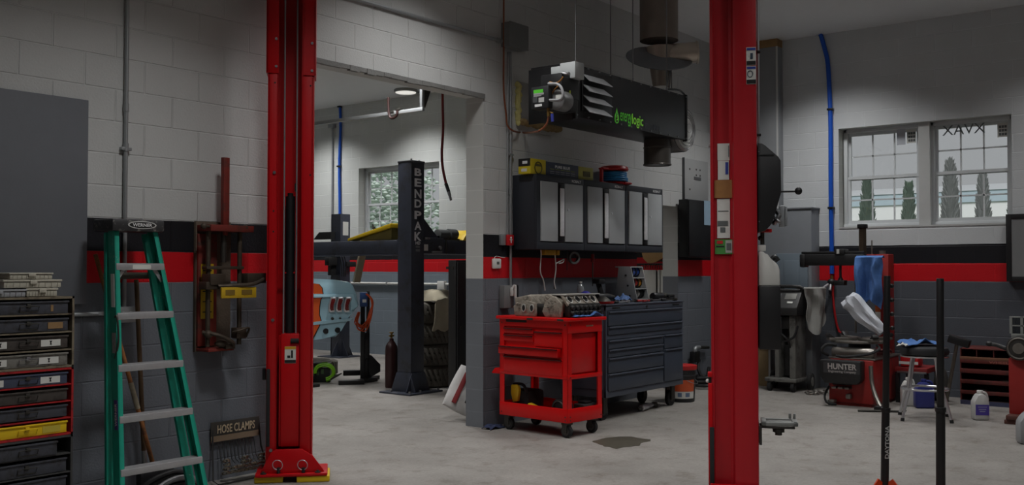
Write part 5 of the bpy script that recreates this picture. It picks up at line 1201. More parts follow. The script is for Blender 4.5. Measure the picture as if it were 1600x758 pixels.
blob_cloth('glove','crumpled light blue gloves on the tool chest','glove',972,-.45,.11,.06,.10, M('glove_blue', (84,112,160), .9, var=.25), 3.1)
t = on('impact_wrench','black impact wrench lying on its side at the front of the tool chest','power tool',946,-.33,-8)
B().cyl((-.14,0,.05),(.06,0,.05),.045,.038,18,.01).done('motor_body', black, t); B().cyl((.06,0,.05),(.13,0,.05),.03,.018,16).done('anvil', dsteel, t); B().bar((-.05,0,.045),(-.09,.02,.20),.045,.05,bev=.012).done('grip', blackm, t); B().box(-.14,-.05,-.04,.06,.185,.235,.01).done('battery', black, t)
t = on('parts_tray','red magnetic tray with a cone of dark parts near the front of the tool chest','tray',942,-.60)
B().lathe([(0,.004),(.0,.0),(.10,0),(.115,.025),(.108,.025),(.095,.008),(0,.008)], (0,0,0)).done('tray', M('tray_red', (190,30,30), .4), t); B().lathe([(.085,.009),(.07,.04),(.03,.07),(0,.078)]).done('parts', dsteel, t)
rnd = random.Random(21); tm = [chrome, dsteel, black, steel, dsteel, black]
tl = ['chrome ratchet lying near the middle of the tool chest','dark open spanner lying beside the blue gloves','black pliers in front of the spool rack','steel socket bar at the right front of the tool chest','dark pry bar near the tool chest end','black flat case lying at the doorway end of the tool chest']
for k, (px, y, rz) in enumerate(((973,-.655,3),(985,-.575,-4),(1009,-.655,3),(1026,-.60,2),(1047,-.655,-2),(1036,-.36,4))):
    t = on('hand_tool', tl[k], 'tool', px, y, rz, 'tools strewn on the tool chest')
    if k == 5:
        B().box(-.16,.16,-.07,.07,0,.03,.008).done('case_base', black, t); B().box(-.16,.16,-.068,.068,.0308,.055,.01).done('case_lid', blackm, t); B().box(-.02,.02,-.076,-.069,.02,.045,.003).done('latch', dsteel, t)
    elif k == 2:
        B().tube([(-.12,-.03,.014),(-.04,-.02,.014),(.0,.004,.014),(.06,.008,.014)], .011, 8, 4).done('handle', M('plier_grip', (150,30,30), .5), t); B().tube([(-.12,.035,.014),(-.04,.02,.014),(.0,-.004,.014),(.06,-.006,.014)], .011, 8, 4).done('handle', M('plier_grip', (150,30,30), .5), t); B().cyl((0,0,.0),(0,0,.026),.016,seg=14).done('pivot', dsteel, t)
    else:
        B().bar((-.12,0,.013),(.09,0,.013),.018,.014,bev=.004).done('shaft', tm[k], t); B().cyl((.10,0,.0),(.10,0,.03),.024,seg=18,bev=.004).done('head', tm[k], t); B().cyl((-.17,0,.015),(-.1,0,.015),.015,seg=12,bev=.004).done('grip', black, t)
t = on('grinder','black power tool with cable lying in front of the spool rack','power tool',1030,-.53,-4)
B().cyl((-.13,0,.045),(.05,0,.045),.042,.04,18,.01).done('body', black, t); B().cyl((.05,0,.045),(.14,0,.05),.04,.028,18,.008).done('gear_head', dsteel, t); B().cyl((.1,0,.05),(.1,-.06,.05),.014,seg=12).done('side_handle', blackm, t); B().tube([(.0,.03,.045),(.02,.07,.03),(.08,.09,.012),(.14,.08,.012)], .008, 8, 5).done('cable', black, t)
t = on('funnel','small purple-blue plastic funnel lying behind the red tray','funnel',918,-.52,30)
B().lathe([(.014,0),(.016,.05),(.05,.09),(.06,.13),(.056,.13),(.046,.092),(.01,.05),(.008,0)], (0,0,.055), (1,.2,.05)).done('cone', M('funnel_purple', (58,56,150), .4), t); B().torus((.127,.026,.061),.058,.005,(1,.2,.05),20,6).done('rim', M('funnel_purple', (58,56,150)), t)
# ---------------------------------------------------------------- red rolling cart
ca = FL(885,688); a0 = math.degrees(math.atan2(7.291-6.94, 0))*0
t = T('tool_cart', 'bright red rolling tool cart with an open lower tray in front of the tool chest', 'tool cart', (6.985,-.955,0), -5)
# local: x away to the right (short side), y along the drawer face
cosr, sinr = math.cos(R(-5)), math.sin(R(-5))
def cz(py, lx_=0, ly_=0): return Z(6.985+lx_*cosr-ly_*sinr, -.955+lx_*sinr+ly_*cosr, py)
def cy(px):   # local y along the drawer face (local x = 0)
    lo, hi = -.5, 1.6
    for _ in range(50):
        m_ = (lo+hi)/2; wx_ = 6.985-m_*sinr; wy_ = -.955+m_*cosr
        r_ = (wx_*fy-(wy_+5.829)*fx)/(wx_*fx+(wy_+5.829)*fy)*F+800
        if r_ > px: lo = m_
        else: hi = m_
    return (lo+hi)/2
def cxx(px):  # local x along the right side (local y = 0)
    lo, hi = -.5, 1.6
    for _ in range(50):
        m_ = (lo+hi)/2; wx_ = 6.985+m_*cosr; wy_ = -.955+m_*sinr
        r_ = (wx_*fy-(wy_+5.829)*fx)/(wx_*fx+(wy_+5.829)*fy)*F+800
        if r_ < px: lo = m_
        else: hi = m_
    return (lo+hi)/2
cW = cy(781); cD = cxx(940)
zb1, zb2, zs, ztp = cz(662), cz(640), cz(593), cz(503)
zl1 = cz(585)
pw = .055
for (x, y) in ((0,0),(0,cW-pw),(cD-pw,0),(cD-pw,cW-pw)):
    fy_ = y if y == 0 else y+pw-.006; fx2 = x if x == 0 else x+pw-.006
    B().box(x,x+pw,fy_,fy_+.006,zb1,ztp).box(fx2,fx2+.006,y,y+pw,zb1,ztp).done('corner_post', red_tool, t)
B().box(.007,cD-.007,.007,cW-.007,zb1+.01,zb1+.02).box(-.002,.006,-.002,cW,zb1,zb2+.0,.002).box(-.002,cD,-.003,.006,zb1,zb2,.002).box(cD-.006,cD,0,cW,zb1,zb2).box(0,cD,cW-.006,cW+.002,zb1,zb2).done('lower_tray', red_tool, t)
B().box(.012,cD-.02,.03,cW-.012,zs+.02,ztp,.003).done('drawer_case', red_tool, t)
B().box(-.003,.01,-.003,cW+.002,zs-.005,zs+.035,.002).box(-.003,cD,-.004,.01,zs-.005,zs+.03,.002).box(-.003,.0,0,cW,ztp-.06,ztp).box(0,cD,-.004,.006,ztp-.10,ztp,.002).done('rails', red_tool, t)
B().box(-.035,cD+.035,-.03,cW+.02,ztp,ztp+.03,.008).done('lid', red_tool, t)
for x, y in ((-.036,.05),(-.036,cW*.5)): B().box(x-.006,x,y-.035,y+.035,ztp+.004,ztp+.022,.003).done('lid_clip', dsteel, t)
def cdr(pa, pb, za_, zb_, pull=True, out=0, par=None):
    ya, yb3 = cy(pa), cy(pb)
    d = B().box(-.006-out,.06-out,min(ya,yb3),max(ya,yb3),za_,zb_,.003).done('drawer', red_tool, t)
    if pull: B().box(-.022-out,-.0065-out,min(ya,yb3)+.004,max(ya,yb3)-.004,zb_-.012,zb_-.001,.002).done('drawer_pull', M('pull_dark_red', (70,12,12), .4, .2), d)
    return d
zv = lambda py: cz(py,0,.35)
cdr(788,833.5,zv(523),zv(514)); cdr(788,833.5,zv(535),zv(525)); cdr(835.5,879,zv(541)+.0,zv(517.5)); 
cdr(783.5,876,zv(556),zv(543),True,.035); cdr(788,879,zv(585),zv(559.5))
B().box(-.0045,-.0012,cy(823),cy(791),zv(505),zv(499.5),.001).done('slot', black_ink, t)
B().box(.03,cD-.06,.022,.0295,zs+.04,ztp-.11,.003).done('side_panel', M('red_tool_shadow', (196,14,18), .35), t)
bd_ = B()
for k in range(5): bd_.cyl((cD*.54+.02*k,-.0065,ztp-.045),(cD*.54+.02*k,-.0042,ztp-.045),.0075,seg=10)
bd_.done('badge', M('badge_silver', (150,146,120), .4, .4), t)
for x, z in [(.02,zb1+.02),(.02,zb1+.05),(.02,zs+.01),(.02,ztp-.03),(cD-.03,zb1+.03)]:
    B().cyl((x+.012,-.006,z),(x+.012,-.003,z),.006,seg=8).done('rivet', dsteel, t)
for y, z in [(.025,zb1+.02),(.025,zb1+.05),(cW-.025,zb1+.03),(.025,ztp-.03),(cW-.03,ztp-.03)]:
    B().cyl((-.006,y,z),(-.0022,y,z),.006,seg=8).done('rivet', dsteel, t)
B().prism([(0,0),(0,.06),(.06,.05),(.10,.012),(.10,0)], (.0,cW+.003,zs-.01), (0,1,0), (0,0,1), (.3,0,0), .004).done('side_tray', red_tool, t)
for k,(x,y) in enumerate(((.05,.05),(cD-.055,.07),(.05,cW-.07),(cD-.055,cW-.07))):
    r_ = zb1*.42
    wv = B().cyl((x-.018,y,r_),(x+.018,y,r_),r_,seg=28,bev=.006).done('caster', rubber, t)
    B().cyl((x-.020,y,r_),(x+.020,y,r_),r_*.62,seg=20).done('hub', M('hub_grey', (70,68,66), .5), wv)
    B().box(x-.032,x-.022,y-.02,y+.03,r_*.8,zb1-.001).box(x+.022,x+.032,y-.02,y+.03,r_*.8,zb1-.001).box(x-.035,x+.035,y-.035,y+.035,zb1-.02,zb1-.001).done('caster_fork', dsteel, t)
cart = t; zc_tray = zb1+.0205; zc_top = ztp+.0305
def cw(lx_, ly_, z): return (6.985+lx_*cosr-ly_*sinr, -.955+lx_*sinr+ly_*cosr, z)
# tool bag and cordless tool in the lower tray
t = T('tool_bag', 'black tool bag with yellow panel in the lower tray of the red cart', 'bag', cw(.22, cW-.135, zc_tray), -5)
bg2 = M('bag_black', (24,24,25), .85, bump=.2); yl2 = M('tool_yellow', (218,178,28), .5)
B().box(-.1,.12,-.11,.11,0,.2,.03).done('body', bg2, t); B().tube([(-.1,.08,.18),(-.11,.06,.245),(-.11,-.05,.25),(-.1,-.09,.18)], .014, 8, 5).done('handle', bg2, t)
B().prism([(.075,.245),(-.0,.25),(-.02,.2),(.0,.1),(.055,.09),(.08,.17)], (-.135,0,0), (0,1,0), (0,0,1), (.034,0,0), .006).done('yellow_panel', yl2, t)
t = T('cordless_drill', 'yellow and black cordless tool lying in the lower tray of the red cart', 'power tool', cw(.085, cW*.485, zc_tray), -95); t.scale = (.78,.78,.78)
B().bar((-.17,0,.10),(-.02,0,.06),.075,.075,bev=.02).done('yellow_body', yl2, t); B().bar((-.02,0,.06),(.05,0,.045),.06,.06,bev=.015).done('gearbox', dsteel, t); B().bar((.05,0,.046),(.14,0,.04),.05,.05,bev=.015).done('nose', yl2, t); B().cyl((.14,0,.04),(.17,0,.04),.02,seg=12).done('chuck', black, t); B().bar((-.13,0,.1),(-.14,.07,.03),.05,.05,bev=.012).done('grip', blackm, t)
t = T('fan_blower', 'black round blower lying in the lower tray of the red cart', 'blower', cw(.12, .155, zc_tray), -5)
B().cyl((-.06,0,.087),(.05,0,.087),.085,seg=28,bev=.015).done('housing', black, t); B().torus((-.062,0,.087),.06,.008,(1,0,0),24,6).done('inlet_ring', dsteel, t)
t = T('battery_charger', 'dark grey charger box in the lower tray of the red cart, right side', 'charger', cw(cD-.115, .10, zc_tray), -5)
B().box(-.09,.09,-.06,.06,0,.11,.012).done('case', M('charger_grey', (58,58,58), .5), t); B().box(-.05,.05,-.045,.045,.1105,.13,.008).done('cradle', black, t)
# engine heads on the cart
en = T('engine_block', 'bare aluminium V engine with oval ports resting on the red cart', 'engine', cw(.0, .055, zc_top), -5)
al = M('cast_aluminium', (150,142,130), .55, .3, var=.4, scale=14, bump=.8, bscale=30, dirt=(58,52,44), dscale=9, damt=.35); pale = M('machined_face', (196,194,188), .4, .4, var=.1); dk2 = M('engine_dark', (26,24,22), .6, var=.3)
ex0, ex1 = .03, cD+.02
def head(yc, tilt, name, s):
    m0 = Matrix.Translation((0,yc,.12)) @ Matrix.Rotation(R(tilt),4,'X')
    hd_ = B().box(ex0,ex1,-.10,.10,-.065,.06,.018,m0).done(name, al, en)
    for k in range(9):
        z_ = random.uniform(-.05,.04); yv = random.uniform(-.08,.08); B().box(ex0-.012,ex0+.004,yv-.02,yv+.02,z_-.014,z_+.014,.008,m0).done('boss', al, hd_)
    return hd_, m0
h1, m1 = head(.14, 18, 'cylinder_head', 1); h2, m2 = head(.49, -10, 'cylinder_head', -1)
B().box(ex0+.04,ex1-.02,.16,.40,.0,.11,.02).done('valley', dk2, en)
B().prism([(.0,.0),(.19,.0),(.225,.05),(.18,.15),(.08,.185),(.0,.12)], (ex0-.012,.03,.0), (0,1,0), (0,0,1), (.03,0,0), .01).prism([(.0,.0),(.25,.0),(.27,.09),(.14,.15),(.0,.12)], (ex0-.012,.33,.0), (0,1,0), (0,0,1), (.03,0,0), .01).done('end_face', al, en)
def oval(n=16, a=.036, c=.042): return [(a*math.cos(i*2*math.pi/n), c*math.sin(i*2*math.pi/n)) for i in range(n)]
mf = Matrix.Translation((0,.022,.145)) @ Matrix.Rotation(R(-38),4,'X')   # front sloping port face
B().box(ex0+.02,ex1-.0,-.012,.012,-.055,.06,.004,mf).done('port_face', al, en)
for k in range(4):
    xx2 = ex0+.075+k*(ex1-ex0-.10)/3.4
    b = B().prism([(p*1.0,q_*1.0) for p,q_ in oval()], (xx2,-.0125,.004), (1,0,0), (0,0,1), (0,-.006,0)); b.bm.transform(mf); pr = b.done('port_rim', pale, en)
    b = B().prism([(p*.66,q_*.74) for p,q_ in oval()], (xx2,-.0185,.004), (1,0,0), (0,0,1), (0,-.002,0)); b.bm.transform(mf); b.done('port_hole', black_ink, pr)
B().box(ex0+.03,ex1,-.02,.01,.195,.205,.003).box(ex0+.02,ex1,.02,.2,.19,.2,.004).done('gasket_rail', pale, en)
for r_ in range(2):
    for k in range(7):
        xx2 = ex0+.06+k*(ex1-ex0-.06)/6.6; B().cyl((xx2,-.055+.0*r_,.035+.045*r_),(xx2,-.01,.05+.045*r_),.021,seg=14,bev=.003).done('exhaust_stud', dk2, en)
B().box(ex0+.03,ex1,-.03,.03,.003,.12,.01).done('manifold_base', dk2, en)
for k in range(2):
    yy2 = .42+.0*k; xx2 = ex0-.017; b = B().prism(oval(16,.026,.036), (xx2,.365+.095*(1-k),.075), (0,1,0), (0,0,1), (-.006,0,0)); pr = b.done('port_rim', pale, en)
    B().prism([(p*.66,q_*.72) for p,q_ in oval(16,.026,.036)], (xx2-.006,.365+.095*(1-k),.075), (0,1,0), (0,0,1), (-.002,0,0)).done('port_hole', black_ink, pr)
def ragf(u_, v_):
    return Vector((.03+(cD-.08)*v_ , -.035+.05*u_, .004+.02*abs(noise.noise(Vector((u_*3,v_*5,2.2))))+(.03*math.exp(-((v_-.75)/.12)**2))*(u_<.5)))
rag = B().sheet(ragf, 16, 30, .004).done('shop_towel', blue_cloth); rag.location = cw(.05,.01,zc_top+.003); rag.rotation_euler = (0,0,R(-5)); tag(rag, 'blue shop towel spread along the right edge of the red cart top', 'towel')
rag.data.transform(Matrix.Translation((0,-.0,0)))
# bucket, hose and bits on the floor
bp_ = FL(1078,629); t = T('bucket', 'black plastic bucket with red lid and orange label beside the tool chest', 'bucket', (bp_.x+.06,bp_.y+.13,0))
zb_k = lambda py: Z(t.location.x,t.location.y-.13,py)
hk_ = zb_k(578)
rb = .155
B().lathe([(0,0),(rb*.88,0),(rb*.9,.01),(rb,hk_),(0,hk_)]).torus((0,0,hk_*.82),rb*.985,.008).done('pail', M('pail_black', (32,32,34), .45), t)
B().lathe([(0,hk_+.0008),(rb+.008,hk_+.0008),(rb+.012,hk_+.01),(rb+.012,hk_+.045),(rb-.01,hk_+.05),(rb-.02,hk_+.042),(0,hk_+.04)]).done('lid', M('lid_red', (184,34,34), .4), t)
def wrap(z0_, z1_, a0_, a1_, m, name):
    b = B(); n = 14; v = []
    for i in range(n+1):
        a = a0_+(a1_-a0_)*i/n
        v.append([b.bm.verts.new(((rb*(.9+.1*z/hk_)+e)*math.cos(a),(rb*(.9+.1*z/hk_)+e)*math.sin(a),z)) for z,e in ((z0_,.0015),(z1_,.0015),(z1_,.0002),(z0_,.0002))])
    for i in range(n):
        for k in range(4): b.bm.faces.new((v[i][k],v[i+1][k],v[i+1][(k+1)%4],v[i][(k+1)%4]))
    b.bm.faces.new(v[0]); b.bm.faces.new(v[-1][::-1])
    return b.done(name, m, t)
wrap(hk_*.34, hk_*.70, R(165), R(268), M('label_orange', (196,84,44), .5), 'orange_label'); wrap(hk_*.12, hk_*.335, R(165), R(268), paper, 'white_label')
for k in range(2): wrap(hk_*.17, hk_*.30, R(190+34*k), R(208+36*k), M('label_blue_grey', (96,112,140), .6), 'label_print')
B().tube([(rb+.01,0,hk_*.85),(rb*.5,-rb*.95,hk_*.62),(-rb*.3,-rb*1.1,hk_*.6),(-rb-.01,0,hk_*.85)], .004, 6, 6).done('bail', steel, t)
t = T('wall_hose', 'black hose with grey elbow coming out of the wall beside the bucket', 'hose', (X(1087,-.1),0,0))
xw_ = lambda px,y: X(px,y)-t.location.x; zw_ = lambda px,y,py: Z(X(px,y),y,py)
B().tube([(xw_(1106,-.05),-.05,zw_(1106,-.05,543)),(xw_(1092,-.05),-.05,zw_(1092,-.05,543))], .02, 12).done('pipe', dsteel, t)
B().tube([(xw_(1092,-.05),-.05,zw_(1092,-.05,543)),(xw_(1086,-.05),-.05,zw_(1086,-.05,544)),(xw_(1085,-.05),-.05,zw_(1085,-.05,550))], .026, 12, 5).done('elbow', galv, t)
B().box(xw_(1080,-.06),xw_(1089,-.06),-.10,-.03,zw_(1085,-.06,566),zw_(1085,-.06,549),.01).done('coupling_box', black, t)
B().tube([(xw_(1092,-.07),-.07,zw_(1092,-.07,562)),(xw_(1090,-.1),-.1,zw_(1090,-.1,575)),(xw_(1095,-.15),-.15,zw_(1095,-.15,588)),(xw_(1102,-.2),-.2,zw_(1102,-.2,596)),(xw_(1107,-.2),-.2,.25)], .02, 10, 6).done('hose', black, t)
for k in range(3): B().torus((xw_(1102,-.2)+.02,-.2,.05+.045*k), .17, .022, (0,.05,1), 28, 8).done('hose_coil', black, t)
ch = FL(1012,640); t = T('chrome_wrench', 'chrome air ratchet lying on the floor under the front of the tool chest', 'tool', (ch.x,ch.y,0), 8)
B().cyl((-.17,0,.035),(.06,0,.035),.033,.026,16,.006).done('body', chrome, t); B().cyl((.06,0,.033),(.16,0,.03),.02,.016,14,.003).done('neck', chrome, t); B().cyl((.19,0,.0),(.19,0,.055),.03,seg=18,bev=.005).done('head', dsteel, t); B().cyl((-.24,0,.03),(-.17,0,.035),.012,seg=10).done('air_fitting', dsteel, t)
bl = FL(770,668); blob_cloth('shop_rag','dark blue rag bundled on the floor at the pillar foot','rag',771,-.09,.10,.06,.055, M('navy_cloth', (44,54,84), .95, var=.3, bump=.4), 8.3, 0)
# grey panel and black cabinet on the long wall past the doorway
xp0 = X(1068,-.01); t = T('breaker_panel', 'pale grey flat electrical panel on the long wall near the red column', 'electrical panel', (xp0,0,Z(xp0,0,311)))
hq = Z(xp0,0,247)-t.location.z
B().box(0,.62,-.03,-.001,0,hq,.004).done('cover', grey_pt, t); B().box(-.008,-.0008,-.035,-.002,-.01,hq+.006,.002).box(-.008,.62,-.036,-.002,-.014,-.0008,.002).done('trim', M('trim_dark', (90,92,94), .5), t)
for i, x in enumerate((.13,.30,.40)):
    for z in (.25,.75) if i == 0 else (.62,.76): B().box(x-.012,x+.012,-.033,-.0305,hq*z-.01,hq*z+.01).done('knockout', dsteel, t)
B().box(.24,.42,-.035,-.0305,hq*.50,hq*.58,.002).done('handle_slot', M('trim_dark', (90,92,94)), t)
yb5 = -.16; xp1 = X(1075,yb5); t = T('black_cabinet', 'black wall box with a pale blue paper on its face, half behind the red column', 'wall box', (xp1,yb5,Z(xp1,yb5,402)))
hq = Z(xp1,yb5,311)-t.location.z
B().box(0,.62,0,-yb5-.037,0,hq,.006).done('body', M('box_black', (18,18,20), .4), t); B().box(.01,.61,-.012,-.0008,.01,hq-.01,.004).done('door', M('box_black', (18,18,20)), t)
x = X(1099,yb5)-xp1; za_, zb3 = Z(X(1105,yb5),yb5,352)-t.location.z, Z(X(1105,yb5),yb5,314)-t.location.z
B().box(x,x+.26,-.0145,-.0125,za_,zb3).done('blue_paper', M('paper_blue', (150,176,196), .6), t)
# wet stain on the floor
st_ = FL(972,691); rnd = random.Random(4); b = B(); n = 110
def pud(s):
    pts = []
    for i in range(n):
        a = 2*math.pi*i/n; pxo = 972+44*math.cos(a)*(1+.22*noise.noise(Vector((math.cos(a)*2.6,math.sin(a)*2.6,.4)))) ; pyo = 691.5-8.5*math.sin(a)*(1+.4*noise.noise(Vector((math.cos(a)*3,math.sin(a)*3,3.7))))
        if math.cos(a) > .35: pyo = 691.5+(pyo-691.5)*(1-.6*(math.cos(a)-.35)/.65)-5.0*(math.cos(a)-.35)
        pts.append(FL(pxo,pyo))
    return pts
P_ = pud(1); cen = sum(P_, Vector())/n
b.prism([(p.x-cen.x,p.y-cen.y) for p in P_], (0,0,.0004), (1,0,0), (0,1,0), (0,0,.0014))
o = b.done('oil_puddle', M('oily_wet', (78,74,64), .4, var=.45, scale=20, dirt=(122,116,105), dscale=30, damt=0, spec=.35)); o.location = (cen.x,cen.y,0); tag(o, 'dark oily wet patch on the concrete floor in front of the red cart', 'puddle')
# ================================================================ RIGHT SIDE, ALONG THE END WALL
# boxed-in corner chase (lower wide box and the duct column above it)
yc0 = Y(1280.5,XW); 
xf = XW-.20
for _ in range(30):
    if 1268 < (lambda r: 800+F*r)((xf*fy-(yc0+5.829)*fx)/(xf*fx+(yc0+5.829)*fy)): xf -= .01
ztc = Z(xf,yc0,326)
chase_m = M('chase_grey', (118,122,127), .5, var=.06, bump=.05)
t = T('corner_chase', 'grey painted boxed-in chase in the far corner behind the charging machine', 'chase', (xf,yc0,0))
wch = Y(1150,xf)-yc0
B().box(0,XW-xf-.001,0,wch,0,ztc,.004).done('panel_box', chase_m, t); B().box(-.012,XW-xf-.001,-.012,wch,ztc,ztc+.02,.003).done('top_ledge', chase_m, t)
yc1 = Y(1225,XW); xf2 = XW-.14
for _ in range(30):
    if 1217 < 800+F*((xf2*fy-(yc1+5.829)*fx)/(xf2*fx+(yc1+5.829)*fy)): xf2 -= .01
t = T('duct_column', 'tall pale grey boxed duct rising to a timber header in the far corner', 'duct', (xf2,yc1,ztc+.0205))
wdc = Y(1172,xf2)-yc1
zt72 = Z(xf2,yc1,72)-ztc-.02
B().box(0,XW-xf2-.001,0,wdc,0,zt72,.003).done('casing', M('duct_paint', (140,143,146), .5, var=.05), t); B().box(-.004,.0,-.004,.02,0,zt72).done('corner_bead', plain, t)
B().box(-.01,XW-xf2-.001,.0,wdc,zt72+.0005,min(H-ztc-.022,zt72+.12),.003).done('timber_header', M('timber_header', (150,118,76), .7, var=.2, scale=14), t, 'bare timber header')
ep = hit(1262,480,0,xf-.03); t = T('electrical_panel', 'flush grey electrical panel door set in the corner chase', 'electrical panel', (xf-.0008,ep.y,ep.z))
hw_p = Y(1213,xf-.03)-ep.y; hh_p = Z(xf-.03,ep.y,396)-ep.z
pm = M('panel_blue_grey', (112,124,134), .45, var=.04)
B().box(-.03,0,0,hw_p,0,hh_p,.003).done('cover', pm, t); B().box(-.042,-.0305,.10,hw_p-.10,.10,hh_p-.08,.004).done('door', pm, t)
B().box(-.05,-.0425,hw_p*.72,hw_p*.72+.07,hh_p*.32,hh_p*.32+.055,.003).done('latch', M('latch_dark', (50,54,58), .5), t)
# blue hose drop
wx = XW-.035
t = T('air_hose', 'long bright blue air hose down the end wall with a fitting and red tail', 'air hose', (0,0,0))
pts = [hw_(1286,57,wx),hw_(1291,75,wx),hw_(1296,100,wx),hw_(1298.5,150,wx),hw_(1299.5,200,wx),hw_(1299,300,wx),hw_(1299.5,380,wx),hw_(1299.5,428,wx)]
B().tube([(XW-.04,pts[0][1]+.012,H-.0005)]+pts, .027, 10, 6).done('hose', blue_hose, t)
for py in (171, 325): p = hw_(1299.5,py,wx); B().box(XW-.07,XW-.001,p[1]-.035,p[1]+.035,p[2]-.012,p[2]+.012,.003).done('hose_clip', black, t)
p = hw_(1299.5,430,wx); q2 = hw_(1299.5,445,wx)
B().cyl(p,(p[0],p[1],p[2]-.05),.018,seg=12).done('brass_end', M('brass', (140,112,62)), t); B().ball((p[0]-.02,p[1],p[2]-.085),(.04,.05,.045),14,10).done('manifold', black, t)
p = Vector((p[0]-.02,p[1],p[2]-.085))
B().cyl(p,p+Vector((-.05,.09,-.08)),.018,seg=12).cyl(p+Vector((-.01,0,-.01)),p+Vector((-.05,0,-.1)),.018,seg=12).done('coupler', chrome, t)
rp = [hw_(1301,445,wx),hw_(1301,462,wx),hw_(1303,485,wx),hw_(1306,505,wx),hw_(1310,518,wx)]
B().tube([tuple(p+Vector((-.03,-.0,-.05)))]+rp, .014, 10, 5).tube([rp[-1],hw_(1316,522,wx-.2)],.012,8).done('red_tail', red_hose, t)
# framed board at the picture's right edge
xw2 = XW-.10; p = hit(1573,440,0,xw2); t = T('framed_board', 'black framed grey board on the end wall beside the window', 'board', (xw2,p.y,p.z))
hh_b = Z(xw2,p.y,335)-p.z; wb_ = 1.1
k_2 = (p.y-Y(1581,xw2))
B().box(0,.099,-wb_,0,0,hh_b,.004).done('case', black, t); b = B().box(-.012,-.0005,-k_2,0,0,hh_b,.003).box(-.012,-.0005,-wb_,-k_2,0,k_2,.003).box(-.012,-.0005,-wb_,-k_2,hh_b-k_2,hh_b,.003); b.done('frame', black, t)
B().box(-.006,-.0006,-wb_+.01,-k_2-.001,k_2+.001,hh_b-k_2-.001).done('panel_face', M('board_grey', (126,127,128), .35, var=.04), t)
# ---------------------------------------------------------------- refrigerant machine
q1, q2, q3 = FL(1200,607), FL(1236,613), FL(1275,607)
t = T('service_machine', 'grimy grey wheeled service machine with sloped console in the far corner', 'service machine', (11.24,-1.10,0), 0); t.scale = (.78,1,1)
tx, ty = 11.24, -1.10
mY = lambda px, x=0: Y(px,tx+x)-ty
mX = lambda px, y=0: X(px,ty+y)-tx
mZ = lambda py, x=0, y=0: Z(tx+x,ty+y,py)
gm = M('machine_grey', (120,120,116), .5, .2, var=.25, scale=10, dirt=(66,64,60), dscale=6); gd = M('machine_dark', (42,42,42), .5, var=.2)
yl_, yr_ = mY(1196), mY(1240)    # front face along y
# plinth
yb0, yb1 = mY(1194), mY(1243)
B().box(-.02,.50,yb1,yb0,.115,.16,.008).done('plinth', gm, t)
for x, y in ((.03,yb1+.05),(.03,yb0-.05)):
    w_ = B().cyl((x,y-.022,.055),(x,y+.022,.055),.055,seg=22,bev=.006).done('caster', rubber, t); B().cyl((x,y-.024,.055),(x,y+.024,.055),.025,seg=14).done('hub', dsteel, w_)
    B().box(x-.025,x+.025,y-.03,y+.03,.105,.1145).done('caster_fork', dsteel, t)
for y in (yb1-.035, yb0+.035):
    w_ = B().cyl((.44,y-.025,.105),(.44,y+.025,.105),.105,seg=28,bev=.01).done('wheel', rubber, t); B().cyl((.44,y-.028,.105),(.44,y+.028,.105),.055,seg=18).done('hub', gm, w_)
zt1 = mZ(493)
B().box(.02,.44,yb1+.015,yb1+.09,.161,zt1,.006).box(.36,.44,yb1+.09,yb0-.10,.161,zt1).box(.02,.44,yb0-.17,yb0-.12,.161,zt1,.006).done('cabinet', gm, t)
B().box(.16,.34,yb1+.10,yb0-.18,.17,.55,.03).done('tank', gd, t); B().box(.05,.35,yb1+.092,yb0-.172,zt1-.16,zt1-.02,.004).done('shelf', gd, t)
zt2 = mZ(455)
B().prism([(-.03,zt1),(.46,zt1),(.46,zt2+.02),(.20,zt2+.02),(-.03,zt1+.09)], (0,yb1-.02,0), (1,0,0), (0,0,1), (0,yb0-yb1+.03,0), .008).done('console', gd, t)
nrm_ = Vector((-(zt2+.02-zt1-.09),0,.23)).normalized(); udir = Vector((.23,0,zt2+.02-zt1-.09)).normalized()
mid = Vector((.085,(yb0+yb1)/2,(zt1+.09+zt2+.02)/2))
for dy, du, wd_, ht_, mm_, nm in ((.10,.02,.16,.12,M('screen_dark', (70,74,78), .3),'screen'),(-.10,.03,.14,.10,gm,'keypad'),(-.11,-.07,.07,.03,paper,'label')):
    b = B().prism([(-wd_/2,-ht_/2),(wd_/2,-ht_/2),(wd_/2,ht_/2),(-wd_/2,ht_/2)], mid+Vector((0,dy,0))+udir*du+nrm_*.0005, (0,-1,0), udir, nrm_*.006, .001); b.done(nm, mm_, t)
B().tube([(.20,yb1-.0,zt2+.0),(.16,yb1-.0,zt2+.05),(.16,yb0-.03,zt2+.05),(.20,yb0-.03,zt2)], .02, 10, 3).done('handle', gd, t)
B().tube([(.0,yb0-.2,zt1-.02),(-.05,yb0-.22,zt1-.2),(-.05,yb1+.15,zt1-.30),(-.04,yb1+.02,zt1-.25),(.0,yb1-.02,zt1-.12)], .014, 8, 6).tube([(-.0,yb0-.13,zt1),(-.06,yb0-.16,zt1-.16),(-.05,yb0-.3,zt1-.28),(.1,yb0-.3,zt1-.45)], .012, 8, 6).done('service_hose', black, t)
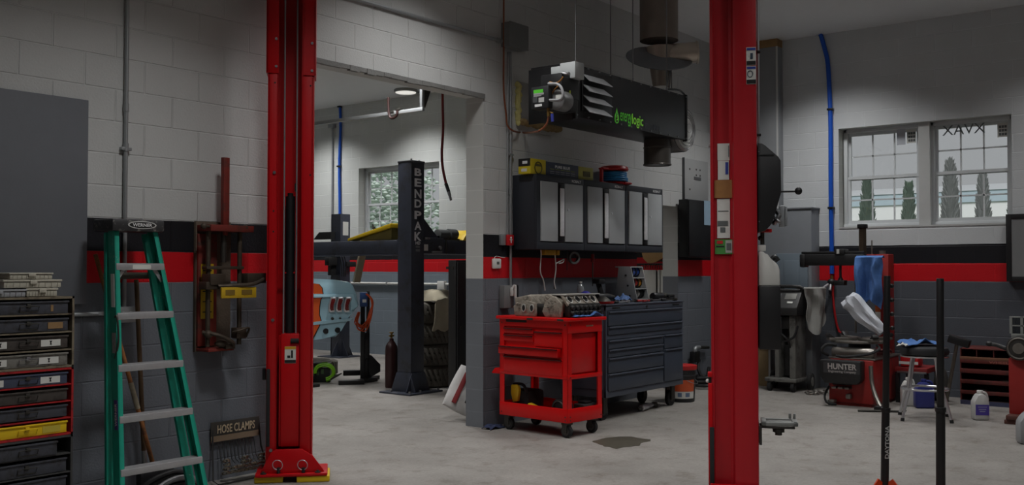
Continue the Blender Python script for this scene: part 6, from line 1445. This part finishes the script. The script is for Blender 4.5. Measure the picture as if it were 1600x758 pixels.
# white towel over its handle
twl = M('grey_towel', (150,150,146), .95, var=.12, bump=.35, bscale=120)
def drape(name, label, cat, o, ex_, ez_, fall, m, seed, n1=18, n2=26, wid=.2, fold=.03, top=.06):
    """cloth hung over an edge: u across, v from behind the edge down the front"""
    ex_ = Vector(ex_).normalized(); ez_ = Vector(ez_).normalized()
    def f(u_, v_):
        s_ = v_*(fall+.12)
        nn = noise.noise(Vector((u_*4+seed,v_*2.4,seed)))
        pinch = 1-.28*min(1,max(0,(s_-.1)/fall))*(.6+.4*noise.noise(Vector((seed,v_*3,1))))
        p = Vector(o)+ex_*((u_-.5)*wid*pinch+.03*noise.noise(Vector((v_*3,seed,7))))
        d = s_-.08
        if d < 0: p += -ez_*(-d)+Vector((0,0,-.25*(-d)))+Vector((0,0,.008))
        else:
            p += ez_*(.03+fold*(math.sin(u_*9+seed+2*nn)+.8*nn)*min(1,d/.1)+.02)+Vector((0,0,-d*(1-.12*math.sin(u_*5+seed))))
        return p
    return tag(B().sheet(f, n1, n2, .006).done(name, m), label, cat)
drape('towel', 'pale grey towel hanging off the corner of the service machine', 'towel', (tx+.33, ty+yb1-.07, zt2+.04), (1,-.45,.0), (-.4,-.9,0), .46, twl, 2.2, wid=.36)
B_ = FL(1193,600); t = T('timber_offcut', 'brown board standing on edge against the corner chase behind the red column', 'board', (xf-.06, Y(1192,xf-.05)-.05, 0))
B().box(0,.03,-.02,.30,0,Z(xf-.05,Y(1192,xf-.05),545),.003).done('board', M('osb_board', (120,100,70), .8, var=.25, scale=14), t); B().box(-.012,.0,-.05,-.022,0,Z(xf-.05,Y(1192,xf-.05),545)*.98,.003).done('edge_strip', galv, t)
# ---------------------------------------------------------------- tyre changer
p0_ = FL(1293,634); tx, ty = 10.52, -1.88
t = T('tyre_changer', 'grimy red tyre changer with turntable, black swing arm and lettered black apron', 'tyre changer', (tx,ty,0))
rc = M('changer_red', (150,30,26), .5, var=.25, scale=10, dirt=(62,40,36), dscale=6, damt=.1); bk_ = M('changer_black', (30,30,31), .5, var=.3); gs = M('greasy_steel', (130,126,120), .4, .7, var=.3, scale=18)
cZ = lambda py, x=0, y=0: Z(tx+x,ty+y,py)
cY = lambda px, x=0: Y(px,tx+x)-ty
yR, yL = cY(1363), cY(1293)-.0
zt_b = cZ(562,.0,-.2)
B().box(.0,.86,yR,yL,.03,zt_b,.015).box(.03,.80,yR+.03,yL-.03,0,.03).done('cabinet', rc, t)
B().box(.02,.90,yR-.012,yL+.012,zt_b+.0005,zt_b+.02,.008).done('top_plate', gs, t)
# apron front
ya_, yb_2 = cY(1345,-.1), cY(1281,-.1)
za0, za1 = cZ(600,-.1,-.2), cZ(563,-.1,-.2)
B().prism([(ya_,za1),(yb_2,za1),(yb_2-.0,za0+.07),(yb_2-.05,za0),(ya_+.04,za0),(ya_,za0+.05)], (-.14,0,0), (0,1,0), (0,0,1), (.138,0,0), .02).done('apron', bk_, t)
cxm = (cY(1292,-.14)+cY(1337,-.14))/2; wl_ = abs(cY(1292,-.14)-cY(1337,-.14))
b = decal(t, 'name_plate', (-.1405,(cY(1285,-.14)+cY(1342,-.14))/2,(za0+za1)/2+.045), abs(cY(1285,-.14)-cY(1342,-.14)), .115, (0,-1,0), (0,0,1), M('plate_dark', (52,52,54), .5, var=.3))
text(b, 'lettering', 'HUNTER', (-.142,cxm,(za0+za1)/2+.06), wl_, .062, (0,-1,.0), (0,0,1), M('dull_white_ink', (176,172,168), .6), .0015, .03)
text(b, 'lettering', 'Engineering Company', (-.142,cxm,(za0+za1)/2+.005), wl_*.95, .030, (0,-1,0), (0,0,1), M('dull_white_ink', (176,172,168)), .0015, .01)
B().box(-.012,-.001,cY(1330),cY(1300),cZ(602,0,-.2),cZ(594,0,-.2)-.0,.002).done('pedal_slot', bk_, t)
for px in (1306, 1316, 1326): B().box(-.10,.0,cY(px)-.025,cY(px)+.025,cZ(607,0,-.2),cZ(607,0,-.2)+.02,.004).done('pedal', gs, t)
B().box(-.06,.0,cY(1330),cY(1322),.08,.13,.01).box(-.09,-.0,cY(1300)-.04,cY(1300)+.03,.03,.06,.006).done('foot_pedal', gs, t)
B().tube([(-.02,yR+.02,zt_b-.05),(-.05,yR+.0,cZ(598,0,yR)),(-.1,yR-.06,.12),(-.14,yR-.12,.03)], .022, 8, 4).done('bead_breaker_arm', gs, t); B().box(-.22,-.06,yR-.17,yR-.07,0,.05,.008).done('foot', bk_, t)
B().tube([(-.03,yL-.02,.2),(-.06,yL+.02,.1),(-.12,yL-.03,.03),(-.10,yL-.12,.02)], .012, 8, 4).done('air_line', rubber, t)
B().box(.3,.42,yR-.008,yR-.0005,cZ(595,.36,yR),cZ(575,.36,yR)+.0,.003).box(.30,.33,yR-.014,yR-.0005,.22,zt_b-.06,.004).done('side_lever', bk_, t)
# turntable
zt_t = zt_b+.02; ccx, ccy = .34, (yL+yR)/2+.02
B().cyl((ccx,ccy,zt_t),(ccx,ccy,cZ(535,.3,-.2)),.13,.11,28).done('turntable_hub', bk_, t)
zj = cZ(535,.3,-.2)
B().cyl((ccx,ccy,zj),(ccx,ccy,zj+.025),.30,seg=40,bev=.006).done('turntable', gs, t)
for k in range(4):
    a = R(45+90*k); u_ = Vector((math.cos(a),math.sin(a),0)); c_0 = Vector((ccx,ccy,zj+.04))
    B().bar(c_0+u_*.05, c_0+u_*.36, .09, .03, bev=.006).done('jaw_slide', gs, t); B().bar(c_0+u_*.30, c_0+u_*.37+Vector((0,0,.05)), .07, .04, bev=.008).done('jaw', bk_, t)
B().cyl((ccx-.25,ccy+.2,zt_t+.05),(ccx-.25,ccy-.25,zt_t+.05),.055,seg=22,bev=.006).done('air_cylinder', gs, t)
B().tube([(-.0,yL+.0,zt_t+.02),(-.06,yL+.05,zt_t+.06),(-.02,yL+.02,zt_t+.13),(.1,yL-.05,zt_t+.12)], .016, 8, 5).tube([(-.04,yL-.1,zt_t+.02),(-.07,ccy,zt_t+.015),(-.02,yR+.05,zt_t+.05),(.06,yR-.04,zt_t+.1),(.12,yR-.0,zt_t+.14)], .014, 8, 5).done('air_line', rubber, t)
# rear column, arm, vertical shaft
xc_ = .98; yca, ycb = cY(1388,xc_), cY(1367,xc_)
zct = cZ(397,xc_,yca)
B().box(xc_,xc_+.20,yca,ycb,.0,zct,.008).done('column', rc, t)
for a, c, m_ in ((452,478,M('caution_label', (176,172,160), .6)),(478,488,M('label_orange2', (190,90,40), .6)),(488,500,paper)):
    decal(t, 'column_label', (xc_-.0005,cY(1371,xc_),(cZ(a,xc_,yca)+cZ(c,xc_,yca))/2), .06, cZ(a,xc_,yca)-cZ(c,xc_,yca), (0,-1,0), (0,0,1), m_)
B().box(xc_-.04,xc_+.1,ycb+.001,cY(1344,xc_),cZ(412,xc_,ycb),zct,.01).done('arm_head', rc, t)
xa = .62; zar0, zar1 = cZ(415,xa,0), cZ(397,xa,0)
yA, yB = cY(1352,xa), cY(1256,xa)
B().box(xa-.06,xa+.06,yA,yB,zar0,zar1,.012).box(xa-.05,xa+.05,yA,yB+.01,zar1+.0005,zar1+.03,.004).done('swing_arm', bk_, t)
B().box(xa-.07,xa+.07,yB-.04,yB+.03,zar0-.02,zar1+.005,.02).box(xa-.075,xa+.075,cY(1323,xa),cY(1307,xa),zar1-.01,cZ(389,xa,0),.012).done('arm_end', bk_, t)
decal(t, 'arm_label', (xa-.0755,cY(1313,xa),(zar1+cZ(389,xa,0))/2), .03, .05, (0,-1,0), (0,0,1), paper)
B().bar((xa,cY(1345,xa),zar1-.1),(xc_+.05,ycb-.01,zar1-.1),.12,.14,bev=.01).done('arm_link', bk_, t)
ysh = cY(1348,xa); B().cyl((xa,ysh,cZ(470,xa,0)),(xa,ysh,cZ(357,xa,0)),.042,seg=6).done('hex_shaft', M('shaft_grease', (70,58,46), .5, .4, var=.3), t); B().cyl((xa,ysh,cZ(357,xa,0)),(xa,ysh,cZ(351,xa,0)),.056,seg=20,bev=.006).done('shaft_cap', black, t)
B().cyl((xa,ysh,cZ(482,xa,0)),(xa,ysh,cZ(470,xa,0)),.05,.04,16).tube([(xa,ysh,cZ(478,xa,0)),(xa-.03,ysh-.04,cZ(484,xa,0)),(xa-.04,ysh-.09,cZ(482,xa,0))],.025,8,4).done('mount_head', bk_, t)
B().cyl((xa,cY(1336,xa),cZ(520,xa,0)),(xa,cY(1336,xa),zar0),.012,seg=10).done('guide_rod', gs, t)
ytl = cY(1313,xa); B().cyl((xa,ytl,cZ(436,xa,0)),(xa,ytl,zar0),.014,seg=10).box(xa-.05,xa+.05,ytl-.06,ytl+.06,cZ(446,xa,0),cZ(438,xa,0),.008).cyl((xa,ytl,cZ(439,xa,0)),(xa,ytl,cZ(434,xa,0)),.035,.02,14).done('press_tool', bk_, t)
B().cyl((xc_+.05,ycb+.05,zct+.0),(xc_+.05,ycb+.05,zct+.16),.008,seg=8).cyl((xc_+.05,yca+.08,zct),(xc_+.05,yca+.08,zct+.04),.035,seg=14).done('grease_fitting', gs, t)
chg = (tx,ty)
drape('shop_towel', 'blue shop towel hanging from the red head of the tyre changer', 'towel', (tx+.545, ty+cY(1359,.54), zar1-.027), (0,1,0), (-1,0,0), .50, blue_cloth, 5.5, wid=.29, fold=.055)
# white plastic bag on the turntable
wb_p = hit(1350,520,0,tx+.35); 
def pbag(u_, v_):
    a = u_*2*math.pi; s_ = v_; r_ = (.05+.062*s_**.7)*(1+.45*noise.noise(Vector((math.cos(a)*2.2,math.sin(a)*2.2,s_*3))))*(1 if s_<.9 else 1-.35*(s_-.9)/.1*(1+.8*math.sin(5*a)))
    base = Vector((0,-.17,.0)); topv = Vector((.0,.21,.36)); c_ = base.lerp(topv, s_)
    return c_+Vector((math.cos(a)*r_*.8, math.sin(a)*r_*.7, -math.sin(a)*r_*.7))
o = B().sheet(pbag, 26, 20, .004).done('plastic_bag', M('white_bag', (196,200,208), .35, var=.06, bump=.3, bscale=26)); o.location = (tx+.30, ty+cY(1350,.30)-.02, zj+.115); tag(o, 'white plastic bag standing crumpled on the tyre changer turntable', 'bag')
blob_cloth('shop_rag','faded pink rag lying behind the turntable of the tyre changer','rag',1376,ty-.36,.09,.09,.12, M('pink_cloth', (150,96,98), .95, var=.2, bump=.3), 6.6, zt_t+.001)
rd_ = FL(1366,644); t = T('pry_bar', 'thin dark pry bar lying on the floor in front of the tyre changer', 'pry bar', (rd_.x,rd_.y,0), -60)
B().cyl((-.16,0,.012),(.26,0,.012),.011,seg=10).done('shaft', dsteel, t); B().bar((.26,0,.012),(.31,0,.02),.03,.008).done('tip', dsteel, t)
# little heap of chain on the floor by the changer
hp_ = FL(1272,615); b = B(); rnd = random.Random(9)
for k in range(16): b.torus((rnd.uniform(-.16,.16),rnd.uniform(-.1,.1),.012+.008*rnd.random()), .03, .006, (rnd.uniform(-.5,.5),rnd.uniform(-.5,.5),1), 12, 6)
o = b.done('chain', gs); o.location = (hp_.x,hp_.y,0); tag(o, 'small heap of grey chain on the floor between the service machine and tyre changer', 'chain')
# ---------------------------------------------------------------- under-hoist stands
def stand(name, label, top_px, bot_px, base, ztop, zmid, r0, r1, letter):
    t = T(name, label, 'support stand', base, 0, 'black hoist support stands')
    d = Vector(top_px)
    o_col = M('stand_orange', (206,70,30), .45)
    B().lathe([(0,.0),(.15,0),(.15,.012),(.06,.03),(.045,.06),(0,.06)]).done('base_plate', o_col, t)
    for k in range(3): a = R(30+120*k); B().bar((.125*math.cos(a),.125*math.sin(a),.02),(.03*math.cos(a),.03*math.sin(a),.13),.012,.05).done('foot_rib', o_col, t)
    mm = Vector((d.x*zmid/ztop, d.y*zmid/ztop, zmid)); tp_ = Vector((d.x,d.y,ztop))
    B().cyl((0,0,.055),mm,r0,seg=28).done('lower_tube', black, t); B().cyl(mm-Vector((0,0,.03)),mm,r0*1.16,seg=28,bev=.004).done('collar', black, t); B().cyl(mm,tp_,r1,seg=24,bev=.003).done('upper_tube', black, t)
    return t, mm
sb = FL(1382,755,.115); sb.z = 0
d_top = hit(1389,431,0,sb.x+.0); r_ = sb.x*fx+(sb.y+5.829)*fy
rv = Vector((fy,-fx,0)).normalized()
zt1_ = Z(sb.x,sb.y,431); zm1 = Z(sb.x,sb.y,637)
s1, mm1 = stand('hoist_stand','black two stage support stand with white vertical lettering and orange foot, front right', rv*((1389.5-1382)*r_/F), None, (sb.x,sb.y,0), zt1_, zm1, .0245, .0205, True)
cc = Vector((mm1.x*.45,mm1.y*.45,Z(sb.x,sb.y,690))); vw = Vector((-fx,-fy,0)).normalized()
tdir = Vector((mm1.x,mm1.y,mm1.z)).normalized()
text(s1, 'lettering', 'DAYTONA', cc+vw*.0245+rv*.004, Z(sb.x,sb.y,666)-Z(sb.x,sb.y,717), .026, tdir, -rv, M('stand_letter', (176,178,178), .6), .0015, .03)
for k in range(4): B().ball(Vector((rv.x*.04,rv.y*.04,0))+Vector((mm1.x*1.5,mm1.y*1.5,Z(sb.x,sb.y,447+22*k))), .014, 10, 8).done('height_pin', black, s1)
p2_ = Vector(CAM)+Vector(ray(1469,700))*6.0; sb2 = Vector((p2_.x,p2_.y,0)); r2_ = sb2.x*fx+(sb2.y+5.829)*fy
s2, mm2 = stand('hoist_stand','plain black two stage support stand at front right, right of the lettered one', rv*(3*r2_/F), None, sb2, Z(sb2.x,sb2.y,435), Z(sb2.x,sb2.y,636), .027, .0215, False)
# ---------------------------------------------------------------- stool with towel
sc_ = FL(1446,650); tx, ty = 10.06, -3.01
t = T('shop_stool', 'chrome legged round stool with black padded seat and a blue towel on it', 'stool', (tx,ty,0), 20)
zs1 = Z(tx,ty,553)
rs_ = 36*(tx*fx+(ty+5.829)*fy)/F
B().lathe([(0,zs1-.015),(rs_-.03,zs1-.015),(rs_-.005,zs1),(rs_,zs1+.03),(rs_-.012,zs1+.062),(rs_-.05,zs1+.078),(0,zs1+.082)], seg=40).done('seat', M('seat_vinyl', (34,35,38), .5, bump=.05), t)
B().lathe([(rs_-.02,zs1-.03),(rs_-.004,zs1-.028),(rs_-.002,zs1-.0155),(rs_-.03,zs1-.0155)], seg=40, closed=True).done('seat_ring', chrome, t)
zr_ = Z(tx,ty,607)
for k in range(4):
    a = R(45+90*k); u_ = Vector((math.cos(a),math.sin(a),0)); z_ = Vector((0,0,1))
    B().tube([u_*(rs_-.09)+z_*(zs1-.016),u_*(rs_-.07)+z_*(zs1-.07),u_*(rs_-.03)+z_*(zr_+.05),u_*(rs_-.01)+z_*(zr_-.02),u_*(rs_+.035)+z_*.16,u_*(rs_+.08)+z_*.016], .0135, 10, 4).done('leg', chrome, t)
    B().cyl(u_*(rs_+.083), u_*(rs_+.078)+z_*.03, .018, seg=12).done('foot', rubber, t)
B().torus((0,0,zr_), rs_-.012, .0115, (0,0,1), 40, 10).done('foot_ring', chrome, t)
def tow(u_, v_):
    a = (u_-.5)*.36; c_ = (v_-.5)*.26; n = noise.noise(Vector((u_*3,v_*3,9.1))); n2 = noise.noise(Vector((u_*7,v_*7,2.1)))
    z = .014+.055*max(0,n+.35)*(1-abs(u_-.5)*1.2)+.02*max(0,n2)
    ln = .18+.06
    r_ = math.hypot(a+.0,c_-.05)
    if r_ > .22: z -= (r_-.22)*.5
    return Vector((a,c_,z))
o = B().sheet(tow, 26, 22, .006).done('shop_towel', blue_cloth); o.location = (tx-.02,ty+.03,zs1+.085); o.rotation_euler=(0,0,R(-52)); tag(o, 'blue shop towel crumpled on the round stool seat', 'towel')
o = blob_cloth('white_glove','white work glove on the edge of the stool seat beside the towel','glove',1409,ty+.12,.05,.04,.04, M('glove_white', (186,186,182), .9, var=.1), 4.4, zs1+.083)
# ---------------------------------------------------------------- low red bench and bottles behind the stool
tx, ty = 11.1, -2.62
p = hit(1397,600,0,11.1); tx, ty = 11.10, p.y
t = T('low_bench', 'low red steel bench behind the stool carrying a red and white box', 'bench', (tx,ty,0))
bY = lambda px: Y(px,tx)-ty
bZ = lambda py: Z(tx,ty+bY(1428),py)
B().box(0,.45,bY(1447),bY(1396),bZ(583),bZ(575),.006).done('top', M('bench_red', (120,28,28), .5, var=.2), t)
for px in (1399,1444):
    for x in (.02,.40): B().box(x,x+.04,bY(px)-.02,bY(px)+.02,0,bZ(583),.003).done('leg', black, t)
B().box(-.02,-.0,bY(1446),bY(1400),bZ(584),bZ(581),.002).done('edge_trim', steel, t); B().box(.02,.43,bY(1444),bY(1399),.1,.12).done('lower_shelf', black, t)
t = T('red_jug', 'red and white oil jug lying under the stool seat on the low bench', 'jug', (tx+.12,ty+bY(1416),bZ(575)+.0005))
B().box(-.08,.10,bY(1432)-bY(1416),bY(1402)-bY(1416),0,.13,.03).done('body', M('jug_red', (176,26,30), .4), t); B().box(-.082,-.0805,-.10,.10,.03,.06).done('label', paper, t); B().cyl((.0,.05,.1305),(.0,.05,.16),.022,seg=14).done('cap', white, t)
def jug(name, label, loc, h, wdt, dpt, m, lab, cap, rz=0, cat='jug', grp=None):
    t = T(name, label, cat, loc, rz, grp); a, c = wdt/2, dpt/2
    b = B().prism([(-a,0),(a,0),(a,h*.62),(a*.62,h*.82),(a*.3,h*.9),(-a*.25,h*.9),(-a*.55,h*.84),(-a,h*.62)], (0,-c,0), (1,0,0), (0,0,1), (0,dpt,0), min(a,c)*.35); b.done('body', m, t)
    B().cyl((0,0,h*.895),(0,0,h),min(a,c)*.42,seg=16,bev=.003).done('cap', cap, t)
    B().tube([(a*.2,0,h*.93),(a*.75,0,h*.9),(a*.98,0,h*.7),(a*.9,0,h*.55)], min(a,c)*.2, 8, 4).done('handle', m, t)
    if lab:
        q_ = decal(t, 'label', (0,-c-.0004,h*.36), wdt*.86, h*.36, (1,0,0), (0,0,1), lab)
        for k, f in enumerate((.46,.38,.31)): decal(q_, 'label_print', (0,-c-.0018,h*f), wdt*(.6-.12*k), h*.025, (1,0,0), (0,0,1), M('label_white_print', (150,150,176), .6), .0008)
    return t
b1 = FL(1418,622); b2 = FL(1435,628)
jug('oil_bottle', 'white plastic bottle on the floor behind the stool legs', (10.93, Y(1416,10.93), 0), .30, .14, .10, white, None, white, -60, 'bottle')
jug('coolant_jug', 'dark blue plastic jug on the floor behind the stool legs', (10.86, Y(1441,10.86), 0), .30, .19, .13, M('jug_blue', (44,52,120), .4), None, M('jug_blue', (44,52,120)), -60, 'jug')
# hammer-like pry tool leaning
h0_ = FL(1478,632); h1_ = hit(1496,533,0,11.0)
t = T('long_hammer', 'long handled dark mallet leaning beside the red parts rack', 'hammer', (h0_.x,h0_.y,0))
d = Vector((h1_.x-h0_.x,h1_.y-h0_.y,h1_.z)); B().tube([(0,0,.0),(d.x*.5,d.y*.5,d.z*.5),tuple(d)], .019, 10).done('handle', M('handle_grey', (104,98,90), .5, .4, var=.2), t)
B().bar(d+Vector((0,.085,.03)), d+Vector((0,-.12,-.03)), .08, .085, bev=.01).done('head', black, t)
B().ball((.02,.05,.2), (.06,.08,.2), 14, 10).done('boot', M('boot_dark', (56,54,52), .8), t)
# red parts rack
tx, ty = 11.42, Y(1498,11.42)
t = T('parts_rack', 'dark red steel parts rack with top bins and lipped shelves below the window', 'rack', (tx,ty,0))
rk2 = M('rack_red', (98,38,33), .55, var=.25, scale=10, dirt=(66,40,34), dscale=7); rki = M('rack_inside', (48,34,32), .7)
zT = Z(tx,ty-.3,546); Wr = 1.0; zrow = Z(tx,ty-.3,557.5)
kk = zT/ (Z(tx,ty-.3,546)-0)
b = B().box(0,.5,-.012,0,0,zT).box(0,.5,-Wr,-Wr+.012,0,zT).box(.488,.5,-Wr,0,0,zT).box(0,.5,-Wr,0,zT-.01,zT,.002); b.done('case', rk2, t)
B().box(.0,.487,-Wr+.013,-.013,.04,.05).done('floor_shelf', rki, t)
lips = [(559,563.5,M('rack_tan', (122,82,60), .6, var=.2)),(563.5,569,rk2),(578,585,rk2),(595,601.5,rk2),(612,618,rk2)]
for i, (a, c, m_) in enumerate(lips):
    B().box(-.008,.004,-Wr+.0,0,Z(tx,ty-.3,c),Z(tx,ty-.3,a),.002).done('shelf_lip', m_, t)
    if i != 0: B().box(.005,.487,-Wr+.013,-.013,Z(tx,ty-.3,c),Z(tx,ty-.3,c)+.006).done('shelf', rki, t)
for k in range(1, 6): B().box(.002,.487,-Wr*k/6-.004,-Wr*k/6+.004,Z(tx,ty-.3,559),zT-.011).done('bin_divider', rk2, t)
text(t, 'lettering', 'WHEEL WEIGHTS', (-.0082,-.52,Z(tx,ty-.3,566.3)), .46, .024, (0,-1,0), (0,0,1), M('faded_letter', (160,96,80), .7), .001, .02)
B().box(-.004,.003,-Wr,0,0,.045).done('kick_strip', M('kick_blue', (58,62,90), .6), t)
for k, (z_, y_) in enumerate(((618,-.18),(601,-.44),(585,-.30),(601,-.75),(618,-.6))):
    B().box(.05,.2,y_-.07,y_+.06,Z(tx,ty-.3,z_)+.007,Z(tx,ty-.3,z_)+.05,.006).done('stored_part', dsteel if k % 2 else M('part_grey', (96,92,88), .6), t)
# brake lathe on red cabinet at the right edge
tx, ty = 10.32, Y(1573.5,10.32)
t = T('brake_lathe', 'red bench with a grey drum machine and pale window guard at the right edge', 'brake lathe', (tx,ty,0))
lZ = lambda py, x=0, y=-.1: Z(tx+x,ty+y,py)
lY = lambda px, x=0: Y(px,tx+x)-ty
zc2 = lZ(560)
B().box(0,.55,-.75,0,.04,zc2,.006).done('cabinet', M('lathe_red', (150,34,30), .5, var=.15), t); B().box(-.12,.5,-.7,.02,0,.039,.006).box(-.14,.0,lY(1598),lY(1573),.0395,.085,.01).done('base', M('base_brown', (86,50,42), .6), t)
B().box(.0,.5,-.7,-.05,zc2+.0005,lZ(548),.02).done('machine_bed', bk_, t)
B().cyl((-.05,lY(1592),lZ(544)),(.12,lY(1592),lZ(544)),.115,seg=32,bev=.01).done('drum', M('drum_grey', (64,62,60), .45, .5, var=.2), t); B().cyl((-.08,lY(1592),lZ(544)),(-.05,lY(1592),lZ(544)),.05,seg=20).done('spindle', gs, t)
B().torus((-.052,lY(1592),lZ(544)), .095, .008, (1,0,0), 28, 8).done('drum_ring', gs, t)
B().tube([(-.02,lY(1544),lZ(539)),(-.02,lY(1558),lZ(541)),(-.02,lY(1574),lZ(546)),(.03,lY(1585),lZ(542))], .02, 10, 4).ball((-.02,lY(1545),lZ(539)),(.026,.035,.026)).done('feed_handle', bk_, t)
ga, gb = lY(1578,.2), lY(1612,.2); z0_, z1_ = lZ(522,.2), lZ(495,.2)
gm2 = M('guard_pale', (150,152,148), .5)
b = B()
for a in (ga, (ga+gb)/2-.0, gb): b.box(.2,.225,a-.012,a+.012,z0_,z1_)
b.box(.2,.225,gb,ga,z0_-.03,z0_,.003).box(.2,.225,gb,ga,z1_-.012,z1_,.003).box(.2,.225,gb,ga,(z0_+z1_)/2-.012,(z0_+z1_)/2).box(.2,.225,gb,ga,lZ(530,.2),z0_-.0305); b.done('guard_frame', gm2, t)
B().box(.21,.215,gb+.01,ga-.01,z0_,z1_).done('guard_window', glass_mat('guard_glass', (.62,.64,.64,1), .05), t)
B().box(.18,.26,gb-.02,ga+.02,lZ(548)-.0,lZ(530,.2)-.0005,.01).done('guard_base', bk_, t)
jf = FL(1529,657); jug('washer_jug', 'translucent white jug with purple label on the floor below the parts rack', (jf.x+.06,jf.y,0), Z(jf.x,jf.y,611), .142, .13, M('jug_milky', (190,190,188), .35, var=.04), M('label_purple', (74,60,150), .5), white, -58)
jf = FL(1603,694); jug('grey_jug', 'grey plastic jug cut off by the right picture edge', (jf.x+.05,jf.y-.03,0), Z(jf.x,jf.y,638), .21, .15, M('jug_grey', (150,152,154), .4), None, M('jug_grey', (150,152,154)), -64)
